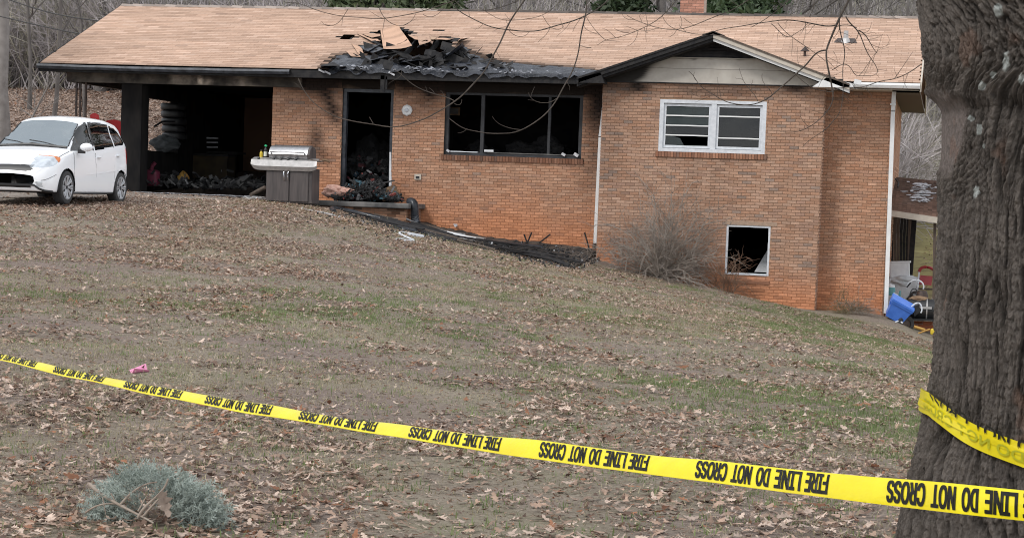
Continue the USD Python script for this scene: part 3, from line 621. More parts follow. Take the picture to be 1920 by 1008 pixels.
def sheet(pts, bend, mt, tintc=None, lift0=.02, n=10, name='bent_sheet', label=None, curl=0.0):
    """A torn roof sheet: quad of photographed corners (upper left, upper right, lower right, lower left) bent up from the slope."""
    A, B_, C, D = [np.array(roof_xt(*p)) for p in pts]
    s = np.linspace(0, 1, n)[:, None, None]; w = np.linspace(0, 1, n)[None, :, None]
    Q = (A * (1 - w) + B_ * w) * (1 - s) + (D * (1 - w) + C * w) * s
    nz = meshkit.fbm(np.concatenate([Q * 3, 0 * Q[..., :1]], -1), 3, 5)
    h = lift0 + bend * (s[..., 0] ** 1.5) + curl * w[..., 0] ** 2 + .05 * (nz - .5)
    top, bot = roofp(Q[..., 0], Q[..., 1], h), roofp(Q[..., 0], Q[..., 1], h - .018)
    rowt = np.array([.74, 1.05, .98, 1.1, .8, 1.06, 1.0, 1.12, .78, 1.0, 1.08, .9])[:n]; m = MB().grid(top, (np.asarray(tintc) * rowt[:, None, None] * np.ones((n, n, 1)) * (.9 + .2 * nz[..., None])) if tintc is not None else (1, 1, 1)); m.grid(bot[::-1], (.03, .03, .03) if tintc is not None else (1, 1, 1))
    put(roof, name, m, mt, label=label)
TAN = (.48, .31, .22)
sheet([(446, 37), (466, 35), (484, 69), (450, 67)], .15, M_shingle, TAN, .05, curl=.13, label='large tan sheet of shingles curling over the hole')
sheet([(418, 40), (440, 45), (446, 52), (436, 52)], .06, M_shingle, TAN, .03)
sheet([(489, 44), (503, 46), (506, 58), (492, 60)], .10, M_shingle, (.40, .27, .2), .05, curl=.05)
sheet([(405, 60), (416, 58), (424, 72), (412, 70)], .07, M_shingle, (.44, .29, .21), .03)
sheet([(430, 60), (440, 57), (450, 68), (438, 70)], .12, M_tar, None, .06, curl=.05)
sheet([(424, 41), (446, 42), (446, 47), (436, 49)], .05, M_shingle, (.42, .27, .19), .05)
sheet([(412, 52), (424, 57), (427, 68), (420, 66)], .04, M_shingle, TAN, .04)
sheet([(478, 42), (493, 46), (497, 51), (486, 49)], .03, M_shingle, TAN, .04)
sheet([(502, 45), (512, 46), (505, 53), (494, 54)], .08, M_shingle, (.4, .28, .2), .05)
sheet([(512, 46), (535, 46), (522, 50), (508, 49)], .05, M_shingle, TAN, .03)
sheet([(494, 55), (502, 54), (499, 63), (482, 66)], .16, M_tar, None, .05, label='charred sheet rising from the hole')
sheet([(500, 42), (509, 43), (507, 57), (499, 55)], .12, M_shingle, (.36, .24, .18), .05, curl=-.06)
sheet([(463, 46), (474, 47), (478, 60), (466, 62)], .18, M_tar, None, .03, curl=.08)
sheet([(538, 48), (552, 47), (541, 54), (530, 56)], .10, M_shingle, (.42, .28, .21), .04, curl=.05)
sheet([(522, 66), (546, 60), (543, 68), (520, 82)], .24, M_tar, None, .06, curl=.1, label='charred flap standing up at the right of the hole')
sheet([(421, 56), (436, 53), (446, 58), (432, 66)], .10, M_tar, None, .04)
sheet([(436, 68), (452, 62), (456, 74), (430, 80)], .13, M_tar, None, .04)
sheet([(470, 74), (492, 66), (500, 78), (466, 82)], .13, M_tar, None, .05)
sheet([(376, 78), (392, 74), (400, 84), (372, 84)], .1, M_char, None, .04)
b = MB()
for k in range(150):
    cu, cv = ((rng.normal(445, 16), rng.normal(68, 6)) if k % 2 else (rng.normal(535, 14), rng.normal(66, 6))) if k < 44 else (rng.normal(490, 30), rng.normal(77, 2.5)) if k < 100 else (rng.uniform(400, 600), rng.normal(80, 3))
    x, t = roof_xt(cu, cv)
    if t < -.02 or t > SL: continue
    a0 = rng.uniform(0, 6.28); sz = rng.uniform(.08, .34) * (1 if k < 100 else .6); up_ = rng.uniform(.03, .28) * (1 if k < 100 else .4)
    pp = [roofp(x + sz * math.cos(a0 + da) * rng.uniform(.4, 1), t + .6 * sz * math.sin(a0 + da) * rng.uniform(.4, 1), hh_) for da, hh_ in ((0, .0), (1.7, up_ * .7), (3.3, up_), (4.9, up_ * .3))]
    pp = np.array(pp); b.raw(np.vstack([pp, pp - [0, 0, .014]]), BOXF)
put(roof, 'burnt_shards', b, M_char, kind='stuff')
for k in range(6):
    x = -14.6 + k * .55; put(house, 'rafter', MB().raw([[x, EY, EZ - .2], [x + .04, EY, EZ - .2], [x + .04, RY, RZ - .2], [x, RY, RZ - .2], [x, EY, EZ - .05], [x + .04, EY, EZ - .05], [x + .04, RY, RZ - .05], [x, RY, RZ - .05]], BOXF), M_char)
put(house, 'burnt_eave_drip', MB().mm((-13.05, EY - .02, 2.42), (-12.95, EY + .02, 2.82)).mm((-12.93, EY - .02, 2.5), (-12.89, EY + .02, 2.8)), M_char)
for u, v in ((377, 83), (384, 85), (459, 86)): p = W(u, v, EY - .05); put(house, 'torn_strip', MB().box(p, (.16, .03, .04), rot((0, 1, 0), 25)), M_ash)

# small cross gable
GX0, GZ0 = -5.29, 3.92; GS = .352; GE = 3.05
for sg in (-1, 1):
    mtx = M_char if sg < 0 else M_white
    xe, ze = GX0 + sg * GE, GZ0 - GS * GE
    m = MB().raw([[GX0, 43.95, GZ0], [xe, 43.95, ze], [GX0 + sg * 2.83, EY, EZ], [GX0, 46.85, GZ0], [GX0, 43.95, GZ0 - .03], [xe, 43.95, ze - .03], [GX0 + sg * 2.83, EY, EZ - .03], [GX0, 46.85, GZ0 - .03]], [[0, 1, 2], [0, 2, 3], [4, 6, 5], [4, 7, 6], [0, 4, 5], [0, 5, 1]])
    put(house, 'gable_roof', m, M_char)
    up = np.array([sg * GS, 0, 1]) / math.hypot(1, GS)
    def strip(o0, o1, y0, y1, mt, nm, lb=None, x0=0.0, x1=GE):
        a, c = np.array([GX0 + sg * x0, 0, GZ0 - GS * x0]), np.array([GX0 + sg * x1, 0, GZ0 - GS * x1]); vv = []
        for y in (y0, y1):
            for p, o in ((a, o0), (c, o0), (c, o1), (a, o1)): vv.append([p[0], y, p[2] - o])
        put(house, nm, MB().raw(vv, [[0, 1, 2, 3], [7, 6, 5, 4], [0, 4, 5, 1], [1, 5, 6, 2], [2, 6, 7, 3], [3, 7, 4, 0]]), mt, label=lb)
    strip(-.012, .03, 43.93, 44.0, M_char if sg < 0 else M_wood, 'drip_edge')
    strip(.03, .12, 43.95, 43.98, mtx if sg < 0 else M_trim, 'gable_fascia', 'burnt black rake board' if sg < 0 else 'tan and white rake board')
    strip(.12, .20, 44.0, 44.03, mtx if sg < 0 else M_white, 'frieze')
    strip(.19, .20, 44.0, YG, M_char, 'gable_soffit')
put(roof, 'ridge_cap', MB().raw([[GX0 - .25, 43.93, GZ0 - .06], [GX0, 43.93, GZ0 + .035], [GX0 + .25, 43.93, GZ0 - .06], [GX0 - .25, 44.6, GZ0 - .06], [GX0, 44.6, GZ0 + .035], [GX0 + .25, 44.6, GZ0 - .06]], [[0, 1, 4], [0, 4, 3], [1, 2, 5], [1, 5, 4], [0, 2, 1]], (.07, .06, .055)), M_shingle)
# gable front: two wide boards, louvre triangle burnt black above
def gable_board(z0, z1, Y, nm):
    xs = np.linspace(-1, 1, 90); zz = np.linspace(z0, z1, 8); vv = []
    wl = lambda z: np.minimum((GZ0 - .19 - z) / GS, GE - .16)
    Q = np.stack([np.stack([GX0 + xs * wl(z), Y + 0 * xs + .012 * (z - z0) / (z1 - z0), z + 0 * xs], 1) for z in zz], 1)
    X_, Z_ = Q[..., 0], Q[..., 2]
    nn = meshkit.fbm(np.stack([X_ * 2, Z_ * 2, 0 * X_], -1), 4, 8)
    k = np.clip(sm(-(X_ - GX0) - 1.15 * (2.72 + .62 - Z_) * 1.0 - .9 + .5 * (nn - .5), .05, .45) + .25 * sm(-(X_ - GX0) + .3 * nn, 1.2, 2.6), 0, 1)
    k = np.maximum(k, .96 * sm(Z_ + .3 * np.abs(nn - .5), 3.37, 3.44))
    tt = (1 - k)[..., None] * np.array([1, 1, 1]) + k[..., None] * np.array([.035, .032, .03])
    m = MB().grid(Q, tt); m.grid(Q[::-1] + [0, .03, 0], (.3, .3, .3)); put(house, nm, m, M_siding)
gable_board(2.82, 3.135, YG - .05, 'siding_board'); gable_board(3.14, 3.37, YG - .045, 'siding_board')
put(house, 'siding_backing', MB().raw([[GX0 - 2.8, YG - .02, 2.8], [GX0 + 2.8, YG - .02, 2.8], [GX0 + .9, YG - .02, 3.5], [GX0 - .9, YG - .02, 3.5]], [[0, 1, 2, 3]]), M_char)
put(house, 'louvre_trim', MB().mm((GX0 - 1.0, YG - .06, 3.365), (GX0 + 1.05, YG - .03, 3.39), (.75, .75, .72)), M_siding)
put(house, 'louvre', MB().raw([[GX0 - 1.6, YG, 3.36], [GX0 + 1.6, YG, 3.36], [GX0, YG, GZ0 - .1], [GX0 - 1.6, YG + .1, 3.36], [GX0 + 1.6, YG + .1, 3.36], [GX0, YG + .1, GZ0 - .1]], [[0, 1, 2], [5, 4, 3]]), M_char)
for k in range(4): put(house, 'louvre_slat', MB().box((GX0, YG - .01, 3.42 + k * .065), (2 * (GZ0 - .25 - 3.42 - k * .065) / GS * .82, .05, .012), rot((1, 0, 0), 35)), M_char)
put(house, 'eave_return', MB().raw([[-3.05, 43.95, 2.77], [-2.16, 43.95, 2.77], [-2.16, 43.95, 2.86], [-2.75, 43.95, 2.98], [-3.05, YM, 2.77], [-2.16, YM, 2.77], [-2.16, YM, 2.86], [-2.75, YM, 2.98]], [[0, 1, 2, 3], [7, 6, 5, 4], [0, 4, 5, 1], [1, 5, 6, 2], [2, 6, 7, 3], [3, 7, 4, 0]]), M_white, label='boxed white eave return')
put(house, 'eave_return', MB().raw([[-8.3, 43.95, 2.74], [-7.7, 43.95, 2.74], [-7.8, 43.95, 2.98], [-8.3, 43.95, 2.84], [-8.3, YM, 2.74], [-7.7, YM, 2.74], [-7.8, YM, 2.98], [-8.3, YM, 2.84]], [[0, 1, 2, 3], [7, 6, 5, 4], [0, 4, 5, 1], [1, 5, 6, 2], [2, 6, 7, 3], [3, 7, 4, 0]]), M_char, label='boxed burnt eave return')
p = W(1005, 96, 43.93); put(house, 'gutter_end', MB().box(p, (.15, .1, .1), rot((0, 1, 0), 12)), M_white)
put(house, 'wall_head_trim', MB().mm((XA + .02, YG - .056, 2.795), (XB - .02, YG - .02, 2.818)), M_char)

# downspouts
def downspout(pts, Y, mt, lb, w=.075):
    P = np.array([W(u, v, Y) for u, v in pts]); P[:, 1] = Y + np.array([0, .0] + [0] * (len(pts) - 2)); m = MB()
    for a, c in zip(P[:-1], P[1:]):
        d = c - a; L = np.linalg.norm(d); ang = math.degrees(math.atan2(d[0], -d[2])); m.box((a + c) / 2, (w, w * .8, L + .02), rot((0, 1, 0), -ang))
    return put(house, 'downspout', m, mt, label=lb)
d = downspout([(708, 110), (708, 122), (703.5, 160), (697, 290)], 44.86, M_white, 'white downspout beside the projecting wall')
p = W(696.8, 288, 44.85); put(d, 'foot', MB().box(p, (.08, .1, .14)), M_iron)
d = downspout([(1048, 104), (1046.5, 130), (1038, 366)], 44.88, M_white, 'white downspout at the right corner', .09)
p0 = W(1049, 103, 44.8)
put(d, 'strap', MB().box(W(1046.5, 122, 44.83), (.13, .02, .04)), M_white)

# picture window: burnt-out frame, no glass left
def wbar(u0, v0, u1, v1, Y, dy=.06): a, c = pxbox(u0, v0, u1, v1, Y, dy); return MB().mm(a, c)
wf = put(house, 'picture_window', MB().mm((WIN1[0], YM + .05, WIN1[2]), (WIN1[0] + .09, YM + .16, WIN1[3])).mm((WIN1[1] - .09, YM + .05, WIN1[2]), (WIN1[1], YM + .16, WIN1[3])).mm((WIN1[0] + .09, YM + .05, WIN1[3] - .06), (WIN1[1] - .09, YM + .16, WIN1[3])).mm((WIN1[0] + .09, YM + .02, WIN1[2]), (WIN1[1] - .09, YM + .16, WIN1[2] + .07)), M_charf, label='burnt-out picture window frame without glass')
put(wf, 'mullion', MB().mm((-10.80, YM + .06, WIN1[2] + .07), (-10.72, YM + .14, WIN1[3] - .06)), M_charf)
put(wf, 'mullion', MB().mm((-9.19, YM + .06, WIN1[2] + .07), (-9.13, YM + .14, WIN1[3] - .06)), M_charf)
put(wf, 'inner_sill', MB().mm((-11.5, YM + .0, WIN1[2] + .07), (-10.84, YM + .10, WIN1[2] + .092)), M_alum)
put(wf, 'inner_sill', MB().mm((-10.6, YM + .0, WIN1[2] + .07), (-8.5, YM + .10, WIN1[2] + .088)), M_slab)
for x, s in ((-11.55, .05), (-8.78, .06), (-8.48, .07)): put(wf, 'debris_scrap', MB().box((x, YM + .0, WIN1[2] + .09), (s * 1.6, .06, s), rot((0, 1, 0), 30)), M_ash)
p = W(573, 178.5, 45.0); put(wf, 'debris_scrap', MB().box((p[0], 44.99, WIN1[2] + .12), (.22, .06, .05)), M_ppl)
# door opening: scorched jambs and a leaning strip
dj = put(house, 'door_frame', MB().mm((DOOR[0], YM + .04, DOOR[2]), (DOOR[0] + .09, YM + .18, DOOR[3])).mm((DOOR[1] - .08, YM + .04, DOOR[2]), (DOOR[1], YM + .18, DOOR[3])).mm((DOOR[0] + .09, YM + .04, DOOR[3] - .08), (DOOR[1] - .08, YM + .18, DOOR[3])), M_gutterblk, label='scorched empty door frame')
put(dj, 'weather_strip', MB().raw([W(456.5, 178, 45.0), W(458.6, 178, 45.0), W(459, 217, 44.98), W(456, 217, 44.98)], [[0, 1, 2, 3]]).tube([W(457.5, 178, 45.0), W(457.4, 218, 44.97)], .022, 6), M_ppl)
# double window in the projecting wall
def sash(x0, x1, bars, glass, lb):
    z0, z1 = WIN2[2] + .09, WIN2[3] - .09; y = YG + .03; fr = .055
    s = put(win2, 'sash', MB().mm((x0, y, z0), (x0 + fr, y + .04, z1)).mm((x1 - fr, y, z0), (x1, y + .04, z1)).mm((x0 + fr, y, z1 - fr), (x1 - fr, y + .04, z1)).mm((x0 + fr, y, z0), (x1 - fr, y + .04, z0 + fr)), M_alum, label=lb)
    zz = [z0 + fr] + list(bars) + [z1 - fr]
    for k in range(len(zz) - 1):
        if glass[k] is not None: put(s, 'pane', MB().mm((x0 + fr, y + .015, zz[k]), (x1 - fr, y + .02, zz[k + 1])), glass[k])
        if k: put(s, 'glazing_bar', MB().mm((x0 + fr, y - .006, zz[k] - .014), (x1 - fr, y + .03, zz[k] + .014)), M_white)
    return s
win2 = put(house, 'window', MB().mm((WIN2[0], YG - .01, WIN2[2]), (WIN2[0] + .09, YG + .1, WIN2[3])).mm((WIN2[1] - .09, YG - .01, WIN2[2]), (WIN2[1], YG + .1, WIN2[3])).mm((WIN2[0] + .09, YG - .01, WIN2[3] - .08), (WIN2[1] - .09, YG + .1, WIN2[3])).mm((WIN2[0] + .09, YG - .01, WIN2[2]), (WIN2[1] - .09, YG + .1, WIN2[2] + .08)).mm((-5.31, YG - .005, WIN2[2] + .08), (-5.19, YG + .1, WIN2[3] - .08)), M_alum, label='grey-white double window, its left sash broken')
za, zb = WIN2[2] + .145, WIN2[3] - .145; h = zb - za
s1 = sash(WIN2[0] + .09, -5.31, [za + h * .26, za + h * .51, za + h * .76], [None, M_glassB, M_glassA, M_glassA], 'left sash of four panes, the lowest broken out')
s2 = sash(-5.19, WIN2[1] - .09, [za + h * .22, za + h * .77], [M_glassB, M_glassB, M_glassB], 'right sash of three panes')
put(s1, 'broken_glass', MB().raw([(-6.33, YG + .045, za), (-5.9, YG + .045, za), (-6.0, YG + .045, za + .16), (-6.33, YG + .045, za + .25)], [[0, 1, 2, 3]]), M_glassA)
# basement window
w3 = put(house, 'basement_window', MB().mm((WIN3[0], YG + .0, WIN3[2]), (WIN3[0] + .045, YG + .08, WIN3[3] - .03)).mm((WIN3[1] - .045, YG, WIN3[2]), (WIN3[1], YG + .08, WIN3[3] - .03)).mm((WIN3[0] + .045, YG, WIN3[3] - .075), (WIN3[1] - .045, YG + .08, WIN3[3] - .03)).mm((WIN3[0] + .045, YG - .02, WIN3[2]), (WIN3[1] - .045, YG + .08, WIN3[2] + .045)), M_alum, label='empty basement window frame')
put(house, 'basement_sill', MB().mm((WIN3[0] - .05, YG - .035, WIN3[2] - .19), (WIN3[1] + .03, YG - .0, WIN3[2] - .12), (.24, .12, .075)), M_brick)
put(house, 'basement_lintel', MB().mm((WIN3[0] - .03, YG - .016, WIN3[3] - .03), (WIN3[1] + .14, YG - .001, WIN3[3] + .06), (.33, .24, .18)), M_brick)
t = thing('pale_board', 'pale board leaning inside the basement window at its lower right', 'board'); q0 = W(899, 293, 45.2); q1 = W(884, 318, 45.0); q2 = W(902, 319, 45.0); q3 = W(903, 296, 45.2)
put(t, 'board_face', MB().raw([q1, q2, q3, q0, q1 + [0, .03, 0], q2 + [0, .03, 0], q3 + [0, .03, 0], q0 + [0, .03, 0]], BOXF), M_fabric)
t = thing('wall_picture', 'small pale picture seen dimly inside the left of the picture window', 'picture'); p = W(531, 130, 46.6); put(t, 'frame', MB().box(p, (.34, .03, .2)), M_card); put(t, 'sheet', MB().box(p + [0, -.02, 0], (.26, .012, .13)), M_slab)
for k, (u, v) in enumerate(((560, 176), (612, 175), (646, 172))):
    t = thing('burnt_armchair', ['black burnt armchair inside the left of the picture window', 'black burnt heap inside the middle of the picture window', 'black burnt heap inside the right pane of the picture window'][k], 'furniture'); p = W(u, v, 47.3); put(t, 'frame', MB().tm(lump(p + [0, 0, -.25], (.5, .4, .42), 60 + k, .7)), M_char)
# wall lamp base, outlet, vents, chimney
p = W(477.5, 129, 45.0)
l = put(house, 'wall_lamp', MB().tm(lathe([(.0, 0), (.115, 0), (.135, .03), (.11, .055), (.0, .06)], 8), rot((1, 0, 0), 90), (p[0], 44.985, p[2])), M_white, label='white eight-sided lamp base beside the front door')
put(l, 'lamp_centre', MB().tm(lathe([(0, 0), (.05, 0), (.04, .03), (0, .035)], 12), rot((1, 0, 0), 90), (p[0], 44.925, p[2])), M_alum)
p = W(490, 207, 45.0); o = put(house, 'outlet_cover', MB().box((p[0], 44.975, p[2]), (.16, .04, .13)), M_trim)
put(o, 'socket', MB().box((p[0], 44.95, p[2] - .01), (.08, .02, .05)), M_black)
p = W(535, 264, 45.0); put(house, 'water_tap', MB().tm(lathe([(0, 0), (.03, 0), (.03, .1), (0, .1)], 8), rot((1, 0, 0), 90), (p[0], 44.98, p[2])).box((p[0], 44.88, p[2] + .03), (.09, .02, .02)), M_alum)
x, t = roof_xt(991, 49); vp = put(roof, 'vent_flashing', MB().quad(roofp(x - .27, t - .1, .018), roofp(x + .27, t - .12, .018), roofp(x + .2, t + .25, .018), roofp(x - .2, t + .25, .018)), M_iron)
p = roofp(x, t, 0); put(vp, 'vent_pipe', MB().tm(lathe([(.13, -.05), (.08, .08), (.06, .1), (.055, .26), (.0, .26)], 14), None, p), M_steeld)
x, t = roof_xt(943, 66); p = roofp(x, t, 0); put(roof, 'small_vent', MB().tm(lathe([(.03, -.05), (.03, .12), (.11, .12), (.0, .24)], 4), None, p), M_iron)
b = MB(); pc0, pc1 = W(797, 10, 50.3), W(825, 10, 50.3); X0, X1 = pc0[0], pc1[0]
chm = put(roof, 'chimney', MB().mm((X0 + .012, 50.312, 3.9), (X1 - .012, 50.9, 6.2), (.4, .32, .27)), M_mortar)
for zz in np.arange(4.2, 6.1, PH):
    o = 0 if int(round(zz / PH)) % 2 else .1
    for a in np.arange(X0 - o, X1, PWx):
        l_, r_ = max(a, X0), min(a + BW, X1)
        if r_ - l_ > .03: put(chm, 'chimney_brick', MB().mm((l_, 50.3, zz), (r_, 50.33, zz + BH), np.array([.40, .21, .155]) * rng.normal(1, .1)), M_brick)

# ---------------------------------------------------------------- porch slab
pz = W(420, 238.5, 43.6)[2]
porch = thing('porch', 'low brick front stoop with a sooty concrete slab under the front door', 'porch')
P0, P1 = W(350, 237, 43.6)[0], W(480, 239, 43.6)[0]
put(porch, 'slab', MB().tm(rbox((P1 - P0, 1.46, .12), .02), None, ((P0 + P1) / 2, 44.27, pz - .01)), M_slab, smooth=40)
b = MB(); b.mm((P0 + .1, 43.68, -1.4), (P1 - .1, 44.98, pz - .06), (.2, .15, .11)); put(porch, 'core', b, M_mortar)
B = bricks(P0 + .09, P1 - .09, 43.68, [], -1.2, pz - .075); c = brick_tone(len(B)) * .8
for i in range(len(B)):
    if B[i, 3] < zg((B[i, 0] + B[i, 1]) / 2, 43.6) - .05: continue
    v, f, tt = brick_mesh(B[i:i + 1], 43.68, c[i:i + 1] * (.45 if rng.random() < .3 else 1)); put(porch, 'brick', (v, f), M_brick, tint=tt)
b = MB()
for zz in np.arange(pz - .075 - BH, -1.2, -PH):
    for a in (43.7, 43.91, 44.12, 44.33, 44.54, 44.75): b.mm((P1 - .1, a, zz), (P1 - .087, a + .19, zz + BH), brick_tone(1)[0] * .8)
put(porch, 'side_brickwork', b, M_brick, kind='stuff')

# ---------------------------------------------------------------- white hatchback
Pf = W(73, 239, 34.0)
Yr = min(np.arange(34.5, 37.5, .02), key=lambda y: abs(np.linalg.norm(W(136, 238.5, y) - Pf) - 2.6)); Pr = W(136, 238.5, Yr)
h_ = (Pf - Pr) / np.linalg.norm(Pf - Pr); l_ = np.cross([0, 0, 1], h_); l_ /= np.linalg.norm(l_); n_ = np.cross(h_, l_)
org = (Pf + Pr) / 2 - l_ * .74
CM = np.eye(4); CM[:3, 0], CM[:3, 1], CM[:3, 2], CM[:3, 3] = h_, l_, n_, org
car = thing('parked_car', 'white five-door hatchback car parked on the gravel drive beside the carport', 'car', mat4=CM)
xk = [-2.07, -2.05, -1.98, -1.85, -1.6, -1.3, -.9, -.5, -.1, .2, .45, .75, 1.02, 1.15, 1.4, 1.65, 1.82, 1.95, 2.03, 2.07]
zt = [.66, .98, 1.16, 1.34, 1.46, 1.505, 1.535, 1.54, 1.52, 1.475, 1.37, 1.215, 1.06, 1.02, .965, .895, .82, .73, .64, .55]
hw = [.60, .67, .73, .785, .825, .842, .847, .847, .847, .847, .847, .847, .845, .842, .835, .815, .785, .725, .64, .52]
zb_ = [.45, .34, .29, .25, .22, .2, .19, .19, .19, .19, .19, .19, .19, .19, .2, .2, .21, .22, .25, .33]
from scipy.interpolate import PchipInterpolator as PC
fz, fw, fb = PC(xk, zt), PC(xk, hw), PC(xk, zb_)
belt = PC([-2.07, -1.6, -.8, 0, .8, 1.1, 2.07], [1.10, 1.10, 1.05, 1.0, .955, .94, .5])
xs = np.unique(np.concatenate([np.linspace(-2.07, -1.9, 24), np.linspace(-1.9, 1.85, 250), np.linspace(1.85, 2.07, 30)])); nv = 96
prof = np.zeros((len(xs), nv, 3))
for i, x in enumerate(xs):
    T, Hw, Bz = float(fz(x)), float(fw(x)), float(fb(x)); Bl = min(float(belt(x)), T - .05)
    mid = Bz + (Bl - Bz) * .52
    ye = min(.60, Hw * .74) if T > 1.3 else np.interp(T, [.95, 1.3], [Hw * .86, .62])
    ze = T - (.055 if T > 1.2 else .03)
    # control outline: under, sill, waist, belt, roof edge, centre
    cy = [0.0, Hw * .88, Hw * .965, Hw, Hw * .985, Hw * .955, Hw * .955 - (Hw * .955 - ye) * .5, ye, ye * .6, 0.0]
    cz = [Bz, Bz, Bz + .05, mid, mid + (Bl - mid) * .6, Bl, Bl + (ze - Bl) * .52, ze, T - .012, T]
    s = np.array([0, .10, .14, .33, .47, .55, .70, .84, .92, 1.0])
    q = np.linspace(0, 1, nv)
    prof[i] = np.stack([np.full(nv, x), PC(s, cy)(q), PC(s, cz)(q)], 1)
q = np.linspace(0, 1, nv)
full = np.concatenate([prof, (prof * [1, -1, 1])[:, ::-1][:, 1:-1]], 1)          # a closed ring per station
NX, NR = full.shape[:2]
V = full.reshape(-1, 3)
V0 = V.copy()
zmap = lambda z: np.where(z > .95, .95 + (z - .95) * 1.25, z); xmap = lambda x: np.where(x < -1.45, -1.45 + (x + 1.45) * .66, x)
i, j = np.meshgrid(np.arange(NX - 1), np.arange(NR), indexing='ij'); k = (j + 1) % NR
F = np.stack([i * NR + j, (i + 1) * NR + j, (i + 1) * NR + k, i * NR + k], -1).reshape(-1, 4)
C = V[F].mean(1); x, y, z = C[:, 0], np.abs(C[:, 1]), C[:, 2]; left = C[:, 1]
nrm = np.cross(V[F[:, 2]] - V[F[:, 0]], V[F[:, 3]] - V[F[:, 1]]); nrm /= np.maximum(np.linalg.norm(nrm, axis=1, keepdims=True), 1e-9)
sgn_ = np.where(np.abs(C[:, 0]) > 1.9, np.sign((nrm * (C - [0, 0, .75])).sum(1)), np.sign((nrm * (C * [0, 1, 1] - [0, 0, .75])).sum(1)))
F = np.where(sgn_[:, None] < 0, F[:, ::-1], F); nrm *= sgn_[:, None]
inpoly = lambda a, c, pts: contains_xy(Polygon(pts), a, c)
AX = 1.30; arch = np.zeros(len(F), bool)
for a in (AX, -AX): arch |= (np.hypot(x - a, z - .315) < .355) & (y > .5)
side = (y > .58) & (z > .8)
g_front = side & inpoly(x, z, [(1.02, .985), (.36, 1.36), (.10, 1.43), (.02, 1.44), (.02, 1.02)]) & (np.abs(nrm[:, 1]) > .5)
g_quart = side & inpoly(x, z, [(1.0, .97), (1.0, .99), (.62, 1.2), (.62, .99)]) & False
g_rear = side & inpoly(x, z, [(-.05, 1.025), (-.05, 1.445), (-.5, 1.455), (-.98, 1.43), (-.98, 1.085)]) & (np.abs(nrm[:, 1]) > .5)
g_qtr = side & inpoly(x, z, [(-1.03, 1.10), (-1.03, 1.42), (-1.35, 1.37), (-1.62, 1.25), (-1.66, 1.17), (-1.5, 1.13)]) & (np.abs(nrm[:, 1]) > .45)
g_wind = (x > .27) & (x < 1.03) & (y < np.interp(x, [.27, 1.03], [.575, .70])) & (nrm[:, 2] > .3) & (z > 1.0)
g_back = (x < -1.66) & (z > 1.1) & (y < .6) & (nrm[:, 0] < -.4)
lamp = (inpoly(x, z, [(1.50, .865), (1.55, .80), (1.78, .70), (2.0, .66), (2.02, .70), (1.93, .775), (1.75, .85), (1.6, .90)]) & (y > .40))
amber = lamp & (x < 1.62)
grille = (x > 1.75) & (y < .46) & (z > .60) & (z < .715) & (nrm[:, 0] > .3)
intake = (x > 1.85) & (y < .46) & (z > .285) & (z < .375) & (nrm[:, 0] > .3)
tail = (x < -1.72) & (y > .55) & (z > .80) & (z < 1.08)
under = (z < .235) & (nrm[:, 2] < -.2)
foglamp = (x > 1.7) & (y > .55) & (y < .66) & (np.hypot(z - .36, 0) < .05) & (nrm[:, 0] > .2)
cls = np.zeros(len(F), int)
for n0, m_ in ((1, g_front | g_rear | g_qtr), (2, g_wind), (3, g_back), (4, lamp & ~amber), (5, amber), (6, grille), (7, intake), (8, tail), (9, under), (10, foglamp)): cls[m_] = n0
cls[arch] = -1
V = np.stack([xmap(V0[:, 0]), V0[:, 1], zmap(V0[:, 2])], 1)
def sub(mask):
    f = F[mask]; u, inv = np.unique(f, return_inverse=True); return V[u], inv.reshape(f.shape)
def capped(extra, mask):
    v, f = sub(mask); return v, np.vstack([f[:, [0, 1, 2]], f[:, [0, 2, 3]]])
body = put(car, 'body', capped(0, cls == 0), M_paint, smooth=35)
for nm, c0, mt in (('windscreen', 2, M_wglass), ('rear_window', 3, M_cglass), ('grille', 6, M_black), ('lower_intake', 7, M_black), ('underside', 9, M_black)):
    if (cls == c0).any(): put(car, nm, capped(0, cls == c0), mt, smooth=40)
for nm, mk, mt in (('side_window', g_front, M_cglass), ('side_window', g_rear, M_cglass), ('quarter_window', g_qtr, M_cglass), ('headlight', lamp & ~amber, M_lens), ('turn_signal', amber, M_amber), ('tail_light', tail, M_tail), ('fog_lamp', foglamp, M_lens)):
    for sg in (1, -1):
        mm_ = mk & (np.sign(left) == sg) & ~arch
        if mm_.any(): put(car, nm, capped(0, mm_), mt, smooth=40)
for zz in (.625, .66, .695):
    gy = np.linspace(-.5, .5, 21); gxx = np.array([xs[np.argmax(np.where((fz(xs) > zz) & (fw(xs) > abs(yy)), xs, -9))] for yy in gy])
    put(car, 'grille_bar', MB().tube(np.stack([gxx - .02 - .10 * gy ** 2, gy, np.full(21, zz)], 1), .011, 5), M_chrome)
for zz in (.31, .355):
    gy = np.linspace(-.5, .5, 15); put(car, 'intake_bar', MB().tube(np.stack([2.035 - .25 * gy ** 2, gy, np.full(15, zz)], 1), .010, 5), M_paint)
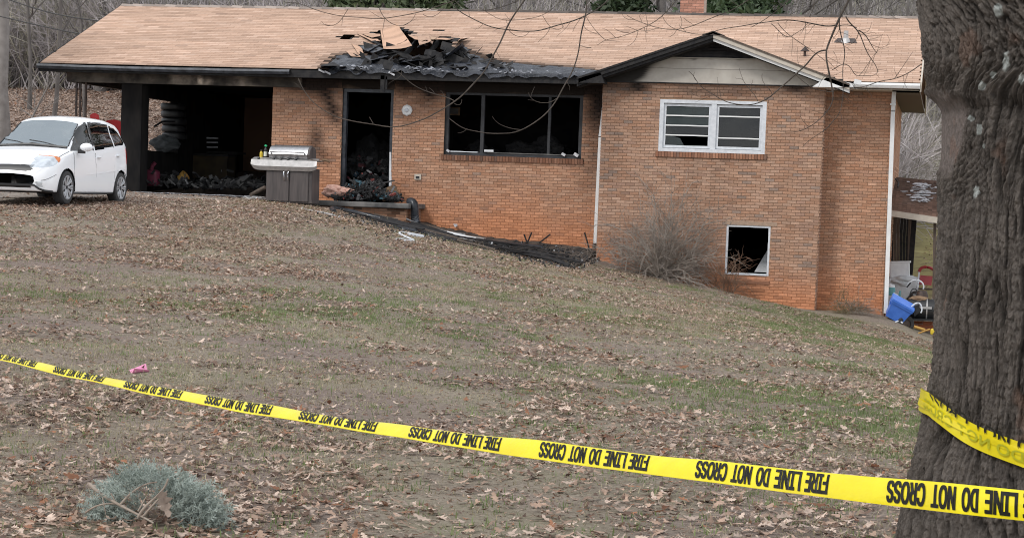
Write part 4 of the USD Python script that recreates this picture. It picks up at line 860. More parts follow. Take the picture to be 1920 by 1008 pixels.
def wheel(ax, sg):
    w = put(car, 'wheel', MB().tm(lathe([(.20, -.095), (.285, -.098), (.308, -.08), (.315, -.04), (.315, .04), (.308, .08), (.285, .098), (.215, .095), (.205, .07)], 40), rot((1, 0, 0), -90 * sg), (ax, sg * .745, .315)), M_rubber, smooth=50)
    m = MB().tm(lathe([(.0, .045), (.05, .05), (.06, .06), (.065, .045), (.18, .055), (.205, .085), (.215, .092), (.215, .0)], 40))
    put(w, 'hub_cap', m.xform(np.block([[rot((1, 0, 0), -90 * sg), np.array([[ax], [sg * .745], [.315]])], [np.zeros((1, 3)), np.ones((1, 1))]])), M_black, smooth=40)
    for t in range(8):
        a = t * math.pi / 4; m = MB()
        for da in (-.13, .13):
            p0, p1 = np.array([.045 * math.cos(a + da), .045 * math.sin(a + da), .068]), np.array([.205 * math.cos(a + da), .205 * math.sin(a + da), .09])
            m.tube([p0, (p0 + p1) / 2 + [0, 0, .004], p1], [.017, .016, .022], 6)
        put(w, 'spoke', m.xform(np.block([[rot((1, 0, 0), -90 * sg), np.array([[ax], [sg * .745], [.315]])], [np.zeros((1, 3)), np.ones((1, 1))]])), M_rim, smooth=60)
    put(w, 'rim_edge', MB().tm(lathe([(.20, .085), (.213, .1), (.225, .097), (.222, .085)], 40), rot((1, 0, 0), -90 * sg), (ax, sg * .745, .315)), M_rim, smooth=60)
    th = np.linspace(-.2, math.pi + .2, 24)
    put(car, 'wheel_arch', MB().grid(np.stack([np.stack([ax + .36 * np.cos(th), np.full(24, sg * yy), .315 + .36 * np.sin(th)], 1) for yy in (.45, .835)], 1)).quad((ax - .36, sg * .45, .19), (ax + .36, sg * .45, .19), (ax + .36, sg * .45, .68), (ax - .36, sg * .45, .68)), M_black)
for ax in (AX, -AX):
    for sg in (1, -1): wheel(ax, sg)
for sg in (1, -1):
    mm_ = trimesh.creation.icosphere(3); mm_.apply_scale([.085, .125, .082]); mv = put(car, 'mirror', MB().tm(mm_, None, (.80, sg * .985, 1.075)), M_paint, smooth=True)
    put(mv, 'mirror_arm', MB().mm((.76, sg * .83, .96), (.84, sg * .95, 1.03)), M_black)
    put(car, 'door_handle', MB().tm(rbox((.16, .03, .03), .012), None, (-.16, sg * .853, .905)), M_paint, smooth=40); put(car, 'door_handle', MB().tm(rbox((.16, .03, .03), .012), None, (-1.12, sg * .845, .955)), M_paint, smooth=40)
    put(car, 'pillar', MB().mm((-.045, sg * .60, .98), (.02, sg * .78, 1.44)) if False else MB().raw([[-.05, sg * .80, 1.05], [.02, sg * .80, 1.05], [.02, sg * .66, 1.54], [-.05, sg * .66, 1.54]], [[0, 1, 2, 3]]), M_black)
    for xa in (1.0, -.015, -1.0):
        zz = np.linspace(.26, .98, 14); put(car, 'door_seam', MB().tube(np.stack([xa - .0 * zz + (.06 if xa < -.5 else 0) * np.sin((zz - .2) * 3), sg * np.array([np.interp(a, [.2, .55, .75, .98], [.815, .846, .842, .82]) for a in zz]), zz], 1), .0035, 4), M_black)
put(car, 'cabin', MB().mm((-1.5, -.6, .5), (.95, .6, .93)).mm((-1.7, -.55, .9), (-1.45, .55, 1.08)), M_cabin)
for y0 in (.36, -.36):
    st = put(car, 'seat', MB().tm(rbox((.16, .46, .62), .06), rot((0, 1, 0), -12), (-.12, y0, 1.02)), M_cabin, smooth=40); put(st, 'headrest', MB().tm(rbox((.1, .26, .2), .04), None, (-.19, y0, 1.37)), M_cabin, smooth=40)
put(car, 'dashboard', MB().mm((.55, -.62, .8), (1.0, .62, .985)), M_cabin)
for y0, y1 in ((.5, -.1), (-.05, -.6)): put(car, 'wiper', MB().tube([(1.05, y0, 1.085), (.97, (y0 + y1) / 2, 1.145), (.93, y1, 1.18)], .010, 4), M_black)
for sg in (1, -1):
    ii = np.nonzero((xs > 1.06) & (xs < 1.52))[0][::6]; ln = V.reshape(NX, NR, 3)[ii, int(.68 * nv)] * [1, sg, 1] + [0, 0, .004]
    put(car, 'bonnet_seam', MB().tube(ln, .005, 4), M_black)
    ii = np.nonzero((xs > 1.72) & (xs < 2.05))[0][::4]; jj = int(.40 * nv); ln = V.reshape(NX, NR, 3)[ii, jj] * [1, sg, 1] + [.002, sg * .003, 0]
    put(car, 'bumper_seam', MB().tube(ln, .004, 4), M_black)
    put(car, 'sill_trim', MB().tube([(.98, sg * .80, .215), (0, sg * .815, .205), (-.95, sg * .80, .215)], .022, 5), M_black)
ii = np.nonzero(xs > 1.78)[0][::2]; tp = V.reshape(NX, NR, 3)[ii, int(.135 * nv)]; tp = np.vstack([tp, tp[::-1] * [1, -1, 1]]); put(car, 'bumper_lip', MB().tube(tp, .022, 5), M_black)
ii = np.nonzero((xs > .27) & (xs < 1.03))[0][::5]; Pv = V.reshape(NX, NR, 3)[ii]
for sg in (1, -1):
    ln = np.array([[p[np.argmin(np.abs(p[:nv, 1] - np.interp(x0, [.27, 1.03], [.575, .70])) + (p[:nv, 2] < 1.0) * 9)]][0] for p, x0 in zip(Pv, xs[ii])]) * [1, sg, 1] + [0, 0, .004]
    put(car, 'windscreen_trim', MB().tube(ln, .012, 5), M_black)
put(car, 'cowl_panel', MB().tube([(1.045, .70, 1.055), (1.07, 0, 1.10), (1.045, -.70, 1.055)], .03, 6), M_black)
put(car, 'wing_crease', MB().tube([(-1.55, .846, .70), (-.6, .852, .62), (.4, .851, .56)], .002, 4), M_paint)

# ---------------------------------------------------------------- barbecue on the drive edge, bottles on its shelf
GY = 42.8; gp = W(338, 235, GY); sc = 1.0
gb = float(zg(gp[0], GY)); gx0 = W(312, 200, GY)[0]; gx1 = W(366, 200, GY)[0]; zp = W(340, 193, GY)[2]
bbq = thing('barbecue_grill', 'stainless gas barbecue with a dark two-door cabinet, left of the front stoop', 'barbecue')
cw = gx1 - gx0; cxm = (gx0 + gx1) / 2
cab = put(bbq, 'cabinet', MB().tm(rbox((cw, .55, zp - gb - .1), .015), None, (cxm, GY + .28, (gb + zp) / 2 - .02)), M_enamel, smooth=40)
for k, sg in enumerate((-1, 1)):
    d0 = put(bbq, 'door', MB().tm(rbox((cw * .49 if sg < 0 else cw * .40, .03, zp - gb - .2), .01), None, (cxm - cw * .24 if sg < 0 else cxm + cw * .225, GY - .01, (gb + zp) / 2 - .03)), M_enamel, smooth=40)
    hx = cxm - cw * .05 + sg * .05; put(d0, 'handle', MB().tube([(hx, GY - .03, zp - .14), (hx, GY - .075, zp - .19), (hx - .01 * sg, GY - .075, zp - .30), (hx, GY - .03, zp - .35)], .014, 8), M_chrome, smooth=60)
a0, a1 = W(296, 186, GY)[0], W(373, 190, GY)[0]
G = []
for x_ in np.linspace(a0, a1, 40):
    e = min((x_ - a0) / .22, (a1 - x_) / .22, 1); dz = .10 * math.sqrt(max(0, 1 - (1 - e) ** 2))
    G.append([(x_, GY - .06, zp - .035 - dz), (x_, GY - .12, zp + .0 - dz * .4), (x_, GY - .09, zp + .10), (x_, GY + .12, zp + .16), (x_, GY + .5, zp + .15)])
pan = put(bbq, 'control_panel', MB().grid(np.array(G)), M_steeld, smooth=40)
for k in range(5):
    kx = W([302, 319.5, 328, 336.5, 345.5][k], 187, GY - .1)[0]; put(pan, 'knob', MB().tm(lathe([(.0, .05), (.028, .045), (.034, .0)], 14), rot((1, 0, 0), 60), (kx, GY - .03, zp + .125)), M_black, smooth=50)
lx0, lx1 = W(315, 180, GY)[0], W(360, 180, GY)[0]; lm = []
pr = [(GY + .02, .16), (GY - .01, .26), (GY + .02, .34), (GY + .09, .42), (GY + .2, .47), (GY + .38, .47), (GY + .5, .38), (GY + .52, .16)]
lid = put(bbq, 'lid', MB().grid(np.array([[(x_, y_, zp + z_ * .93) for y_, z_ in pr] for x_ in (lx0, lx1)])), M_steel, smooth=35)
put(lid, 'lid_end', MB().raw([(lx1, y_, zp + z_ * .93) for y_, z_ in pr] + [(lx1 + .05, y_ * .96 + (GY + .25) * .04, zp + z_ * .9) for y_, z_ in pr], [[0, 1, 9], [0, 9, 8], [1, 2, 10], [1, 10, 9], [2, 3, 11], [2, 11, 10], [3, 4, 12], [3, 12, 11], [4, 5, 13], [4, 13, 12], [5, 6, 14], [5, 14, 13], [6, 7, 15], [6, 15, 14], [8, 9, 10], [8, 10, 11], [8, 11, 12], [8, 12, 13], [8, 13, 14], [8, 14, 15]]), M_enamel)
put(lid, 'lid_end', MB().raw([(lx0, y_, zp + z_ * .93) for y_, z_ in pr], [[0, k + 1, k] for k in range(1, 7)]), M_enamel)
put(lid, 'handle', MB().tube([(lx0 + .06, GY - .01, zp + .26), (lx0 + .06, GY - .07, zp + .29), (lx1 - .06, GY - .07, zp + .29), (lx1 - .06, GY - .01, zp + .26)], .018, 8), M_steel, smooth=60)
put(lid, 'lid_rear_vent', MB().mm((lx0 + .03, GY + .3, zp + .44), (lx1, GY + .42, zp + .46)), M_enamel)
for dxx in (.05, cw - .05): put(bbq, 'castor', MB().tm(lathe([(0, -.02), (.05, -.02), (.05, .02), (0, .02)], 12), rot((1, 0, 0), 90), (gx0 + dxx, GY + .1, gb + .05)), M_black)
def bottle(name, label, u, v, h, r, mt, capm, cap_top, lab=None):
    p = W(u, v, GY + .12); z0 = zp + .145
    t = thing(name, label, 'bottle', loc=(p[0], GY + .15, z0))
    put(t, 'bottle_body', MB().tm(lathe([(0, 0), (r, 0), (r, h * .55), (r * .9, h * .66), (r * .35, h * .78), (r * .35, h * .86), (0, h * .86)], 16)), mt, smooth=40)
    put(t, 'cap', MB().tm(lathe([(r * .4, h * .84), (r * .8, h * .88), (r * .8, h * .95), (r * .2, h * (1.0 + cap_top)), (0, h * (1 + cap_top))], 12)), capm, smooth=40)
    if lab: put(t, 'bottle_label', MB().tm(lathe([(r * 1.01, h * .12), (r * 1.01, h * .48)], 16)), lab, smooth=True)
bottle('sauce_bottle', 'small amber bottle on the left shelf of the barbecue', 305.5, 185, .19, .035, M_yellowp, M_black, 0)
bottle('squeeze_bottle', 'dark bottle with pale label and bright green cap beside the barbecue lid', 310.5, 185, .30, .04, M_black, M_green, .0, M_label)
tg = thing('barbecue_brush', 'soot-covered long brush lying over the right end of the barbecue shelf', 'brush')
put(tg, 'brush_handle', MB().tube([W(364, 187, GY - .02), W(374, 189, GY - .05), W(381, 188, GY - .05)], .022, 6), M_wood)
put(tg, 'brush_head', MB().tube([W(378, 187, GY - .05), W(384, 188, GY - .05), W(386.5, 190, GY - .05)], [.03, .035, .02], 6), M_card)

# ---------------------------------------------------------------- debris on the stoop and in the doorway
b = MB(); p = W(391, 224, 44.0)
for k, (du, dv, s) in enumerate(((-1, 0, .2), (7, 1, .18), (-6, 2, .12), (13, 1, .14), (18, 0, .1))):
    q_ = W(391 + du, 224 + dv, 44.0); b.tm(lump(q_, (s * 1.15, .16, s * .72), 40 + k, .5))
t = thing('insulation_clump', 'clump of pink wall insulation lying on the stoop', 'insulation'); put(t, 'clump', b, M_pink, smooth=True)
t = thing('cardboard_box', 'scorched brown cardboard box on the right end of the stoop', 'box')
p = W(455, 226, 44.5); R = rot((0, 0, 1), 25) @ rot((0, 1, 0), -24)
put(t, 'box_side', MB().box(p, (.42, .3, .26), R), M_card)
for sg in (-1, 1): put(t, 'flap', MB().box(p + R @ [sg * .27, 0, .15], (.15, .28, .008), R @ rot((0, 1, 0), sg * 35)), M_card)
b = MB()
for k in range(800):
    u = rng.uniform(392, 470); v = 233 - abs(rng.normal(0, 1)) * (10 * math.exp(-((u - 428) / 22) ** 2) + 2.5); Yk = rng.uniform(43.75, 44.8); q_ = W(u, v, Yk)
    q_[2] = max(q_[2], pz + .06); c = np.array([1, 1, 1]) * rng.choice([.35, .6, 1.0, 3.0], p=[.5, .3, .14, .06])
    if rng.random() < .10: c = np.array([.9, 2.2, 2.8])
    if rng.random() < .05: c = np.array([5, 1.2, 1.0])
    s = rng.uniform(.015, .065); b.box(q_, (s * rng.uniform(1, 4.2), s, s * rng.uniform(.2, .8)), trimesh.transformations.random_rotation_matrix(rng.random(3))[:3, :3], c)
t = thing('debris_heap', 'heap of charred rubbish spilling from the doorway onto the stoop', 'debris'); put(t, 'debris', b, M_debris, kind='stuff')
put(t, 'mound', MB().tm(lump((W(428, 230, 44.7)[0], 45.1, pz + .02), (.75, .6, .26), 77, .5), tint=(.5, .5, .5)), M_debris, smooth=False)
put(t, 'charred_board', MB().box(W(440, 216, 44.5), (.95, .06, .03), rot((0, 1, 0), -14), (1, 1, 1)), M_debris)
b = MB()
for k in range(160):
    u = rng.uniform(408, 452); v = rng.uniform(184, 222); q_ = W(u, v, rng.uniform(45.6, 47)); s = rng.uniform(.03, .13); c = np.array([1, 1, 1]) * rng.choice([.2, .4, .7])
    if rng.random() < .1: c = np.array([.4, 1.0, 1.5])
    if rng.random() < .1: c = np.array([2.4, .6, .7])
    b.box(q_, (s * 1.6, s, s * .7), trimesh.transformations.random_rotation_matrix(rng.random(3))[:3, :3], c)
b.tm(lump((W(430, 215, 46.6)[0], 46.9, .6), (.6, .8, .75), 99, .6), tint=(.3, .3, .3))
t = thing('burnt_furniture_heap', 'dark heap of burnt household things filling the open doorway', 'debris'); put(t, 'rubble', b, M_debris, kind='stuff')

# broken gutter, poles and pipes in the bed along the wall
def hit(u, v, y0=45.0, y1=30.0):
    """Where the view ray through (u, v) meets the lawn, searched from the wall forwards."""
    Ys = np.arange(y1, y0, .06); Q = np.array([W(u, v, 1.0)]) * Ys[:, None]; g = zg(Q[:, 0], Ys); k = np.nonzero(Q[:, 2] <= g + .01)[0]
    return Q[k[0]] if len(k) else Q[-1]
def rod(name, label, cat, uv, r, mt, dz=0.0, group=None, Y0=44.0, n=8):
    P = []
    for u, v, *yy in uv:
        q_ = W(u, v, yy[0] if yy else Y0)
        if q_[2] < float(zg(q_[0], q_[1])) + r * .6 and q_[1] < 44.9: q_ = hit(u, v) + np.array([0, 0, r * .7])
        P.append(q_)
    t = thing(name, label, cat, group=group); put(t, 'length', MB().tube(spline(P, 6) if len(P) > 2 else P, r, n), mt, smooth=50); return t
t = rod('white_pipe', 'short white plastic pipe lying on the charred flower bed', 'pipe', [(523, 276.5, 43.9), (557, 281.5, 43.9)], .075, M_ppl, n=14)
put(t, 'pipe_end', MB().tube([W(555.5, 281.2, 43.9), W(557.5, 281.6, 43.9)], .082, 14), M_ppl)
rod('fallen_gutter', 'long blackened gutter lying along the foot of the wall, right of the white pipe', 'gutter', [(556, 281, 44.1), (590, 286, 44.15), (635, 292, 44.2)], .07, M_gutterblk)
rod('fallen_gutter', 'sagging dark gutter length leaning across the front of the stoop', 'gutter', [(392, 249, 43.3), (420, 251, 43.3), (440, 256, 43.2), (466, 268, 43.1)], .05, M_gutterblk)
rod('grey_pole', 'thin grey pole slanting down from the stoop corner to the flower bed', 'pole', [(476, 256, 43.5), (510, 268, 43.7), (545, 274, 43.9)], .020, mat('dull_pole', (.11, .11, .115), .5, (.22, .22, .22), 9))
rod('metal_strip', 'pale bent metal strip beneath the left end of the stoop', 'strip', [(355, 243.5, 43.0), (362, 247, 43.0), (374, 249, 43.0), (394, 254, 43.0)], .022, M_steeld)
rod('burnt_downspout', 'burnt black downspout hanging down beside the stoop', 'downspout', [(480, 236, 43.9), (485, 239, 43.8), (486, 250, 43.8), (489, 262, 43.8)], .10, M_gutterblk)
rod('chair_frame', 'bent grey tubular frame lying by the stoop corner', 'frame', [(463, 281, 43.2), (474, 273, 43.3), (478, 279, 43.2), (484, 281.5, 43.1), (474, 282, 43.1)], .022, M_alum)
rod('white_strip', 'white plastic strip lying left of the white pipe', 'strip', [(486, 270.5, 43.5), (506, 274, 43.6)], .03, M_ppl)
rod('grey_tube', 'bright grey tube end lying under the white strip', 'tube', [(479, 276, 43.3), (495, 279, 43.3)], .045, M_alum)
rod('charred_beam', 'charred beam lying beside the grey pole at the wall foot', 'beam', [(480, 265, 43.9), (506, 271, 44.0), (528, 274, 44.1)], .06, M_char)
bx_ = np.linspace(-13.0, -7.9, 130); low = PC([478, 500, 520, 560, 620, 660, 712], [268, 287, 292, 295, 304, 313, 327])
ub = [project(np.array([x, 45.0, -.8]))[0] for x in bx_]; Yl = np.array([hit(u, float(low(np.clip(u, 478, 712))))[1] for u in ub])
Yl = np.clip(Yl + .5 * (meshkit.noise(np.stack([bx_ * 2.3, 0 * bx_, 0 * bx_], 1), 2) - .5), 39, 44.8)
b = MB()
for k in range(2600):
    x = rng.uniform(-13.0, -7.7); yl = np.interp(x, bx_, Yl); Yk = 44.95 - (44.95 - yl) * abs(rng.normal(0, .55)); sz = rng.uniform(.008, .035)
    b.box((x, Yk, float(0)), np.array([rng.uniform(1, 3.5), 1, rng.uniform(.3, .9)]) * sz, trimesh.transformations.random_rotation_matrix(rng.random(3))[:3, :3], np.array([1, 1, 1]) * rng.choice([.35, .7, 1.3, 6, 10], p=[.48, .3, .18, .03, .01]))
ctr = np.array([v.mean(0) for v in b.v]); zc_ = zg(ctr[:, 0], ctr[:, 1]) + .03 + .06 * rng.random(len(ctr)) * np.exp(-(44.95 - ctr[:, 1]))
b.v = [v + [0, 0, z] for v, z in zip(b.v, zc_)]
_cb = []
for k in range(28):
    x = rng.uniform(-12.6, -8.2); yl = np.interp(x, bx_, Yl); Yk = 44.75 - (44.75 - yl) * rng.uniform(.05, .7); L = rng.uniform(.5, 2.1); a = rng.normal(0, .35); hx_ = np.array([math.cos(a), math.sin(a), 0]) * L / 2
    e0, e1 = np.array([x, Yk, 0]) - hx_, np.array([x, Yk, 0]) + hx_; e0[1], e1[1] = min(e0[1], 44.8), min(e1[1], 44.8); e0[2], e1[2] = float(zg(e0[0], e0[1])) + rng.uniform(.03, .12), float(zg(e1[0], e1[1])) + rng.uniform(.03, .16)
    t = thing(*(('charred_board', 'charred board lying in the burnt strip along the foot of the wall', 'board', 'charred boards along the foot of the wall') if k % 4 else ('metal_length', 'dull grey broken metal length among the charred boards at the foot of the wall', 'metal strip', 'metal lengths among the charred boards') if k % 8 else ('brown_board', 'weathered brown board among the charred boards at the foot of the wall', 'board', 'brown boards among the charred boards'))); d_ = (e1 - e0) / np.linalg.norm(e1 - e0); y_ = np.cross([0, 0, 1], d_); y_ /= np.linalg.norm(y_); R_b = np.stack([d_, y_, np.cross(d_, y_)], 1)
    put(t, 'plank', MB().box((e0 + e1) / 2, (L, rng.uniform(.04, .12), .025), R_b @ rot((1, 0, 0), rng.uniform(0, 40))), M_char if k % 4 else (M_steeld if k % 8 else M_wood))
put(None, 'charcoal_litter', b, M_debris, kind='stuff', label='black charcoal bits along the foot of the wall', cat='debris')
SS = np.linspace(0, 1, 26)[None]; XX = np.repeat(bx_[:, None], 26, 1); YY = 44.97 - SS * (44.97 - Yl)[:, None]; ZZ = zg(XX, YY) + .022 + .14 * np.exp(-SS * 6) * meshkit.fbm(np.stack([XX * 3, YY * 3, 0 * XX], -1), 4, 6) + .05 * (meshkit.fbm(np.stack([XX * 7, YY * 7, 0 * XX], -1), 3, 7) - .5) - .05 * SS ** 5
put(None, 'flower_bed', MB().grid(np.stack([XX, YY, ZZ], -1)), mat('charred_soil', (.012, .011, .010), .95, (.075, .058, .046), 2.2, detail=8, bump=.8, bscale=30, bdist=.03), True, kind='structure', label='charred flower bed along the wall')
for k, pts in enumerate(([(618, 284), (614, 274)], [(618, 284), (623, 272)], [(632, 284), (645, 274)], [(691, 294), (688, 282), (685, 272)])):
    rod('burnt_sapling', ['burnt sapling leaning left in the flower bed under the picture window', 'burnt sapling leaning right beside its twin under the picture window', 'low slanting burnt sapling in the flower bed right of the upright pair', 'tall burnt sapling beside the left downspout'][k], 'sapling', [(u, v, 44.6) for u, v in pts], .018, M_char)
t = thing('burnt_scrap', 'flat black burnt scrap on the grass left of the bare shrub', 'scrap'); put(t, 'piece', MB().box(W(702, 323, 43.2), (.28, .12, .03), rot((0, 1, 0), 14)), M_char)
t = thing('stake', 'thin pale stake standing in the grass left of the bare shrub', 'stake'); put(t, 'rod', MB().tube([W(731, 329, 43.3), W(733, 315, 43.3), W(735.5, 300, 43.3)], .012, 5), M_twig)

# ---------------------------------------------------------------- things in the carport
def tyre(u, v, Y, k, lb):
    p = W(u, v, Y); t = thing('tyre', lb, 'tyre', group=None, loc=p)
    put(t, 'tread', MB().tm(lathe([(.19, -.085), (.29, -.09), (.325, -.055), (.325, .055), (.29, .09), (.19, .085)], 28)), M_black, smooth=50)
for k in range(5): tyre(203 + .4 * k, 125 + 8.6 * k, 48.2, k, ['topmost tyre of the dark stack at the left in the carport', 'second tyre from the top of the carport stack', 'middle tyre of the five stacked in the carport', 'second tyre from the bottom of the carport stack', 'bottom tyre of the dark stack at the left in the carport'][k])
t = thing('petrol_can', 'dull red petrol can on the carport floor beside the scorched pier', 'petrol can'); p = W(177, 208, 45.9)
put(t, 'can_body', MB().tm(rbox((.42, .3, .40), .08), None, p), M_redd, smooth=50); put(t, 'spout', MB().tube([p + [0, 0, .2], p + [.03, 0, .3], p + [.10, 0, .38]], .05, 8), M_redd, smooth=50)
t = thing('ash_sack', 'pale grey bundle slumped below the side opening of the carport', 'sack'); p = W(194, 168, 47.3); put(t, 'bundle', MB().tm(lump(p, (.36, .3, .22), 5, .4)), mat('grey_cloth', (.035, .04, .042), .9, (.075, .08, .083), 6), smooth=True)
t = thing('workbench', 'dark shelf bench with metal rods along the back of the carport', 'bench'); p = W(238, 178, 50.5)
put(t, 'bench_top', MB().box(p, (2.2, .7, .06)), M_char)
for dx_ in (-1.0, 1.0): put(t, 'leg', MB().mm((p[0] + dx_ - .04, p[1] - .3, -.1), (p[0] + dx_ + .04, p[1] - .22, p[2])), M_char)
for k in range(3): put(t, 'metal_rod', MB().tube([p + [-.5, -.3, .12 + .13 * k], p + [.55, -.35, .14 + .12 * k]], .022, 6), M_alum)
t = thing('wooden_crate', 'scorched brown box low at the back of the carport', 'box'); p = W(248, 196, 49.5); put(t, 'crate_side', MB().box(p, (1.1, .6, .6)), mat('scorched_board', (.02, .014, .008), .9, (.05, .034, .015), 4)); put(t, 'crate_lid', MB().box(p + [0, 0, .33], (1.16, .66, .05)), M_char)
t = thing('yellow_tub', 'small yellow tub among the rubbish on the carport floor', 'tub'); p = W(211, 210, 47.0); put(t, 'tub_body', MB().tm(lathe([(0, 0), (.11, 0), (.14, .2), (.12, .2), (.1, .02)], 14), rot((0, 1, 0), 50), p), M_planky, smooth=40)
b = MB()
for k in range(420):
    u = rng.uniform(172, 318); q_ = W(u, 219 - abs(rng.normal(0, 5)) - 10 * math.exp(-((u - 195) / 18) ** 2) * rng.random(), 45); Yk = rng.uniform(45.3, 49); q_ = q_ / 45 * Yk; q_[2] = max(q_[2], -.07); s = rng.uniform(.015, .10)
    b.box(q_, (s * rng.uniform(1, 4), s, s * .4), trimesh.transformations.random_rotation_matrix(rng.random(3))[:3, :3], np.array([1, 1, 1]) * rng.choice([.15, .35, .6, 3], p=[.55, .3, .13, .02]))
t = thing('carport_rubbish', 'low heap of burnt rubbish across the carport floor', 'debris'); put(t, 'rubble', b, M_debris, kind='stuff')
rod('curved_hose', 'dark curved rod poking across the side opening of the carport', 'rod', [(181, 148, 46.6), (187, 144, 46.8), (193, 142, 47.2), (205, 142, 47.6)], .025, M_black)
rod('charred_plank', 'charred plank leaning on the carport floor left of the barbecue', 'plank', [(294, 228, 43.6), (305, 222, 43.8), (311, 219, 43.8)], .045, M_wood)
t = thing('crumpled_sheet', 'crumpled pale sheet of metal on the slab left of the barbecue', 'sheet'); put(t, 'sheet', MB().tm(lump(W(301, 232.5, 43.4), (.3, .2, .05), 8, .6)), M_steeld)
b = MB()
for k in range(60):
    q_ = W(rng.uniform(160, 300), 227 + rng.normal(0, 1.2), 44.15); q_[2] = -.095; s = rng.uniform(.02, .12); b.box(q_, (s * 2.5, s, .012), rot((0, 0, 1), rng.uniform(0, 180)))
put(None, 'ash_scraps', b, M_ash, kind='stuff', label='flat pale ash scraps along the carport slab edge')

def lawn_chair(u, v, Y, rz, lb):
    p = W(u, v, Y); z = float(zg(p[0], Y)); t = thing('lawn_chair', lb, 'chair', loc=(p[0], Y, z), rotz=rz)
    th = np.linspace(0, 1, 9); G = [[(-.24 + .48 * a, .2 + .12 * b_, .42 + .52 * b_ + .06 * math.sin(a * math.pi) * (b_ > .9)) for a in th] for b_ in np.linspace(0, 1, 5)]
    put(t, 'backrest', MB().grid(np.array(G)), M_red); put(t, 'seat', MB().mm((-.26, -.26, .38), (.26, .22, .42)), M_red)
    for sx in (-1, 1):
        put(t, 'frame_tube', MB().tube(spline([(sx * .3, .3, .02), (sx * .3, -.3, .02), (sx * .3, -.32, .4), (sx * .3, -.2, .62), (sx * .3, .22, .62)], 5), .018, 6), M_red)
lawn_chair(120, 166, 57, 2.6, 'red metal lawn chair on the leafy slope behind the car'); lawn_chair(133, 178, 55, 3.5, 'red metal lawn chair nearer the carport pier, right of the other')

# ---------------------------------------------------------------- lean-to at the right end and what is stored in it
shed = thing('lean_to', 'dark open lean-to with a brown shingle roof against the right end of the house', 'shed')
A_, B_, C_, D_ = W(1041.5, 246, 45.9), W(1112, 256.5, 45.9), W(1112, 213, 51), W(1049, 207, 51)
nrm_ = np.cross(B_ - A_, D_ - A_); nrm_ /= np.linalg.norm(nrm_)
cols = []; rr_ = MB()
for k in range(36):
    s0, s1 = k / 36, (k + 1) / 36
    n_t = 14
    for q_ in range(n_t):
        w0, w1 = (q_ + .02) / n_t, (q_ + .98) / n_t
        f_ = lambda s, w, h: (A_ * (1 - w) + B_ * w) * (1 - s) + (D_ * (1 - w) + C_ * w) * s + nrm_ * h
        put(shed, 'roof_shingle', MB().raw([f_(s0, w0, 0), f_(s0, w1, 0), f_(s1, w1, 0), f_(s1, w0, 0), f_(s0, w0, .02), f_(s0, w1, .02), f_(s1, w1, .004), f_(s1, w0, .004)], BOXF, np.array([.20, .125, .095]) * rng.normal(1, .16)), M_shingle) if k < 20 else rr_.raw([f_(s0, w0, 0), f_(s0, w1, 0), f_(s1, w1, 0), f_(s1, w0, 0), f_(s0, w0, .02), f_(s0, w1, .02), f_(s1, w1, .004), f_(s1, w0, .004)], BOXF, np.array([.15, .10, .08]) * rng.normal(1, .16))
put(shed, 'roof_shingles', rr_, M_shingle, kind='stuff')
put(shed, 'roof_deck', MB().raw([A_ - nrm_ * .06, B_ - nrm_ * .06, C_ - nrm_ * .06, D_ - nrm_ * .06, A_ - nrm_ * .003, B_ - nrm_ * .003, C_ - nrm_ * .003, D_ - nrm_ * .003], BOXF), M_wood)
F0, F1 = A_ + [0, -.03, 0], B_ + [0, -.03, 0]
put(shed, 'fascia_board', MB().raw([F0 + [0, 0, -.13], F1 + [0, 0, -.13], F1 + [0, .025, -.13], F0 + [0, .025, -.13], F0 + [0, 0, .01], F1 + [0, 0, .01], F1 + [0, .025, .01], F0 + [0, .025, .01]], BOXF), M_trim)
def shed_board(u0, u1, vt, vb, Y, nm, mt, lean=0):
    a, c, d, e = W(u0, vt, Y), W(u1, vt, Y), W(u1 + lean, vb, Y), W(u0 + lean, vb, Y)
    put(shed, nm, MB().raw([e, d, d + [0, .05, 0], e + [0, .05, 0], a, c, c + [0, .05, 0], a + [0, .05, 0]], BOXF), mt)
for u in np.arange(1037, 1068, 3.6): shed_board(u, u + 3.4, 249, 372, 50.2 + .02 * rng.random(), 'wall_board', M_wood if rng.random() < .5 else M_char, -2)
shed_board(1064.5, 1067.2, 255, 330, 49.0, 'post', M_wood, -1.5); shed_board(1068.5, 1074.5, 254, 322, 47.5, 'post', M_char, -5); shed_board(1094, 1097.5, 252, 380, 46.1, 'post', M_wood, -2)
b = MB()
for k in range(90):
    s, w = rng.uniform(.30, .85), np.clip(rng.normal(.52, .13), .2, .9); q_ = f_(s, w, .03 + .02 * rng.random()); sz = rng.uniform(.02, .10)
    b.box(q_, (sz * 2, sz, sz * .15), rot((1, 0, 0), 8 + rng.normal(0, 8)) @ rot((0, 0, 1), rng.uniform(0, 180)))
t = thing('fallen_ash', 'pale scatter of ash and scraps lying on the lean-to roof', 'debris'); put(t, 'scraps', b, M_ash, kind='stuff')
x_, _ = 0, 0
t = thing('roof_branch', 'short dark stick lying on the lean-to roof by the wall corner', 'stick'); put(t, 'stick', MB().tube([W(1049, 209, 50), W(1053, 214, 49), W(1052, 219, 48)], .02, 5), M_char)

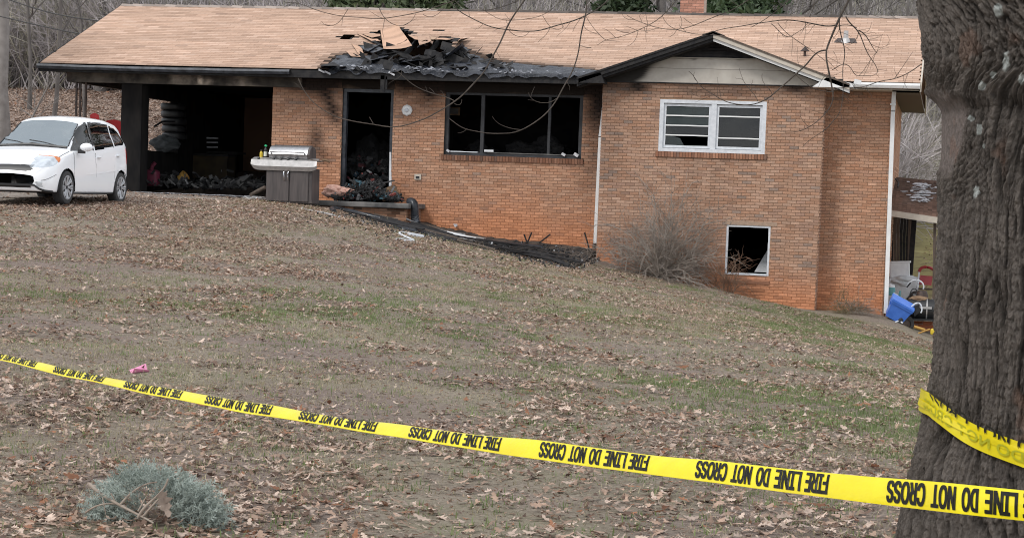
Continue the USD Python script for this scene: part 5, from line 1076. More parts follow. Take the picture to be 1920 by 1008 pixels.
YS = 45.6
t = thing('chest_freezer', 'long white chest draped in a grey-white sheet inside the lean-to', 'chest'); p = W(1058, 340, YS + 1.2); put(t, 'chest_side', MB().tm(rbox((.72, .7, .86), .06), None, p + [0, 0, -.15]), M_fabric, smooth=50)
put(t, 'drape', MB().tm(lump(p + [0, -.02, .22], (.46, .42, .14), 12, .35)), M_fabric, smooth=True)
t = thing('white_box', 'plain white box standing on the sheet-covered chest', 'box'); p = W(1054.5, 316, YS + 1.2); put(t, 'box_side', MB().tm(rbox((.45, .4, .36), .02), rot((0, 1, 0), -4), p), M_ppl, smooth=40); put(t, 'box_lid', MB().tm(rbox((.47, .42, .04), .01), rot((0, 1, 0), -4), p + [.01, 0, .19]), M_ppl)
t = thing('teal_lantern', 'round teal and white canister left of the sheet-covered chest', 'canister'); p = W(1043.5, 339, YS); put(t, 'tank', MB().tm(lathe([(0, -.13), (.09, -.12), (.11, 0), (.09, .1), (0, .13)], 14), None, p), M_teal, smooth=50); put(t, 'top', MB().tm(lathe([(.1, .03), (.095, .1), (0, .135)], 14), None, p + [0, 0, .005]), M_ppl, smooth=50)
t = thing('tricycle_frame', 'teal tubular frame standing above the blue tub', 'frame')
for a, c in (((1046, 342), (1053, 346)), ((1053, 346), (1055, 340)), ((1055, 340), (1054.5, 352)), ((1046, 342), (1047, 352)), ((1047, 347), (1054, 350))): put(t, 'tube', MB().tube([W(*a, YS - .05), W(*c, YS - .05)], .017, 6), M_teal if a[0] > 1046 else M_white)
# blue tub, tipped
tub = thing('storage_tub', 'bright blue plastic tub tipped over in a hand cart at the house corner', 'tub')
def frustum(w0, d0, w1, d1, h, R, c):
    v = np.array([[-w0, -d0, 0], [w0, -d0, 0], [w0, d0, 0], [-w0, d0, 0], [-w1, -d1, h], [w1, -d1, h], [w1, d1, h], [-w1, d1, h]]) * [.5, .5, 1]
    return (v @ R.T) + c
R = rot((0, 1, 0), 27) @ rot((0, 0, 1), 8) @ rot((1, 0, 0), 12); c0 = W(1047.3, 372, 44.7)
put(tub, 'tub_body', MB().raw(frustum(.40, .34, .50, .42, .38, R, c0), BOXF), M_blue)
put(tub, 'rim', MB().raw(frustum(.53, .45, .53, .45, .035, R, c0 + R @ [0, 0, .345]), BOXF), M_blue)
put(tub, 'lid', MB().raw(frustum(.55, .47, .54, .46, .05, R, c0 + R @ [0, 0, .39]), BOXF), M_blue)
for sx in (-.25, .25): put(tub, 'handle_grip', MB().raw(frustum(.02, .2, .06, .22, .10, R, c0 + R @ [sx, 0, .25]), BOXF), M_blue)
cart = thing('hand_cart', 'grey tubular hand cart under the blue tub, on one black wheel', 'hand cart')
def wheel2(parent, c, r, w_, ax):
    Rr = rot((1, 0, 0), 90) if ax == 'y' else rot((0, 0, 1), 25) @ rot((1, 0, 0), 90)
    k = put(parent, 'wheel', MB().tm(lathe([(r * .55, -w_), (r * .9, -w_), (r, -w_ * .5), (r, w_ * .5), (r * .9, w_), (r * .55, w_)], 24), Rr, c), M_rubber, smooth=50)
    put(k, 'hub', MB().tm(lathe([(0, -w_ * .8), (r * .56, -w_ * .6), (r * .56, w_ * .6), (0, w_ * .8)], 16), Rr, c), M_iron, smooth=50)
wheel2(cart, W(1061, 379, 44.6), .20, .05, 'd')
put(cart, 'frame_tube', MB().tube(spline([W(1033.5, 376, 44.4), W(1035, 379.5, 44.35), W(1043, 383, 44.3), W(1046, 381, 44.35), W(1058, 378, 44.5)], 5), .018, 6), M_alum)
put(cart, 'handle', MB().tube(spline([W(1063, 372, 44.6), W(1066, 362, 44.6), W(1070, 357, 44.6), W(1077, 354.5, 44.6), W(1080, 359, 44.6), W(1079, 366, 44.6)], 5), .018, 6), M_alum)
put(cart, 'toe_plate', MB().quad(W(1069, 359, 44.65), W(1077, 356, 44.65), W(1079, 364, 44.65), W(1072, 370, 44.65)).tube([W(1069, 359, 44.65), W(1072, 370, 44.65)], .012, 4), M_black)
sm_ = thing('barrel_smoker', 'black barrel smoker with a silver band, right of the hand cart', 'smoker'); p = W(1083, 362, 45.1)
prof_ = [(0, -.36), (.2, -.36), (.235, -.33), (.235, .33), (.2, .36), (0, .36)]
put(sm_, 'barrel', MB().tm(lathe(prof_, 24), rot((0, 1, 0), 90), p), M_black, smooth=50); put(sm_, 'handle', MB().box(p + [.02, -.245, .05], (.30, .03, .05)), M_steeld)
put(sm_, 'band', MB().tm(lathe([(.238, -.014), (.242, -.012), (.242, .012), (.238, .014)], 24), rot((0, 1, 0), 90), p + [.06, 0, 0]), M_steeld, smooth=50)
put(sm_, 'shelf', MB().box(p + [-.02, -.05, -.22], (.8, .5, .04)), M_black); put(sm_, 'lid_hump', MB().tm(lump(p + [-.12, .05, .22], (.22, .18, .08), 5, .3, 2)), M_card)
for sx in (-.3, .3): put(sm_, 'leg', MB().tube([p + [sx, 0, -.2], p + [sx * 1.1, 0, -.62]], .02, 5), M_iron)
mw = thing('lawn_mower', 'black push mower with a bent silver handle behind the barrel smoker', 'mower'); p = W(1074, 350, 45.7)
put(mw, 'engine', MB().tm(lump(p, (.2, .18, .16), 31, .5, 2)), M_black); put(mw, 'cowl', MB().tm(lathe([(0, .12), (.1, .1), (.14, 0), (.14, -.06)], 14), None, p + [.12, -.1, .1]), M_iron, smooth=40)
put(mw, 'handle', MB().tube(spline([W(1062.5, 335.5, 45.7), W(1068, 329, 45.7), W(1074, 327.5, 45.7), W(1080, 330, 45.7), W(1082, 338, 45.7)], 6), .018, 6), M_alum); put(mw, 'grip', MB().tube([W(1062.5, 336, 45.7), W(1067, 330.5, 45.7)], .024, 6), M_black)
put(mw, 'cable', MB().tube(spline([W(1066, 352, 45.6), W(1067, 342, 45.6), W(1070, 338, 45.6), W(1075, 340, 45.6)], 5), .012, 5), M_black)
ch = thing('folding_chair', 'red folding chair with grey tubular legs behind the mower', 'chair')
put(ch, 'backrest', MB().raw([W(1079, 322, 46.6), W(1093, 323, 46.6), W(1091.5, 334, 46.5), W(1078, 332.5, 46.5)], [[0, 1, 2, 3]]).tube([W(1078, 322, 46.6), W(1078, 332.5, 46.5)], .015, 5), M_red)
put(ch, 'top_rail', MB().tube(spline([W(1077, 318, 46.6), W(1079, 314.2, 46.6), W(1094, 315.5, 46.6), W(1096.5, 319, 46.6)], 5), .035, 7), M_red)
for us in (((1077, 318), (1074, 350)), ((1096, 319), (1093, 352))): put(ch, 'leg', MB().tube([W(*us[0], 46.6), W(*us[1], 46.3)], .02, 6), M_alum)
put(ch, 'seat', MB().box(W(1085, 338, 46.4), (.34, .3, .03)), M_iron)
t = thing('dark_panel', 'black board leaning at the right end of the lean-to', 'board'); put(t, 'board', MB().raw([W(1098, 318, 46.9), W(1112, 306, 46.9), W(1112, 372, 46.6), W(1095, 372, 46.6)], [[0, 1, 2, 3]]).raw([W(1098, 318, 46.95), W(1112, 306, 46.95), W(1112, 372, 46.65), W(1095, 372, 46.65)], [[3, 2, 1, 0]]), M_black)
t = thing('brick_stack', 'low stack of orange-red bricks under the barrel smoker', 'bricks'); p = W(1082, 379, 45.2)
for r_ in range(3):
    for q_ in range(4): put(t, 'brick', MB().box(p + [-.3 + .2 * q_ + (.1 if r_ % 2 else 0) - .02, rng.normal(0, .02), -.12 + .072 * r_], (.19, .1, .066), rot((0, 0, 1), rng.normal(0, 5))), M_orange)
t = thing('toy_digger', 'yellow-orange toy or tool lying in front of the brick stack', 'tool'); put(t, 'arm', MB().tube([W(1071, 382, 44.5), W(1084, 386, 44.5)], .035, 6), M_planky); put(t, 'arm', MB().tube([W(1076, 390, 44.4), W(1090, 385, 44.4)], .02, 6), M_planky); put(t, 'head', MB().tm(rbox((.1, .1, .14), .03), None, W(1093, 388, 44.4)), M_yellowp, smooth=40)
put(t, 'blade', MB().box(W(1098, 391, 44.3), (.12, .06, .1)), M_alum)
t = thing('orange_scrap', 'small orange-red scrap on the grass before the projecting wall', 'scrap'); put(t, 'scrap', MB().tm(lump(W(930, 366, 43.6), (.26, .16, .03), 3, .6)), M_orange)

# ---------------------------------------------------------------- bare shrub in front of the gable wall
def shrub(name, lb, c, R_, H_, n, seed, mt, thick=.008, cat='shrub', green=None):
    r = np.random.default_rng(seed); t = thing(name, lb, cat); main, fine = MB(), MB()
    for k in range(n):
        a = r.uniform(0, 2 * np.pi); e = r.uniform(.1, 1.35); d = np.array([math.cos(a) * math.cos(e), .45 * math.sin(a) * math.cos(e), math.sin(e)])
        L = R_ * r.uniform(.55, 1.15) * (1 if e < 1 else H_); P = [np.array(c) + [r.normal(0, .10), r.normal(0, .06), 0]]; dd_ = d.copy()
        for s in range(7):
            dd_ = dd_ + r.normal(0, .2, 3) + [0, 0, -.05 * s * math.cos(e)]; dd_ /= np.linalg.norm(dd_); P.append(P[-1] + dd_ * L / 7)
        P = np.array(P); P[:, 1] = np.minimum(P[:, 1], 44.3); main.tube(P, np.linspace(thick, thick * .35, 8), 4, cap=False)
        for s in range(2, 8):
            for _ in range(3):
                d2 = (P[s] - P[s - 1]) / (L / 7) + r.normal(0, .6, 3); d2 /= np.linalg.norm(d2); l2 = L * r.uniform(.12, .38); Q = [P[s]]
                for w in range(4): d2 = d2 + r.normal(0, .28, 3); d2 /= np.linalg.norm(d2); Q.append(Q[-1] + d2 * l2 / 4)
                Q = np.array(Q); Q[:, 1] = np.minimum(Q[:, 1], 44.32); fine.tube(Q, np.linspace(thick * .42, thick * .22, 5), 3, cap=False)
    put(t, 'stems', main, mt, True, kind='stuff'); put(t, 'twigs', fine, mt, True, kind='stuff'); return t
c = W(774, 325, 43.75); c[2] = zg(c[0], 43.75)
shrub('bare_shrub', 'large bare twiggy shrub against the projecting wall, left of the basement window', c, 1.65, 1.25, 130, 5, M_twig, .013)
c = W(866, 335, 43.9); c[2] = zg(c[0], 43.9); shrub('small_shrub', 'low bare twigs reaching over the left side of the basement window', c + [-.3, 0, 0], .95, 1.1, 26, 8, mat('rust_twig', (.14, .075, .045), .9, (.22, .14, .095), 4), .010)
c = W(990, 371, 44.5); c[2] = zg(c[0], 44.5); shrub('weed_clump', 'dry weeds growing at the foot of the set-back wall', c, .55, 1.6, 40, 9, mat('dry_weed', (.15, .12, .06), .9, (.22, .17, .1), 4), .005, 'weeds')
c = W(1005, 372, 44.5); c[2] = zg(c[0], 44.5); shrub('weed_clump', 'low tangle of brown weeds beside the right downspout', c, .6, .5, 40, 10, M_twig, .005, 'weeds')

# ---------------------------------------------------------------- the big oak in front, its limbs and hanging twigs
TY = 6.9
edge_v = np.array([-160, -60, 0, 40, 80, 112, 135, 200, 260, 300, 350, 400, 440, 500, 540, 595, 640, 720, 800])
edge_u = np.array([1050, 1064, 1074, 1080, 1084, 1090, 1099, 1098, 1100, 1098, 1097, 1095, 1090, 1079, 1069, 1057, 1046, 1022, 985])
EP = np.array([W(u, v, TY) for u, v in zip(edge_u, edge_v)])
tcx = EP[9, 0] + .46
rz = PC(EP[::-1, 2], (tcx - EP[:, 0])[::-1])
gz_t = float(zg(tcx, TY))
zs_t = np.unique(np.concatenate([np.linspace(gz_t - .15, W(1150, 640, TY)[2], 40), np.linspace(W(1150, 640, TY)[2], W(1150, -10, TY)[2], 760), np.linspace(W(1150, -10, TY)[2], EP[0, 2] + .6, 60)]))
ths = np.concatenate([np.linspace(math.radians(150), math.radians(305), 560), np.linspace(math.radians(306), math.radians(509), 70)])
TH, ZZ = np.meshgrid(ths, zs_t, indexing='ij')
R0 = rz(np.clip(ZZ, EP[-1, 2], EP[0, 2]))
px_, py_, pz_ = tcx + R0 * np.cos(TH), TY + R0 * np.sin(TH), ZZ
U_, V_ = project(np.stack([px_, py_, pz_], -1))
S_ = TH * .46
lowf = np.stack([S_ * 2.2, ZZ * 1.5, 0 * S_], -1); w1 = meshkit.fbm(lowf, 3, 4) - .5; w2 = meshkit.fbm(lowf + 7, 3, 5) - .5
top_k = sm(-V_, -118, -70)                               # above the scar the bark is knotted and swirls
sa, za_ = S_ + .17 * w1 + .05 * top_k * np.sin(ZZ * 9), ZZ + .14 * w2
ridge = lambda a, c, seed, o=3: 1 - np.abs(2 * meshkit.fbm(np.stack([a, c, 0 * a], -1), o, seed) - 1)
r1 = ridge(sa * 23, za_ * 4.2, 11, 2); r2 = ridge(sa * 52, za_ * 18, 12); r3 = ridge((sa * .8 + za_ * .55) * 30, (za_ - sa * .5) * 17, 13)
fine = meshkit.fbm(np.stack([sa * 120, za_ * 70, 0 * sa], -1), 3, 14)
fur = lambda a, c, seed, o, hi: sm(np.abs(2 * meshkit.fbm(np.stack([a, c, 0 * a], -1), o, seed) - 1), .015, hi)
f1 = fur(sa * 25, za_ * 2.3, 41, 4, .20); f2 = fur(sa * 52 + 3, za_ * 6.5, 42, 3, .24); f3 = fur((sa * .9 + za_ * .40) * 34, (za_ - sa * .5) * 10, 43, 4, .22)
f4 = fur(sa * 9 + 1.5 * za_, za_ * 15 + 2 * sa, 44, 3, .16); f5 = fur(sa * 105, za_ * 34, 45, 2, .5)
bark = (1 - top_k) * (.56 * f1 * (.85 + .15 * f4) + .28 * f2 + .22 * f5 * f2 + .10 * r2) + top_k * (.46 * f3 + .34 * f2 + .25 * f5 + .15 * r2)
scar = contains_xy(Polygon([(1092, 108), (1112, 110), (1129, 118), (1131, 140), (1126, 165), (1118, 190), (1108, 206), (1098, 196), (1094, 150)]), U_, V_) & (TH < math.radians(320))
from scipy.ndimage import gaussian_filter
sk_ = gaussian_filter(scar.astype(float), (5, 6))
ring = contains_xy(Polygon([(1131, 140), (1165, 165), (1166, 215), (1135, 236), (1105, 225), (1108, 206), (1120, 186)]), U_, V_) & (TH < math.radians(320)); rk = gaussian_filter(ring.astype(float), (9, 9))
dist = np.hypot((U_ - 1098) * 1.0, (V_ - 130) * .75)
wr = .5 + .5 * np.sin(dist * 1.25 + 9 * w1)
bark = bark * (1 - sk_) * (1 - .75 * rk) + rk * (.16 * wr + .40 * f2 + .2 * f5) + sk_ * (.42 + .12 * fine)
fold = np.exp(-((V_ - 112 - 4 * np.sin(U_ * .2)) / 7) ** 2) * sm(-U_, -1165, -1110); lump_ = .026 * (meshkit.fbm(np.stack([S_ * 5, ZZ * 4, 0 * S_], -1), 3, 17) - .5) * (.5 + 1.6 * top_k)
disp = .025 * bark + .009 * fine * (1 - .7 * sk_) + lump_ * .5 + .012 * fold - .026
R1 = R0 + disp
lich = np.zeros_like(U_)
for (u, v, ru, rv) in ((1178, 72, 6, 13), (1171, 12, 6, 9), (1150, 100, 5, 6), (1146, 152, 4, 7), (1152, 170, 3, 4), (1163, 88, 4, 5), (1143, 226, 4, 10), (1137, 138, 3, 4), (1197, 92, 4, 8)):
    lich = np.maximum(lich, np.exp(-(((U_ - u) / ru) ** 2 + ((V_ - v) / rv) ** 2)))
lich = sm(lich * (.4 + 1.1 * meshkit.fbm(np.stack([S_ * 45, ZZ * 45, 0 * S_], -1), 3, 19)), .30, .55)
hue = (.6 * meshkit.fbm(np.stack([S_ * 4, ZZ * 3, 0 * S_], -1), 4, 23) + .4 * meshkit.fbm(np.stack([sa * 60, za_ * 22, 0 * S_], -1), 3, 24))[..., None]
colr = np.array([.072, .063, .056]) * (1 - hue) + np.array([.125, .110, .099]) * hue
colr = colr * (.25 + .85 * np.clip(bark, 0, 1.25)[..., None]) * (1.0 - .25 * sm(V_, 250, 420)[..., None] * 0)  # bark colour carries furrow dirt and painted crease shade; weathered ridges paler
colr = colr * (1 - sk_[..., None]) + sk_[..., None] * np.array([.155, .132, .122]) * (.85 + .3 * fine[..., None])
colr = colr * (1 - lich[..., None]) + lich[..., None] * np.array([.34, .365, .355])
rust = sm(meshkit.fbm(np.stack([S_ * 9, ZZ * 7, 0 * S_], -1), 3, 29), .70, .78)[..., None] * .3
colr = colr * (1 - rust) + rust * np.array([.17, .09, .06])
oak = thing('oak_tree', 'massive grey oak with furrowed bark at the right, its limbs hanging twigs before the roof', 'tree')
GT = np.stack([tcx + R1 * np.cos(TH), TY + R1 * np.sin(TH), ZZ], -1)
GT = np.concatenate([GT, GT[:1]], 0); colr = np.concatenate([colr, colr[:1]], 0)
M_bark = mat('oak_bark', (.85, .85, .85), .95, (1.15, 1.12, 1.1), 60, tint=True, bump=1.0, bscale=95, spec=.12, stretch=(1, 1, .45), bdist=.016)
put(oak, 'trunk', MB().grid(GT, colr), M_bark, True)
_bd = {}
def branch(pts, r0, r1, d=8.2, name='branch', up=False, d1=None):
    P = np.array([ray(u, v, d if d1 is None else d + (d1 - d) * k / (len(pts) - 1)) for k, (u, v) in enumerate(pts)])
    if up:                                                # carried up to a limb above the picture
        q_ = P[0] + np.array([.15, .05, .35]); P = np.vstack([[q_ + [.12, .1, .35]], [q_], P])
    S = spline(P, 5); n_ = meshkit.noise(S * 9, 3)[:, None] - .5
    S = S + .010 * np.stack([meshkit.noise(S * 11, 5) - .5, meshkit.noise(S * 11, 6) - .5, meshkit.noise(S * 11, 7) - .5], 1) * min(1, r0 / .003)
    rr = np.linspace(r0, r1, len(S)) * (1 + .25 * n_[:, 0])
    put(oak, name, MB().tube(S, rr, 6), M_limb, True)
pxm = 8.2 / 2300
BR = [([(335, 3), (365, 9), (388, 17), (420, 20.5), (452, 21), (480, 17), (505, 10), (528, 2), (548, -8)][::-1], 1.5, .6, 1), ([(408, 10), (403, 19), (395, 28), (386, 30.5), (377, 25)], .7, .4, 0), ([(444, 8), (452, 22), (462, 29), (470, 30.5), (480, 26), (487, 16)], .7, .45, 0), ([(496, 17), (508, 19), (517, 13), (522, 6)], .7, .4, 0),
      ([(528, 2), (535, 10), (550, 20), (570, 29), (590, 34.5), (612, 36.5), (640, 34), (660, 28), (680, 21), (700, 9), (718, -6)][::-1], 1.7, 1.1, 1), ([(597, 36), (603, 41), (612, 42.5), (620, 37)], .7, .4, 0), ([(636, 18), (643, 29), (650, 34), (658, 33.5), (661, 30)], .7, .4, 0), ([(560, 8), (575, 17), (590, 23.5), (610, 23), (636, 17), (652, 6), (662, -5)][::-1], 1.0, .5, 1), ([(560, 13), (585, 9), (612, -2)], .8, .8, 0), ([(505, 11), (535, 12.5), (560, 12)], .8, .6, 0),
      ([(620, -8), (605, 15), (595, 32), (583, 55), (570, 78), (562, 89.5), (547.6, 104), (532, 118.7), (509, 133), (484, 144), (459, 148), (427, 145), (401, 139), (377, 127), (359, 111), (349, 92)], 2.6, .9, 1), ([(460, 81), (477.5, 94), (492.5, 104), (509, 109), (532, 117.5)][::-1], 1.1, .6, 0), ([(437, 145), (433, 137)], .8, .6, 0),
      ([(688, -8), (685, 20), (681, 40), (678, 58), (670, 83.6), (658, 106), (644, 127.6), (628.6, 142), (612, 152), (595, 157), (577, 156), (559.5, 152.6), (546, 150), (534.5, 144), (526, 138)], 2.3, .8, 1), ([(652, 115), (645, 119), (635, 120), (626, 117), (620, 108)], .9, .5, 0), ([(610, 152), (596, 150), (585, 145), (577, 136)], .9, .5, 0), ([(548, 150), (543, 154), (537, 155)], .7, .4, 0), ([(532, 121), (539, 122), (541, 116)], .7, .5, 0),
      ([(797, -8), (780, 15), (760, 30), (740, 39), (725, 44), (709, 47), (700, 52)], 1.9, .5, 1), ([(710, 47), (700, 38), (690, 25), (686, 18)], .7, .5, 0), ([(710, 47), (726, 48.5)], .5, .4, 0), ([(737, 38), (728, 37), (720, 33)], .6, .4, 0), ([(693, 55), (686, 55), (680, 53)], .9, .5, 0),
      ([(735, 17), (755, 28), (772, 32.4), (793, 34), (813, 29), (836, 20), (861, 9), (885, -6)][::-1], 1.6, .6, 1), ([(776, 18), (790, 33), (805, 37), (825, 40), (836, 38), (848, 34), (870, 30), (893, 27), (915, 24), (940, 25), (970, 31), (978, 30)][::-1], 1.5, .5, 0), ([(793, 34), (788, 41), (783, 43)], .5, .3, 0), ([(797, 19), (799, 27), (796, 34)], .5, .4, 0), ([(801, 21), (808, 26), (813, 29)], .5, .4, 0),
      ([(1000, -12), (990, 8), (982.5, 22), (977, 35), (971, 50), (968, 59), (968, 72), (971, 84), (973.5, 95), (976, 108)], 3.7, 1.8, 1),
      ([(968, 59), (951.6, 67), (945, 75), (935, 85), (922, 97), (910, 107), (901, 114.5), (886, 121.6), (869, 123), (850, 119), (833, 109), (820, 99.7), (813.6, 90), (807, 83)], 1.9, .6, 0), ([(888, 119), (880.6, 107), (873, 98), (869, 90), (866, 80)], .8, .4, 0), ([(905, 112), (902, 105), (896, 98), (893, 86)], .7, .4, 0), ([(833, 109), (822, 113), (812, 110), (808, 105)], .5, .3, 0), ([(817, 95), (813, 89), (814, 84)], .5, .3, 0),
      ([(976, 108), (975, 120), (965.8, 134), (953, 145.5), (940, 152), (914, 153.5)], 1.3, .4, 0), ([(978, 140), (969, 150), (959, 157), (940, 172.6)], 1.0, .4, 0), ([(984, 16), (986, 45), (990, 70), (988, 80), (988, 105), (985, 130), (977, 142)], 1.4, .6, 0),
      ([(990, 20), (1000, 32), (1006, 38), (1012, 50), (1018, 65), (1025, 75), (1029, 84)], 1.5, .8, 0), ([(1006, 36), (1013, 40), (1019, 48), (1024, 57), (1028, 62)], 1.3, .7, 0), ([(1006, 38), (1003, 46), (995, 52), (990, 51)], .7, .5, 0), ([(975, 82), (985, 77), (991, 76), (997, 80), (1002, 87), (1012, 88), (1025, 87), (1029, 83)], 1.0, .6, 0),
      ([(978, 32), (985, 30), (995, 30), (1004, 33)], 1.0, .8, 0), ([(903, 28), (915, 38), (925, 43), (935, 38), (942, 33), (943, 24)], .9, .6, 0), ([(911, 27), (928, 43), (945, 55), (957, 64), (967, 72)], .9, .6, 0), ([(976, 106), (990, 102), (1010, 101), (1030, 95), (1048, 92), (1065, 85), (1080, 75)][::-1], 1.1, .8, 0), ([(1048, 92), (1060, 75), (1070, 60)], .7, .35, 0), ([(1007, 88), (1020, 70), (1030, 58), (1042, 52)], .6, .3, 0), ([(1027, 62), (1031, 50), (1033, 42)], .5, .3, 0), ([(1038, 54), (1042, 46), (1039, 40)], .4, .3, 0),
      ([(926, 82), (940, 94), (951.6, 102), (964.5, 106), (976, 107)][::-1], .9, .4, 0), ([(955, -8), (953, 8), (948, 20)], 1.3, .8, 1), ([(932, -8), (915, 8), (898, 22), (880, 32)], 1.4, .8, 1), ([(905, 9), (925, 0), (940, -8)][::-1], .8, .5, 1), ([(943, 25), (944, 38), (941, 52)], .5, .4, 0), ([(935, 55), (934, 66), (938, 80)], .4, .3, 0), ([(976, 60), (981, 70), (980, 79)], .4, .3, 0), ([(340, -6), (360, -2), (380, 4)], .8, .5, 1),
      ([(1055, 8), (1045, 18), (1052, 22)], .5, .3, 0), ([(1010, 10), (1030, 20), (1050, 22)], .5, .3, 0)]
for pts, r0, r1_, up in BR: branch(pts, r0 * pxm * .5 * 1.12, r1_ * pxm * .5 * 1.12, 8.2, 'branch' if r0 >= 1.5 else 'twig', bool(up))
rt = np.random.default_rng(77)
for pts, r0, r1_, up in BR:
    if len(pts) < 5: continue
    P2 = spline(np.array(pts, float), 5)
    for _ in range(int(2 + (r0 > 1) * 3)):
        k = rt.integers(3, len(P2) - 1); p0 = P2[k]; d2 = P2[k] - P2[k - 1]; d2 = d2 / (np.linalg.norm(d2) + 1e-6); a = rt.choice([-1, 1]) * rt.uniform(.5, 1.2); d2 = np.array([d2[0] * math.cos(a) - d2[1] * math.sin(a), d2[0] * math.sin(a) + d2[1] * math.cos(a)]); L = rt.uniform(7, 24); q = [tuple(p0)]
        for w in range(3): d2 = d2 + rt.normal(0, .25, 2) + [0, -.06]; q.append(tuple(np.array(q[-1]) + d2 / np.linalg.norm(d2) * L / 3))
        if max(v for _, v in q) < 150: branch(q, .55 * pxm * .56, .3 * pxm * .56, 8.2, 'twig')
LY = [(1250, -150), (1120, -145), (1000, -120), (860, -105), (700, -95), (560, -90), (330, -80)]
P = np.array([ray(u, v, d) for (u, v), d in zip(LY, (7.0, 7.5, 8.1, 8.3, 8.3, 8.3, 8.3))]); put(oak, 'limb', MB().tube(spline(P, 6), np.linspace(.10, .02, 37), 10), M_limb, True)

# ---------------------------------------------------------------- fire-line tape
KU = [1040, 815, 633, 480, 352, 241, 146, 64]; KV = [574.5, 547.5, 526, 505, 484.5, 467.3, 448.3, 431.3]
KP = np.array([ray(u, v, 5.2 * (1 + .115 * k)) for k, (u, v) in enumerate(zip(KU, KV))])
cf = [np.polyfit(np.arange(8), KP[:, a], 3) for a in range(3)]
centre = lambda k: np.stack([np.polyval(c_, k) for c_ in cf], -1)
TK = [-2.2, -1, -.1, .65, 1.5, 2.2, 3.3, 4.5, 5.3, 6.2, 7, 7.8, 9]; TA = [4, 8, 20, 36, 44, 50, 61, 64, 65, 66, 70, 74, 75]
tilt = PC(TK, np.radians(TA))
def tape_pt(k, w, off=0.0):
    """Point on the tape: k along (in repeats of the print), w across (m), off towards the viewer."""
    k = np.asarray(k, float); w = np.asarray(w, float); P = centre(k); t = centre(k + .01) - centre(k - .01); t /= np.linalg.norm(t, axis=-1, keepdims=True)
    up = np.array([0, 0, 1.0]) - t * t[..., 2:]; up /= np.linalg.norm(up, axis=-1, keepdims=True); aw = np.cross(up, t); aw *= np.sign(aw[..., 1:2]); vd = P / np.linalg.norm(P, axis=-1, keepdims=True) * [1, 1, 0]; aw = .3 * aw + .7 * vd; aw /= np.linalg.norm(aw, axis=-1, keepdims=True)
    wav = .06 * np.sin(k * 2.3) + .05 * np.sin(k * 5.1 + 1) + .02 * np.sin(k * 11 + 30 * w) + 1.2 * w * np.sin(k * 5.7)
    a = tilt(k) + wav + w * 4.5; wv = np.cos(a)[..., None] * up + np.sin(a)[..., None] * aw; nv_ = -np.cos(a)[..., None] * aw + np.sin(a)[..., None] * up
    return P + wv * w[..., None] + nv_ * np.broadcast_to(off, w.shape)[..., None]
ks = np.linspace(-2.2, 8.6, 900); wsx = np.linspace(-.038, .038, 17); KK, WW = np.meshgrid(ks, wsx, indexing='ij')
tape = thing('fire_line_tape', 'yellow tape printed upside down FIRE LINE DO NOT CROSS, stretched across the lawn', 'barrier tape')
put(tape, 'band', MB().grid(tape_pt(KK, WW + 0 * KK)), M_tape, True)
WORDS = (('CROSS', 0, .245), ('NOT', .288, .435), ('DO', .478, .572), ('LINE', .618, .805), ('FIRE', .842, 1.0))
def words(text_h, which):
    """The print as (fraction from the left as seen, height from the baseline, faces), the words set in heavy condensed capitals."""
    Vs, Fs, n0 = [], [], 0
    for wd, f0, f1 in WORDS[which:which + 1]:
        m = meshkit.text_mesh(wd, text_h, .0001, bold=True); m = trimesh.Trimesh(*trimesh.remesh.subdivide_to_size(m.vertices, m.faces, .03), process=False); v = np.asarray(m.vertices); x0, x1 = v[:, 0].min(), v[:, 0].max()
        for e in (-.004, .004):
            fr = f1 - (f1 - f0) * (v[:, 0] - x0) / (x1 - x0) + e; Vs.append(np.stack([fr, v[:, 1], np.full(len(v), e)], 1)); Fs.append(m.faces + n0); n0 += len(v)
    return np.vstack(Vs), np.vstack(Fs)
for k in range(-1, 9):
    for wd in range(5):
        tv, tf = words(.05, wd); kk = k - .712 * tv[:, 0]; ww = .0285 - tv[:, 1] * (.057 / .05)
        put(tape, 'lettering', (tape_pt(kk, ww, .0020 + .04 * tv[:, 2]), tf), M_ink)
put(tape, 'edge_fold', MB().grid(tape_pt(KK[:, :2], -.038 + .004 * np.array([[0, 1]]) + 0 * KK[:, :2], .0015 + 0 * KK[:, :2])), M_tape, True)

# tape wound round the oak
band_u = np.array([1060, 1086, 1095, 1110, 1130, 1150, 1180, 1200, 1240, 1290]); band_v = np.array([462, 472, 480, 491, 503.5, 514, 527.5, 535, 550, 568])
fv = PC(band_u, band_v)
Rb = float(rz(W(1150, 500, TY)[2])) + .018
def band_pt(th, w, off=0.0):
    th = np.asarray(th, float); w = np.asarray(w, float); R_ = Rb + off + 0 * w
    x_, y_ = tcx + R_ * np.cos(th), TY + R_ * np.sin(th); z_ = np.full_like(x_, W(1150, 500, TY)[2])
    for _ in range(6):
        u_, v_ = project(np.stack([x_, y_, z_], -1)); z_ = z_ - (fv(np.clip(u_, 1060, 1290)) - v_) / 335.
        R_ = Rb + .10 * np.maximum(W(1150, 500, TY)[2] - z_, -.3) * .9 + off; x_, y_ = tcx + R_ * np.cos(th), TY + R_ * np.sin(th)
    return np.stack([x_, y_, z_], -1) + np.array([0, 0, 1.0]) * w[..., None] + np.stack([np.cos(th), np.sin(th), 0 * th], -1) * (-.06 * w * 0)[..., None]
tw = thing('tree_tape', 'yellow fire-line tape folded and wound slantwise round the oak trunk', 'barrier tape')
thb = np.linspace(math.radians(155), math.radians(318), 160); wb = np.linspace(-.036, .040, 9); TB, WB = np.meshgrid(thb, wb, indexing='ij')
wob = .003 * np.sin(TB * 9 + WB * 20)
put(tw, 'band', MB().grid(band_pt(TB, WB + .003 * np.sin(TB * 9), wob)), M_tape, True)
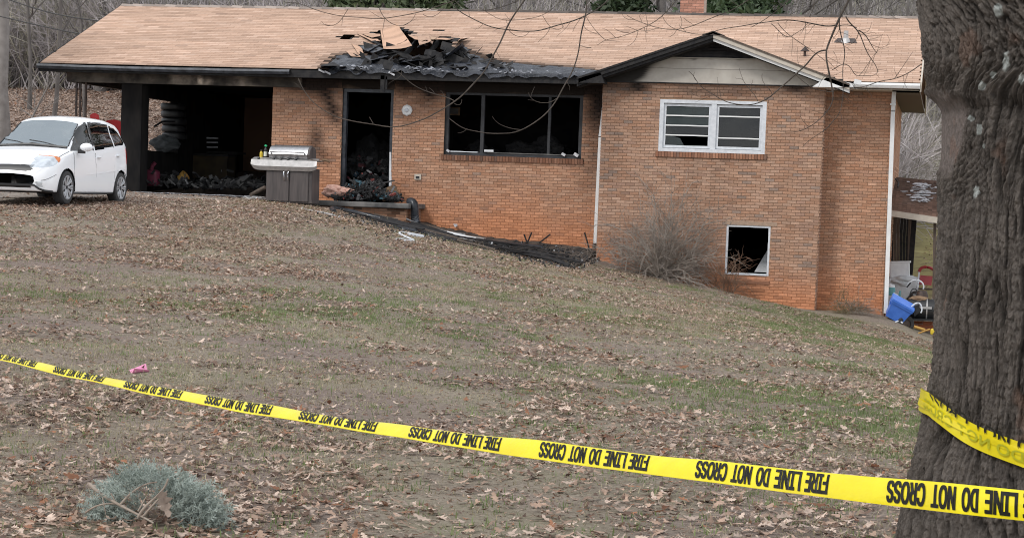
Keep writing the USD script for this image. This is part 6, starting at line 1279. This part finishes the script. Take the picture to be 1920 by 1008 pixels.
put(tw, 'fold', MB().grid(band_pt(TB, -.010 + .012 * np.sin(TB * 3 + 1) + (WB + .036) * .30, wob + .004)), M_tape, True)
def wound(text, th0, th1, w_of, keep, off, mt, name):
    t_ = meshkit.text_mesh(text, .05, .0002, bold=True); t_ = trimesh.Trimesh(*trimesh.remesh.subdivide_to_size(t_.vertices, t_.faces, .025), process=False); v_ = np.asarray(t_.vertices); f_ = t_.faces
    m_ = keep(v_[f_][:, :, 1].mean(1)); th = th1 - (th1 - th0) * v_[:, 0] / v_[:, 0].max()
    u_, inv = np.unique(f_[m_], return_inverse=True)
    put(tw, name, (band_pt(th[u_], w_of(v_[u_, 1]), off + .003 * np.sin(th[u_] * 9)), inv.reshape(-1, 3)), mt, kind='stuff')
wound('FIRE LINE DO NOT CROSS', math.radians(203), math.radians(300), lambda y: .052 - y * .75, lambda y: y < .034, .006, M_ink, 'lettering')
wound('FIRE LINE DO NOT CROSS', math.radians(195), math.radians(292), lambda y: -.018 + y * .62, lambda y: y < 9, .0045, M_inkthru, 'show_through_lettering')

# ---------------------------------------------------------------- woods on the slope behind
def tree_mesh(r, H, rad, fork=.35, dens=1.0):
    tr, cr = MB(), MB(); P = [np.zeros(3)]; d = np.array([r.normal(0, .05), r.normal(0, .05), 1.0])
    for k in range(9): d = d + r.normal(0, .06, 3) * [1, 1, .2]; d /= np.linalg.norm(d); P.append(P[-1] + d * H / 9)
    P = np.array(P); rr = rad * (1 - .85 * np.linspace(0, 1, 10)) ; rr[0] *= 1.25; tr.tube(P, rr, 8, cap=False)
    for k in range(int(16 * dens)):
        s = r.uniform(fork * .6, 1); q_ = np.array([np.interp(s * 9, np.arange(10), P[:, a]) for a in range(3)]); a = r.uniform(0, 6.283); e = r.uniform(.3, 1.1)
        d = np.array([math.cos(a) * math.cos(e), math.sin(a) * math.cos(e), math.sin(e)]); L = H * r.uniform(.10, .30) * (1.3 - s * .6); B_ = [q_]
        for w in range(5): d = d + r.normal(0, .2, 3) + [0, 0, .06]; d /= np.linalg.norm(d); B_.append(B_[-1] + d * L / 5)
        r0 = rad * (1 - .8 * s) * .45; cr.tube(B_, np.linspace(r0, r0 * .25, 6), 4, cap=False)
        for w in range(2, 6):
            for _ in range(3):
                d2 = d + r.normal(0, .7, 3); d2 /= np.linalg.norm(d2); l2 = L * r.uniform(.2, .5); cr.tube([B_[w], B_[w] + d2 * l2 * .5 + r.normal(0, .05, 3), B_[w] + d2 * l2 + [0, 0, .1]], [r0 * .35, r0 * .25, r0 * .12], 3, cap=False)
    return tr, cr
protos = []
def wood_tree(loc, rz_, sc_, kind, label, group=None):
    if kind < len(protos): return thing('bare_tree', label, 'tree', group, loc=loc, rotz=rz_, scale=sc_, ref=protos[kind])
    r = np.random.default_rng(100 + kind); H, rad, mt = [(14, .13, M_trees), (17, .17, M_trees), (11, .08, M_trees), (16, .11, M_treepale), (9, .05, M_trees), (18, .2, M_treepale)][kind]
    t = thing('bare_tree', label, 'tree', group, loc=loc, rotz=rz_, scale=sc_); tr, cr = tree_mesh(r, H, rad, .3 if kind != 4 else .15, 1.1); put(t, 'trunk', tr, mt, True); put(t, 'crown', cr, mt, True); protos.append(t); return t
r = np.random.default_rng(3); slots = []
for Y0, Y1, n in ((60, 72, 36), (72, 92, 62), (92, 125, 70)):
    for _ in range(n):
        u = r.uniform(-60, 1290); Yk = r.uniform(Y0, Y1)
        if u < 330 and Yk < 72: continue
        if 1040 < u and Yk < 74: continue
        slots.append((u, Yk))
for k, (u, Yk) in enumerate(slots):
    x_ = W(u, 200, Yk)[0]; kd = k if k < 6 else int(r.choice(6, p=[.25, .2, .2, .1, .2, .05])); lf = u < 330
    wood_tree((x_, Yk, float(zg(x_, Yk)) - .1), r.uniform(0, 6.28), r.uniform(.75, 1.25), kd, 'bare woodland tree standing on the slope at the left beyond the carport' if lf else 'bare woodland tree showing just above the house ridge or beyond its right end', 'bare trees on the slope at the left' if lf else 'bare trees in the wood behind the house')
def own_tree(u, Y, H, rad, seed, label, mt, lean=0.0, v=None):
    x_ = W(u, 150, Y)[0]; t = thing('bare_tree', label, 'tree', loc=(x_, Y, float(zg(x_, Y)) - .15)); rr_ = np.random.default_rng(seed); tr, cr = tree_mesh(rr_, H, rad, .3)
    if lean: tr.xform(trimesh.transformations.rotation_matrix(lean, (0, 1, 0))); cr.xform(trimesh.transformations.rotation_matrix(lean, (0, 1, 0)))
    put(t, 'trunk', tr, mt, True); put(t, 'crown', cr, mt, True)
own_tree(1, 56, 17, .30, 41, 'thick pale trunk at the left edge of the picture', M_treepale)
own_tree(60, 58, 13, .085, 42, 'slender dark tree left of the roof corner, leaning slightly right', M_trees, .05)
own_tree(117, 70, 18, .2, 43, 'broad grey trunk standing just left of the roof ridge end', M_trees)
own_tree(15, 52, 3.6, .05, 44, 'pale broken sapling leaning right beside the thick left trunk', M_treepale, .28)
own_tree(34, 64, 15, .075, 46, 'slim straight tree between the thick left trunk and the roof corner', M_trees)
own_tree(100, 60, 10, .06, 45, 'thin sapling with fine twigs rising behind the left roof slope', M_trees, -.06)
def leafy(name, u, Y, H, Rw, n, mt, lb, seed, z0=0.0):
    x_ = W(u, 100, Y)[0]; r = np.random.default_rng(seed); t = thing(name, lb, 'tree', loc=(x_, Y, float(zg(x_, Y)) - .1))
    put(t, 'trunk', MB().tube([(0, 0, 0), (.05, 0, H * .4), (0, .05, H * .95)], [Rw * .07, Rw * .05, .02], 7), M_trees, True)
    c_ = r.normal(0, 1, (70, 3)); c_ /= np.linalg.norm(c_, axis=1, keepdims=True); c_ *= r.uniform(.5, 1.0, (70, 1)); cc = c_[r.integers(0, 70, n)] * [Rw * .8, Rw * .8, H * .42] + r.normal(0, 1, (n, 3)) * [Rw * .16, Rw * .16, H * .05] + [0, 0, H * .56]
    a = r.normal(0, 1, (n, 3)); a /= np.linalg.norm(a, axis=1, keepdims=True); b2 = np.cross(a, r.normal(0, 1, (n, 3))); b2 /= np.linalg.norm(b2, axis=1, keepdims=True); s = r.uniform(.07, .16, (n, 1))
    V_l = np.stack([cc - a * s, cc + b2 * s * .4, cc + a * s, cc - b2 * s * .4], 1).reshape(-1, 3); put(t, 'crown', (V_l, np.arange(4 * n).reshape(-1, 4)), mt)
leafy('evergreen_tree', 445, 56.5, 8.0, 1.7, 8000, M_everl, 'fresh green pine crown showing above the ridge left of the roof hole', 51); leafy('evergreen_tree', 500, 57, 7.6, 1.1, 9000, M_everl, 'smaller fresh green crown showing above the ridge over the roof hole', 55)
leafy('evergreen_tree', 727, 56.5, 8.6, 1.1, 8000, M_ever, 'dark narrow evergreen above the ridge, left of the chimney', 52); leafy('evergreen_tree', 858, 56.5, 8.6, 1.9, 14000, M_ever, 'dark broad evergreen above the ridge, right of the chimney', 53)

def instancer(name, protos_, pos, quat_rot, scale, idx, label, cat=None):
    pi = UsdGeom.PointInstancer.Define(stage, f'/World/{name}')
    pp = []
    for k, (m, mt) in enumerate(protos_): pp.append(put(f'/World/{name}', 'piece', m, mt))
    pi.CreatePrototypesRel().SetTargets(pp)
    pi.CreatePositionsAttr(Vt.Vec3fArray.FromNumpy(np.asarray(pos, np.float32))); pi.CreateProtoIndicesAttr(Vt.IntArray.FromNumpy(np.asarray(idx, np.int32)))
    q_ = np.asarray(quat_rot, float); pi.CreateOrientationsAttr(Vt.QuathArray([Gf.Quath(float(a), float(b_), float(c_), float(d_)) for a, b_, c_, d_ in q_]))
    pi.CreateScalesAttr(Vt.Vec3fArray.FromNumpy(np.repeat(np.asarray(scale, np.float32)[:, None], 3, 1)))
    tag(pi, label, cat, None, 'stuff')
def quats(yaw, tiltx, az):
    """Tilt about a horizontal axis at az, after a turn by yaw."""
    h1, h2 = yaw / 2, tiltx / 2; a = np.stack([np.cos(h1), 0 * h1, 0 * h1, np.sin(h1)], 1); b_ = np.stack([np.cos(h2), np.sin(h2) * np.cos(az), np.sin(h2) * np.sin(az), 0 * h2], 1)
    w1_, x1, y1, z1 = b_.T; w2_, x2, y2, z2 = a.T
    return np.stack([w1_ * w2_ - x1 * x2 - y1 * y2 - z1 * z2, w1_ * x2 + x1 * w2_ + y1 * z2 - z1 * y2, w1_ * y2 - x1 * z2 + y1 * w2_ + z1 * x2, w1_ * z2 + x1 * y2 - y1 * x2 + z1 * w2_], 1)
# undergrowth: bundles of thin stems
r = np.random.default_rng(9)
def bundle(seed):
    r_ = np.random.default_rng(seed); m = MB()
    for k in range(26):
        d = np.array([r_.normal(0, .4), r_.normal(0, .4), 1]); P = [np.array([r_.normal(0, .35), r_.normal(0, .35), 0])]
        for w in range(4): d = d + r_.normal(0, .2, 3); d /= np.linalg.norm(d); P.append(P[-1] + d * r_.uniform(.4, .75))
        m.tube(P, np.linspace(.016, .005, 5), 3, cap=False)
        for w in (2, 3, 4):
            for _ in range(2): d2 = d + r_.normal(0, .7, 3); m.tube([P[w], P[w] + d2 * .3, P[w] + d2 * .55], [.008, .006, .004], 3, cap=False)
    return m
M_brush = mat('brushwood', (.25, .222, .22), .95, (.38, .348, .345), .6, vary=.35); M_brushg = mat('brushwood_green', (.20, .185, .145), .95, (.29, .27, .21), .6, vary=.3)
N = 6500; u = r.uniform(-60, 1290, N); Yk = 57 + 73 * r.random(N) ** 1.2; x_ = np.array([W(a, 200, b_)[0] for a, b_ in zip(u, Yk)]); keepm = ~((u < 330) & (Yk < 70)) & ~((u > 1035) & (Yk < 75)); x_, Yk = x_[keepm], Yk[keepm]; n = len(x_)
instancer('undergrowth', [(bundle(1), M_brush), (bundle(2), M_brush), (bundle(3), M_brushg), (bundle(4), M_brush)], np.stack([x_, Yk, zg(x_, Yk) - .05], 1), quats(r.uniform(0, 6.28, n), r.normal(0, .1, n), r.uniform(0, 6.28, n)), r.uniform(.7, 1.7, n), r.integers(0, 4, n), 'grey brushwood and saplings filling the wood behind the house', 'undergrowth')

# utility wires
for lb, pts in (('upper of the two dark utility wires at the upper left', [(-40, -18), (12, 0), (60, 15), (113, 24), (160, 30)]), ('lower of the two dark utility wires at the upper left', [(-40, 10), (0, 19), (47, 30), (110, 42)])):
    P = np.array([W(u_, v_, 50.5) for u_, v_ in pts]); t = thing('utility_wire', lb, 'wire'); put(t, 'strand', MB().tube(spline(P, 6), .016, 5), M_black)

# ---------------------------------------------------------------- leaf litter and grass on the lawn
def leaf(seed):
    """A dry lobed oak leaf, longer than wide, cupped and twisted; unit length."""
    r_ = np.random.default_rng(seed); n = 9; a = np.linspace(0, 1, n); wid = r_.uniform(.20, .30)
    def edge_(): return np.array([wid * math.sin(math.pi * min(1, .06 + t * .97)) ** .8 * (1.15 if k % 2 else .52) * r_.uniform(.8, 1.2) for k, t in enumerate(a)])
    eu, el = edge_(), edge_(); el[0] = eu[0] = .02; eu[-1] = el[-1] = .05
    cup, bend_, tw_ = r_.uniform(-.9, 1.5), r_.uniform(-.5, .9), r_.normal(0, .5)
    f_ = lambda x_, y_: (x_ - .5, y_ + .05 * math.sin(3 * x_), cup * y_ * y_ + bend_ * (x_ - .5) ** 2 + tw_ * (x_ - .5) * y_ + .04)
    V_l = [f_(x_, y_) for x_, y_ in zip(a, eu)] + [f_(x_, 0) for x_ in a] + [f_(x_, -y_) for x_, y_ in zip(a, el)]; F_l = []
    for k in range(n - 1): F_l += [[k, k + 1, n + k + 1, n + k], [n + k, n + k + 1, 2 * n + k + 1, 2 * n + k]]
    return MB().raw(V_l, F_l)
r = np.random.default_rng(21)
def lawn_points(n, y0, y1, u0=-40, u1=1250):
    Yk = np.sqrt(r.uniform(y0 ** 2, y1 ** 2, n)); u_ = r.uniform(u0, u1, n); d = (u_ - PX) / FPX
    dirs = np.stack([d, np.full(n, (300 - PY) / FPX), np.ones(n)], 1) @ CAM; X_ = dirs[:, 0] / dirs[:, 1] * Yk; return X_, Yk, u_
def dens(X_, Y_):
    p_ = np.stack([X_, Y_, 0 * X_], 1); n1 = meshkit.fbm(p_ * .45, 4, 61); n2 = meshkit.fbm(p_ * 1.7, 3, 62)
    near = sm(-Y_, -17, -9.5); leftd = sm(-X_, 5, 12) * sm(Y_, 20, 32)
    return np.clip(.20 + .70 * near + .40 * leftd + 1.7 * (n1 - .5) + 1.7 * (n2 - .5), .04, 1) * np.where(X_ > -3, .62, 1)
X_, Y_, u_ = lawn_points(360000, 8, 45.0); keepm = r.random(len(X_)) < dens(X_, Y_)
hs = (Y_ > 43.5) & (X_ > -15.9); keepm &= ~hs & ~((X_ < -15.6) & (Y_ > 33.6 + np.maximum(0, X_ + 18.6) * 2.3) & (r.random(len(X_)) > .12)); X_, Y_ = X_[keepm], Y_[keepm]
Xh, Yh, uh = lawn_points(60000, 46, 84, -40, 330); kh = (Xh < -20.0); Xh, Yh = Xh[kh], Yh[kh]
Xr, Yr_, ur = lawn_points(3500, 46, 80, 1030, 1250); kr = Xr > -.6; Xr, Yr_ = Xr[kr], Yr_[kr]
Xa, Ya = np.concatenate([X_, Xh, Xr]), np.concatenate([Y_, Yh, Yr_]); n = len(Xa)
scl = np.concatenate([.030 + .070 * r.random(len(X_)) ** 1.9, r.uniform(.08, .16, len(Xh)), r.uniform(.06, .12, len(Xr))])
pc = np.stack([Xa, Ya, 0 * Xa], 1); cl = meshkit.fbm(pc * .8, 3, 64); mi = np.where(r.random(n) < .10 + .4 * (cl - .5), 2, np.where(r.random(n) < .3, 1, np.where(r.random(n) < .25, 3, 0)))
idx = mi * 3 + r.integers(0, 3, n)
instancer('leaf_litter', [(leaf(10 * a + b_), M_leaf[a]) for a in range(4) for b_ in range(3)], np.stack([Xa, Ya, zg(Xa, Ya) + r.uniform(.002, .03, n)], 1), quats(r.uniform(0, 6.28, n), np.abs(r.normal(0, .34, n)), r.uniform(0, 6.28, n)), scl, idx, 'fallen brown oak leaves scattered over the lawn and the slope', 'leaves')
NC = 300000
Xc_, Yc_, uc_ = lawn_points(NC, 8, 45.2); kc = ~((Yc_ > 43.6) & (Xc_ > -15)) & (r.random(NC) < .35 + .6 * meshkit.fbm(np.stack([Xc_ * .9, Yc_ * .9, 0 * Xc_], 1), 3, 66)) & ~((Xc_ < -15.6) & (Yc_ > 33.6) & (r.random(NC) > .25)); Xc_, Yc_ = Xc_[kc], Yc_[kc]; n = len(Xc_)
instancer('leaf_crumbs', [(leaf(10 * a + 7), M_leaf[a]) for a in range(4)] + [(MB().box((0, 0, .03), (1.0, .10, .06)), M_twig)], np.stack([Xc_, Yc_, zg(Xc_, Yc_) + .002], 1), quats(r.uniform(0, 6.28, n), np.abs(r.normal(0, .3, n)), r.uniform(0, 6.28, n)), .012 + .034 * r.random(n) ** 2, r.choice(5, n, p=[.3, .2, .1, .25, .15]), 'crumbled leaf bits and twigs strewn over the lawn', 'leaf bits')
def tuft(seed, hgt, nb, spread, w_=.004):
    r_ = np.random.default_rng(seed); V_l, F_l = [], []
    for k in range(nb):
        a = r_.uniform(0, 6.28); q_ = np.array([r_.normal(0, spread), r_.normal(0, spread), 0]); d = np.array([math.cos(a), math.sin(a), 0]); o = np.array([-d[1], d[0], 0]) * w_; hh_ = hgt * r_.uniform(.5, 1.2); b_ = r_.uniform(.2, 1.0) * hh_
        i0 = len(V_l); V_l += [q_ - o, q_ + o, q_ + d * b_ * .4 + [0, 0, hh_ * .65] + o * .6, q_ + d * b_ * .4 + [0, 0, hh_ * .65] - o * .6, q_ + d * b_ + [0, 0, hh_]]; F_l += [[i0, i0 + 1, i0 + 2], [i0, i0 + 2, i0 + 3], [i0 + 3, i0 + 2, i0 + 4]]
    return MB().raw(V_l, F_l)
X_, Y_, u_ = lawn_points(120000, 8, 45.2); p_ = np.stack([X_, Y_, 0 * X_], 1)
gn = meshkit.fbm(p_ * .38, 4, 71) + .35 * (meshkit.fbm(p_ * 1.6, 3, 72) - .5) + np.interp(u_, [0, 300, 650, 900, 1050], [-.05, -.06, -.02, .09, .08]) + .13 * np.exp(-((u_ - 900) / 150) ** 2 - ((Y_ - 31) / 7) ** 2)
ok = (r.random(len(X_)) < sm(gn, .57, .78) * .46 + .05) & ~((Y_ > 43.6) & (X_ > -15)) & ~((X_ < -15.6) & (Y_ > 33.2))
X1, Y1 = X_[ok], Y_[ok]; n = len(X1)
instancer('grass', [(tuft(1, .030, 16, .05, .003), M_blades), (tuft(2, .038, 14, .06, .003), M_blades), (tuft(3, .026, 20, .07, .003), M_blades)], np.stack([X1, Y1, zg(X1, Y1) - .004], 1), quats(r.uniform(0, 6.28, n), r.normal(0, .1, n), r.uniform(0, 6.28, n)), r.uniform(.6, 1.5, n), r.integers(0, 3, n), 'patches of short green grass on the lawn', 'grass')
X_, Y_, u_ = lawn_points(130000, 8, 45.2); p_ = np.stack([X_, Y_, 0 * X_], 1); dn = meshkit.fbm(p_ * .5, 4, 81)
ok = (r.random(len(X_)) < .06 + .45 * sm(dn, .46, .64)) & ~((Y_ > 43.6) & (X_ > -15)) & ~((X_ < -15.6) & (Y_ > 33.4)); X1, Y1 = X_[ok], Y_[ok]; n = len(X1)
instancer('dry_grass', [(tuft(4, .018, 14, .07, .0025), M_dry), (tuft(5, .014, 18, .08, .0025), M_dry), (tuft(6, .026, 8, .06, .0025), M_dry)], np.stack([X1, Y1, zg(X1, Y1) - .006], 1), quats(r.uniform(0, 6.28, n), r.normal(0, .25, n), r.uniform(0, 6.28, n)), r.uniform(.7, 1.6, n), r.integers(0, 3, n), 'thin dead tan grass over the lawn', 'grass')

# ---------------------------------------------------------------- cut cedar branch and the pink scrap in the foreground
r = np.random.default_rng(33)
ced = thing('cedar_branch', 'cut blue-green cedar branch lying on the leaves at the lower left', 'branch')
CY = hit(190, 612, 20, 7)[1]
def cpx(u, v, back=0.0): return W(u, v, CY + back)
for pts, rr_ in (([(104, 566), (125, 582), (152, 597), (180, 612)], .010), ([(140, 592), (155, 576), (170, 567), (184, 564)], .007), ([(162, 606), (180, 584), (194, 568), (197, 560)], .009), ([(168, 604), (184, 586), (196, 574)], .007), ([(162, 598), (172, 580)], .005), ([(120, 580), (124, 602)], .004), ([(130, 577), (137, 590)], .004), ([(100, 600), (120, 590), (146, 592)], .006)): put(ced, 'stick', MB().tube(spline([cpx(*q_, -.12) for q_ in pts], 5), np.linspace(rr_, rr_ * .5, (len(pts) - 1) * 5 + 1 if len(pts) > 2 else 2), 6), M_cedarw, True)
fo = MB()
for k in range(1500):
    a = r.uniform(-.2, math.pi + .15); q_ = math.sqrt(r.uniform(.10, 1)); u0, v0 = 184 + 74 * q_ * math.cos(a) * r.uniform(.8, 1.15), 618 - 62 * q_ * math.sin(a) * (1 - .12 * math.cos(a)) * r.uniform(.8, 1.08)
    inner = math.hypot((u0 - 172) / 27, (v0 - 590) / 17) < 1
    if inner and r.random() < .85: continue
    base = cpx(u0, v0, r.uniform(-.12, .3)); d = np.array([math.cos(a), r.normal(0, .5), .6 * math.sin(a) + .15]); d /= np.linalg.norm(d); P = [base]
    for w in range(3): d = d + r.normal(0, .25, 3); d /= np.linalg.norm(d); P.append(P[-1] + d * .024)
    fo.tube(P, [.0022, .0018, .0014, .0008], 3, cap=False)
    for w in range(1, 4):
        for _ in range(6): d2 = d * .7 + r.normal(0, .6, 3); d2 /= np.linalg.norm(d2); fo.tube([P[w], P[w] + d2 * r.uniform(.012, .028)], [.0021, .001], 3, cap=False)
put(ced, 'foliage', fo, M_cedar, kind='stuff')
p_ = cpx(206, 585); t = thing('dead_leaf', 'pale curled oak leaf caught in the cedar branch', 'leaf'); lm_ = leaf(31); R = rot((0, 1, 0), 70) @ rot((1, 0, 0), 50); lm_.v = [v_ @ (R * .13).T + p_ + [0, -.16, 0] for v_ in lm_.v]; put(t, 'blade', lm_, M_leaf[1])
t = thing('pink_scrap', 'small bright pink scrap lying on the lawn beyond the tape at the left', 'scrap'); a_ = np.linspace(0, 1, 7); p_ = W(167, 432, 17.0); xp = p_[0]; Yp = 17.0
for Yt in np.arange(14, 30, .1):
    q_ = W(167, 432, Yt)
    if q_[2] < zg(q_[0], Yt) + .02: Yp = Yt; xp = q_[0]; break
put(t, 'scrap', MB().grid(np.array([[(xp - .055 + .11 * s, Yp + .16 * w - .14 * s, float(zg(xp, Yp)) + .02 + .02 * math.sin(7 * s) + .02 * w * math.sin(5 * s)) for w in (-1, -.3, .4, 1)] for s in a_])), M_pinkflag, True)
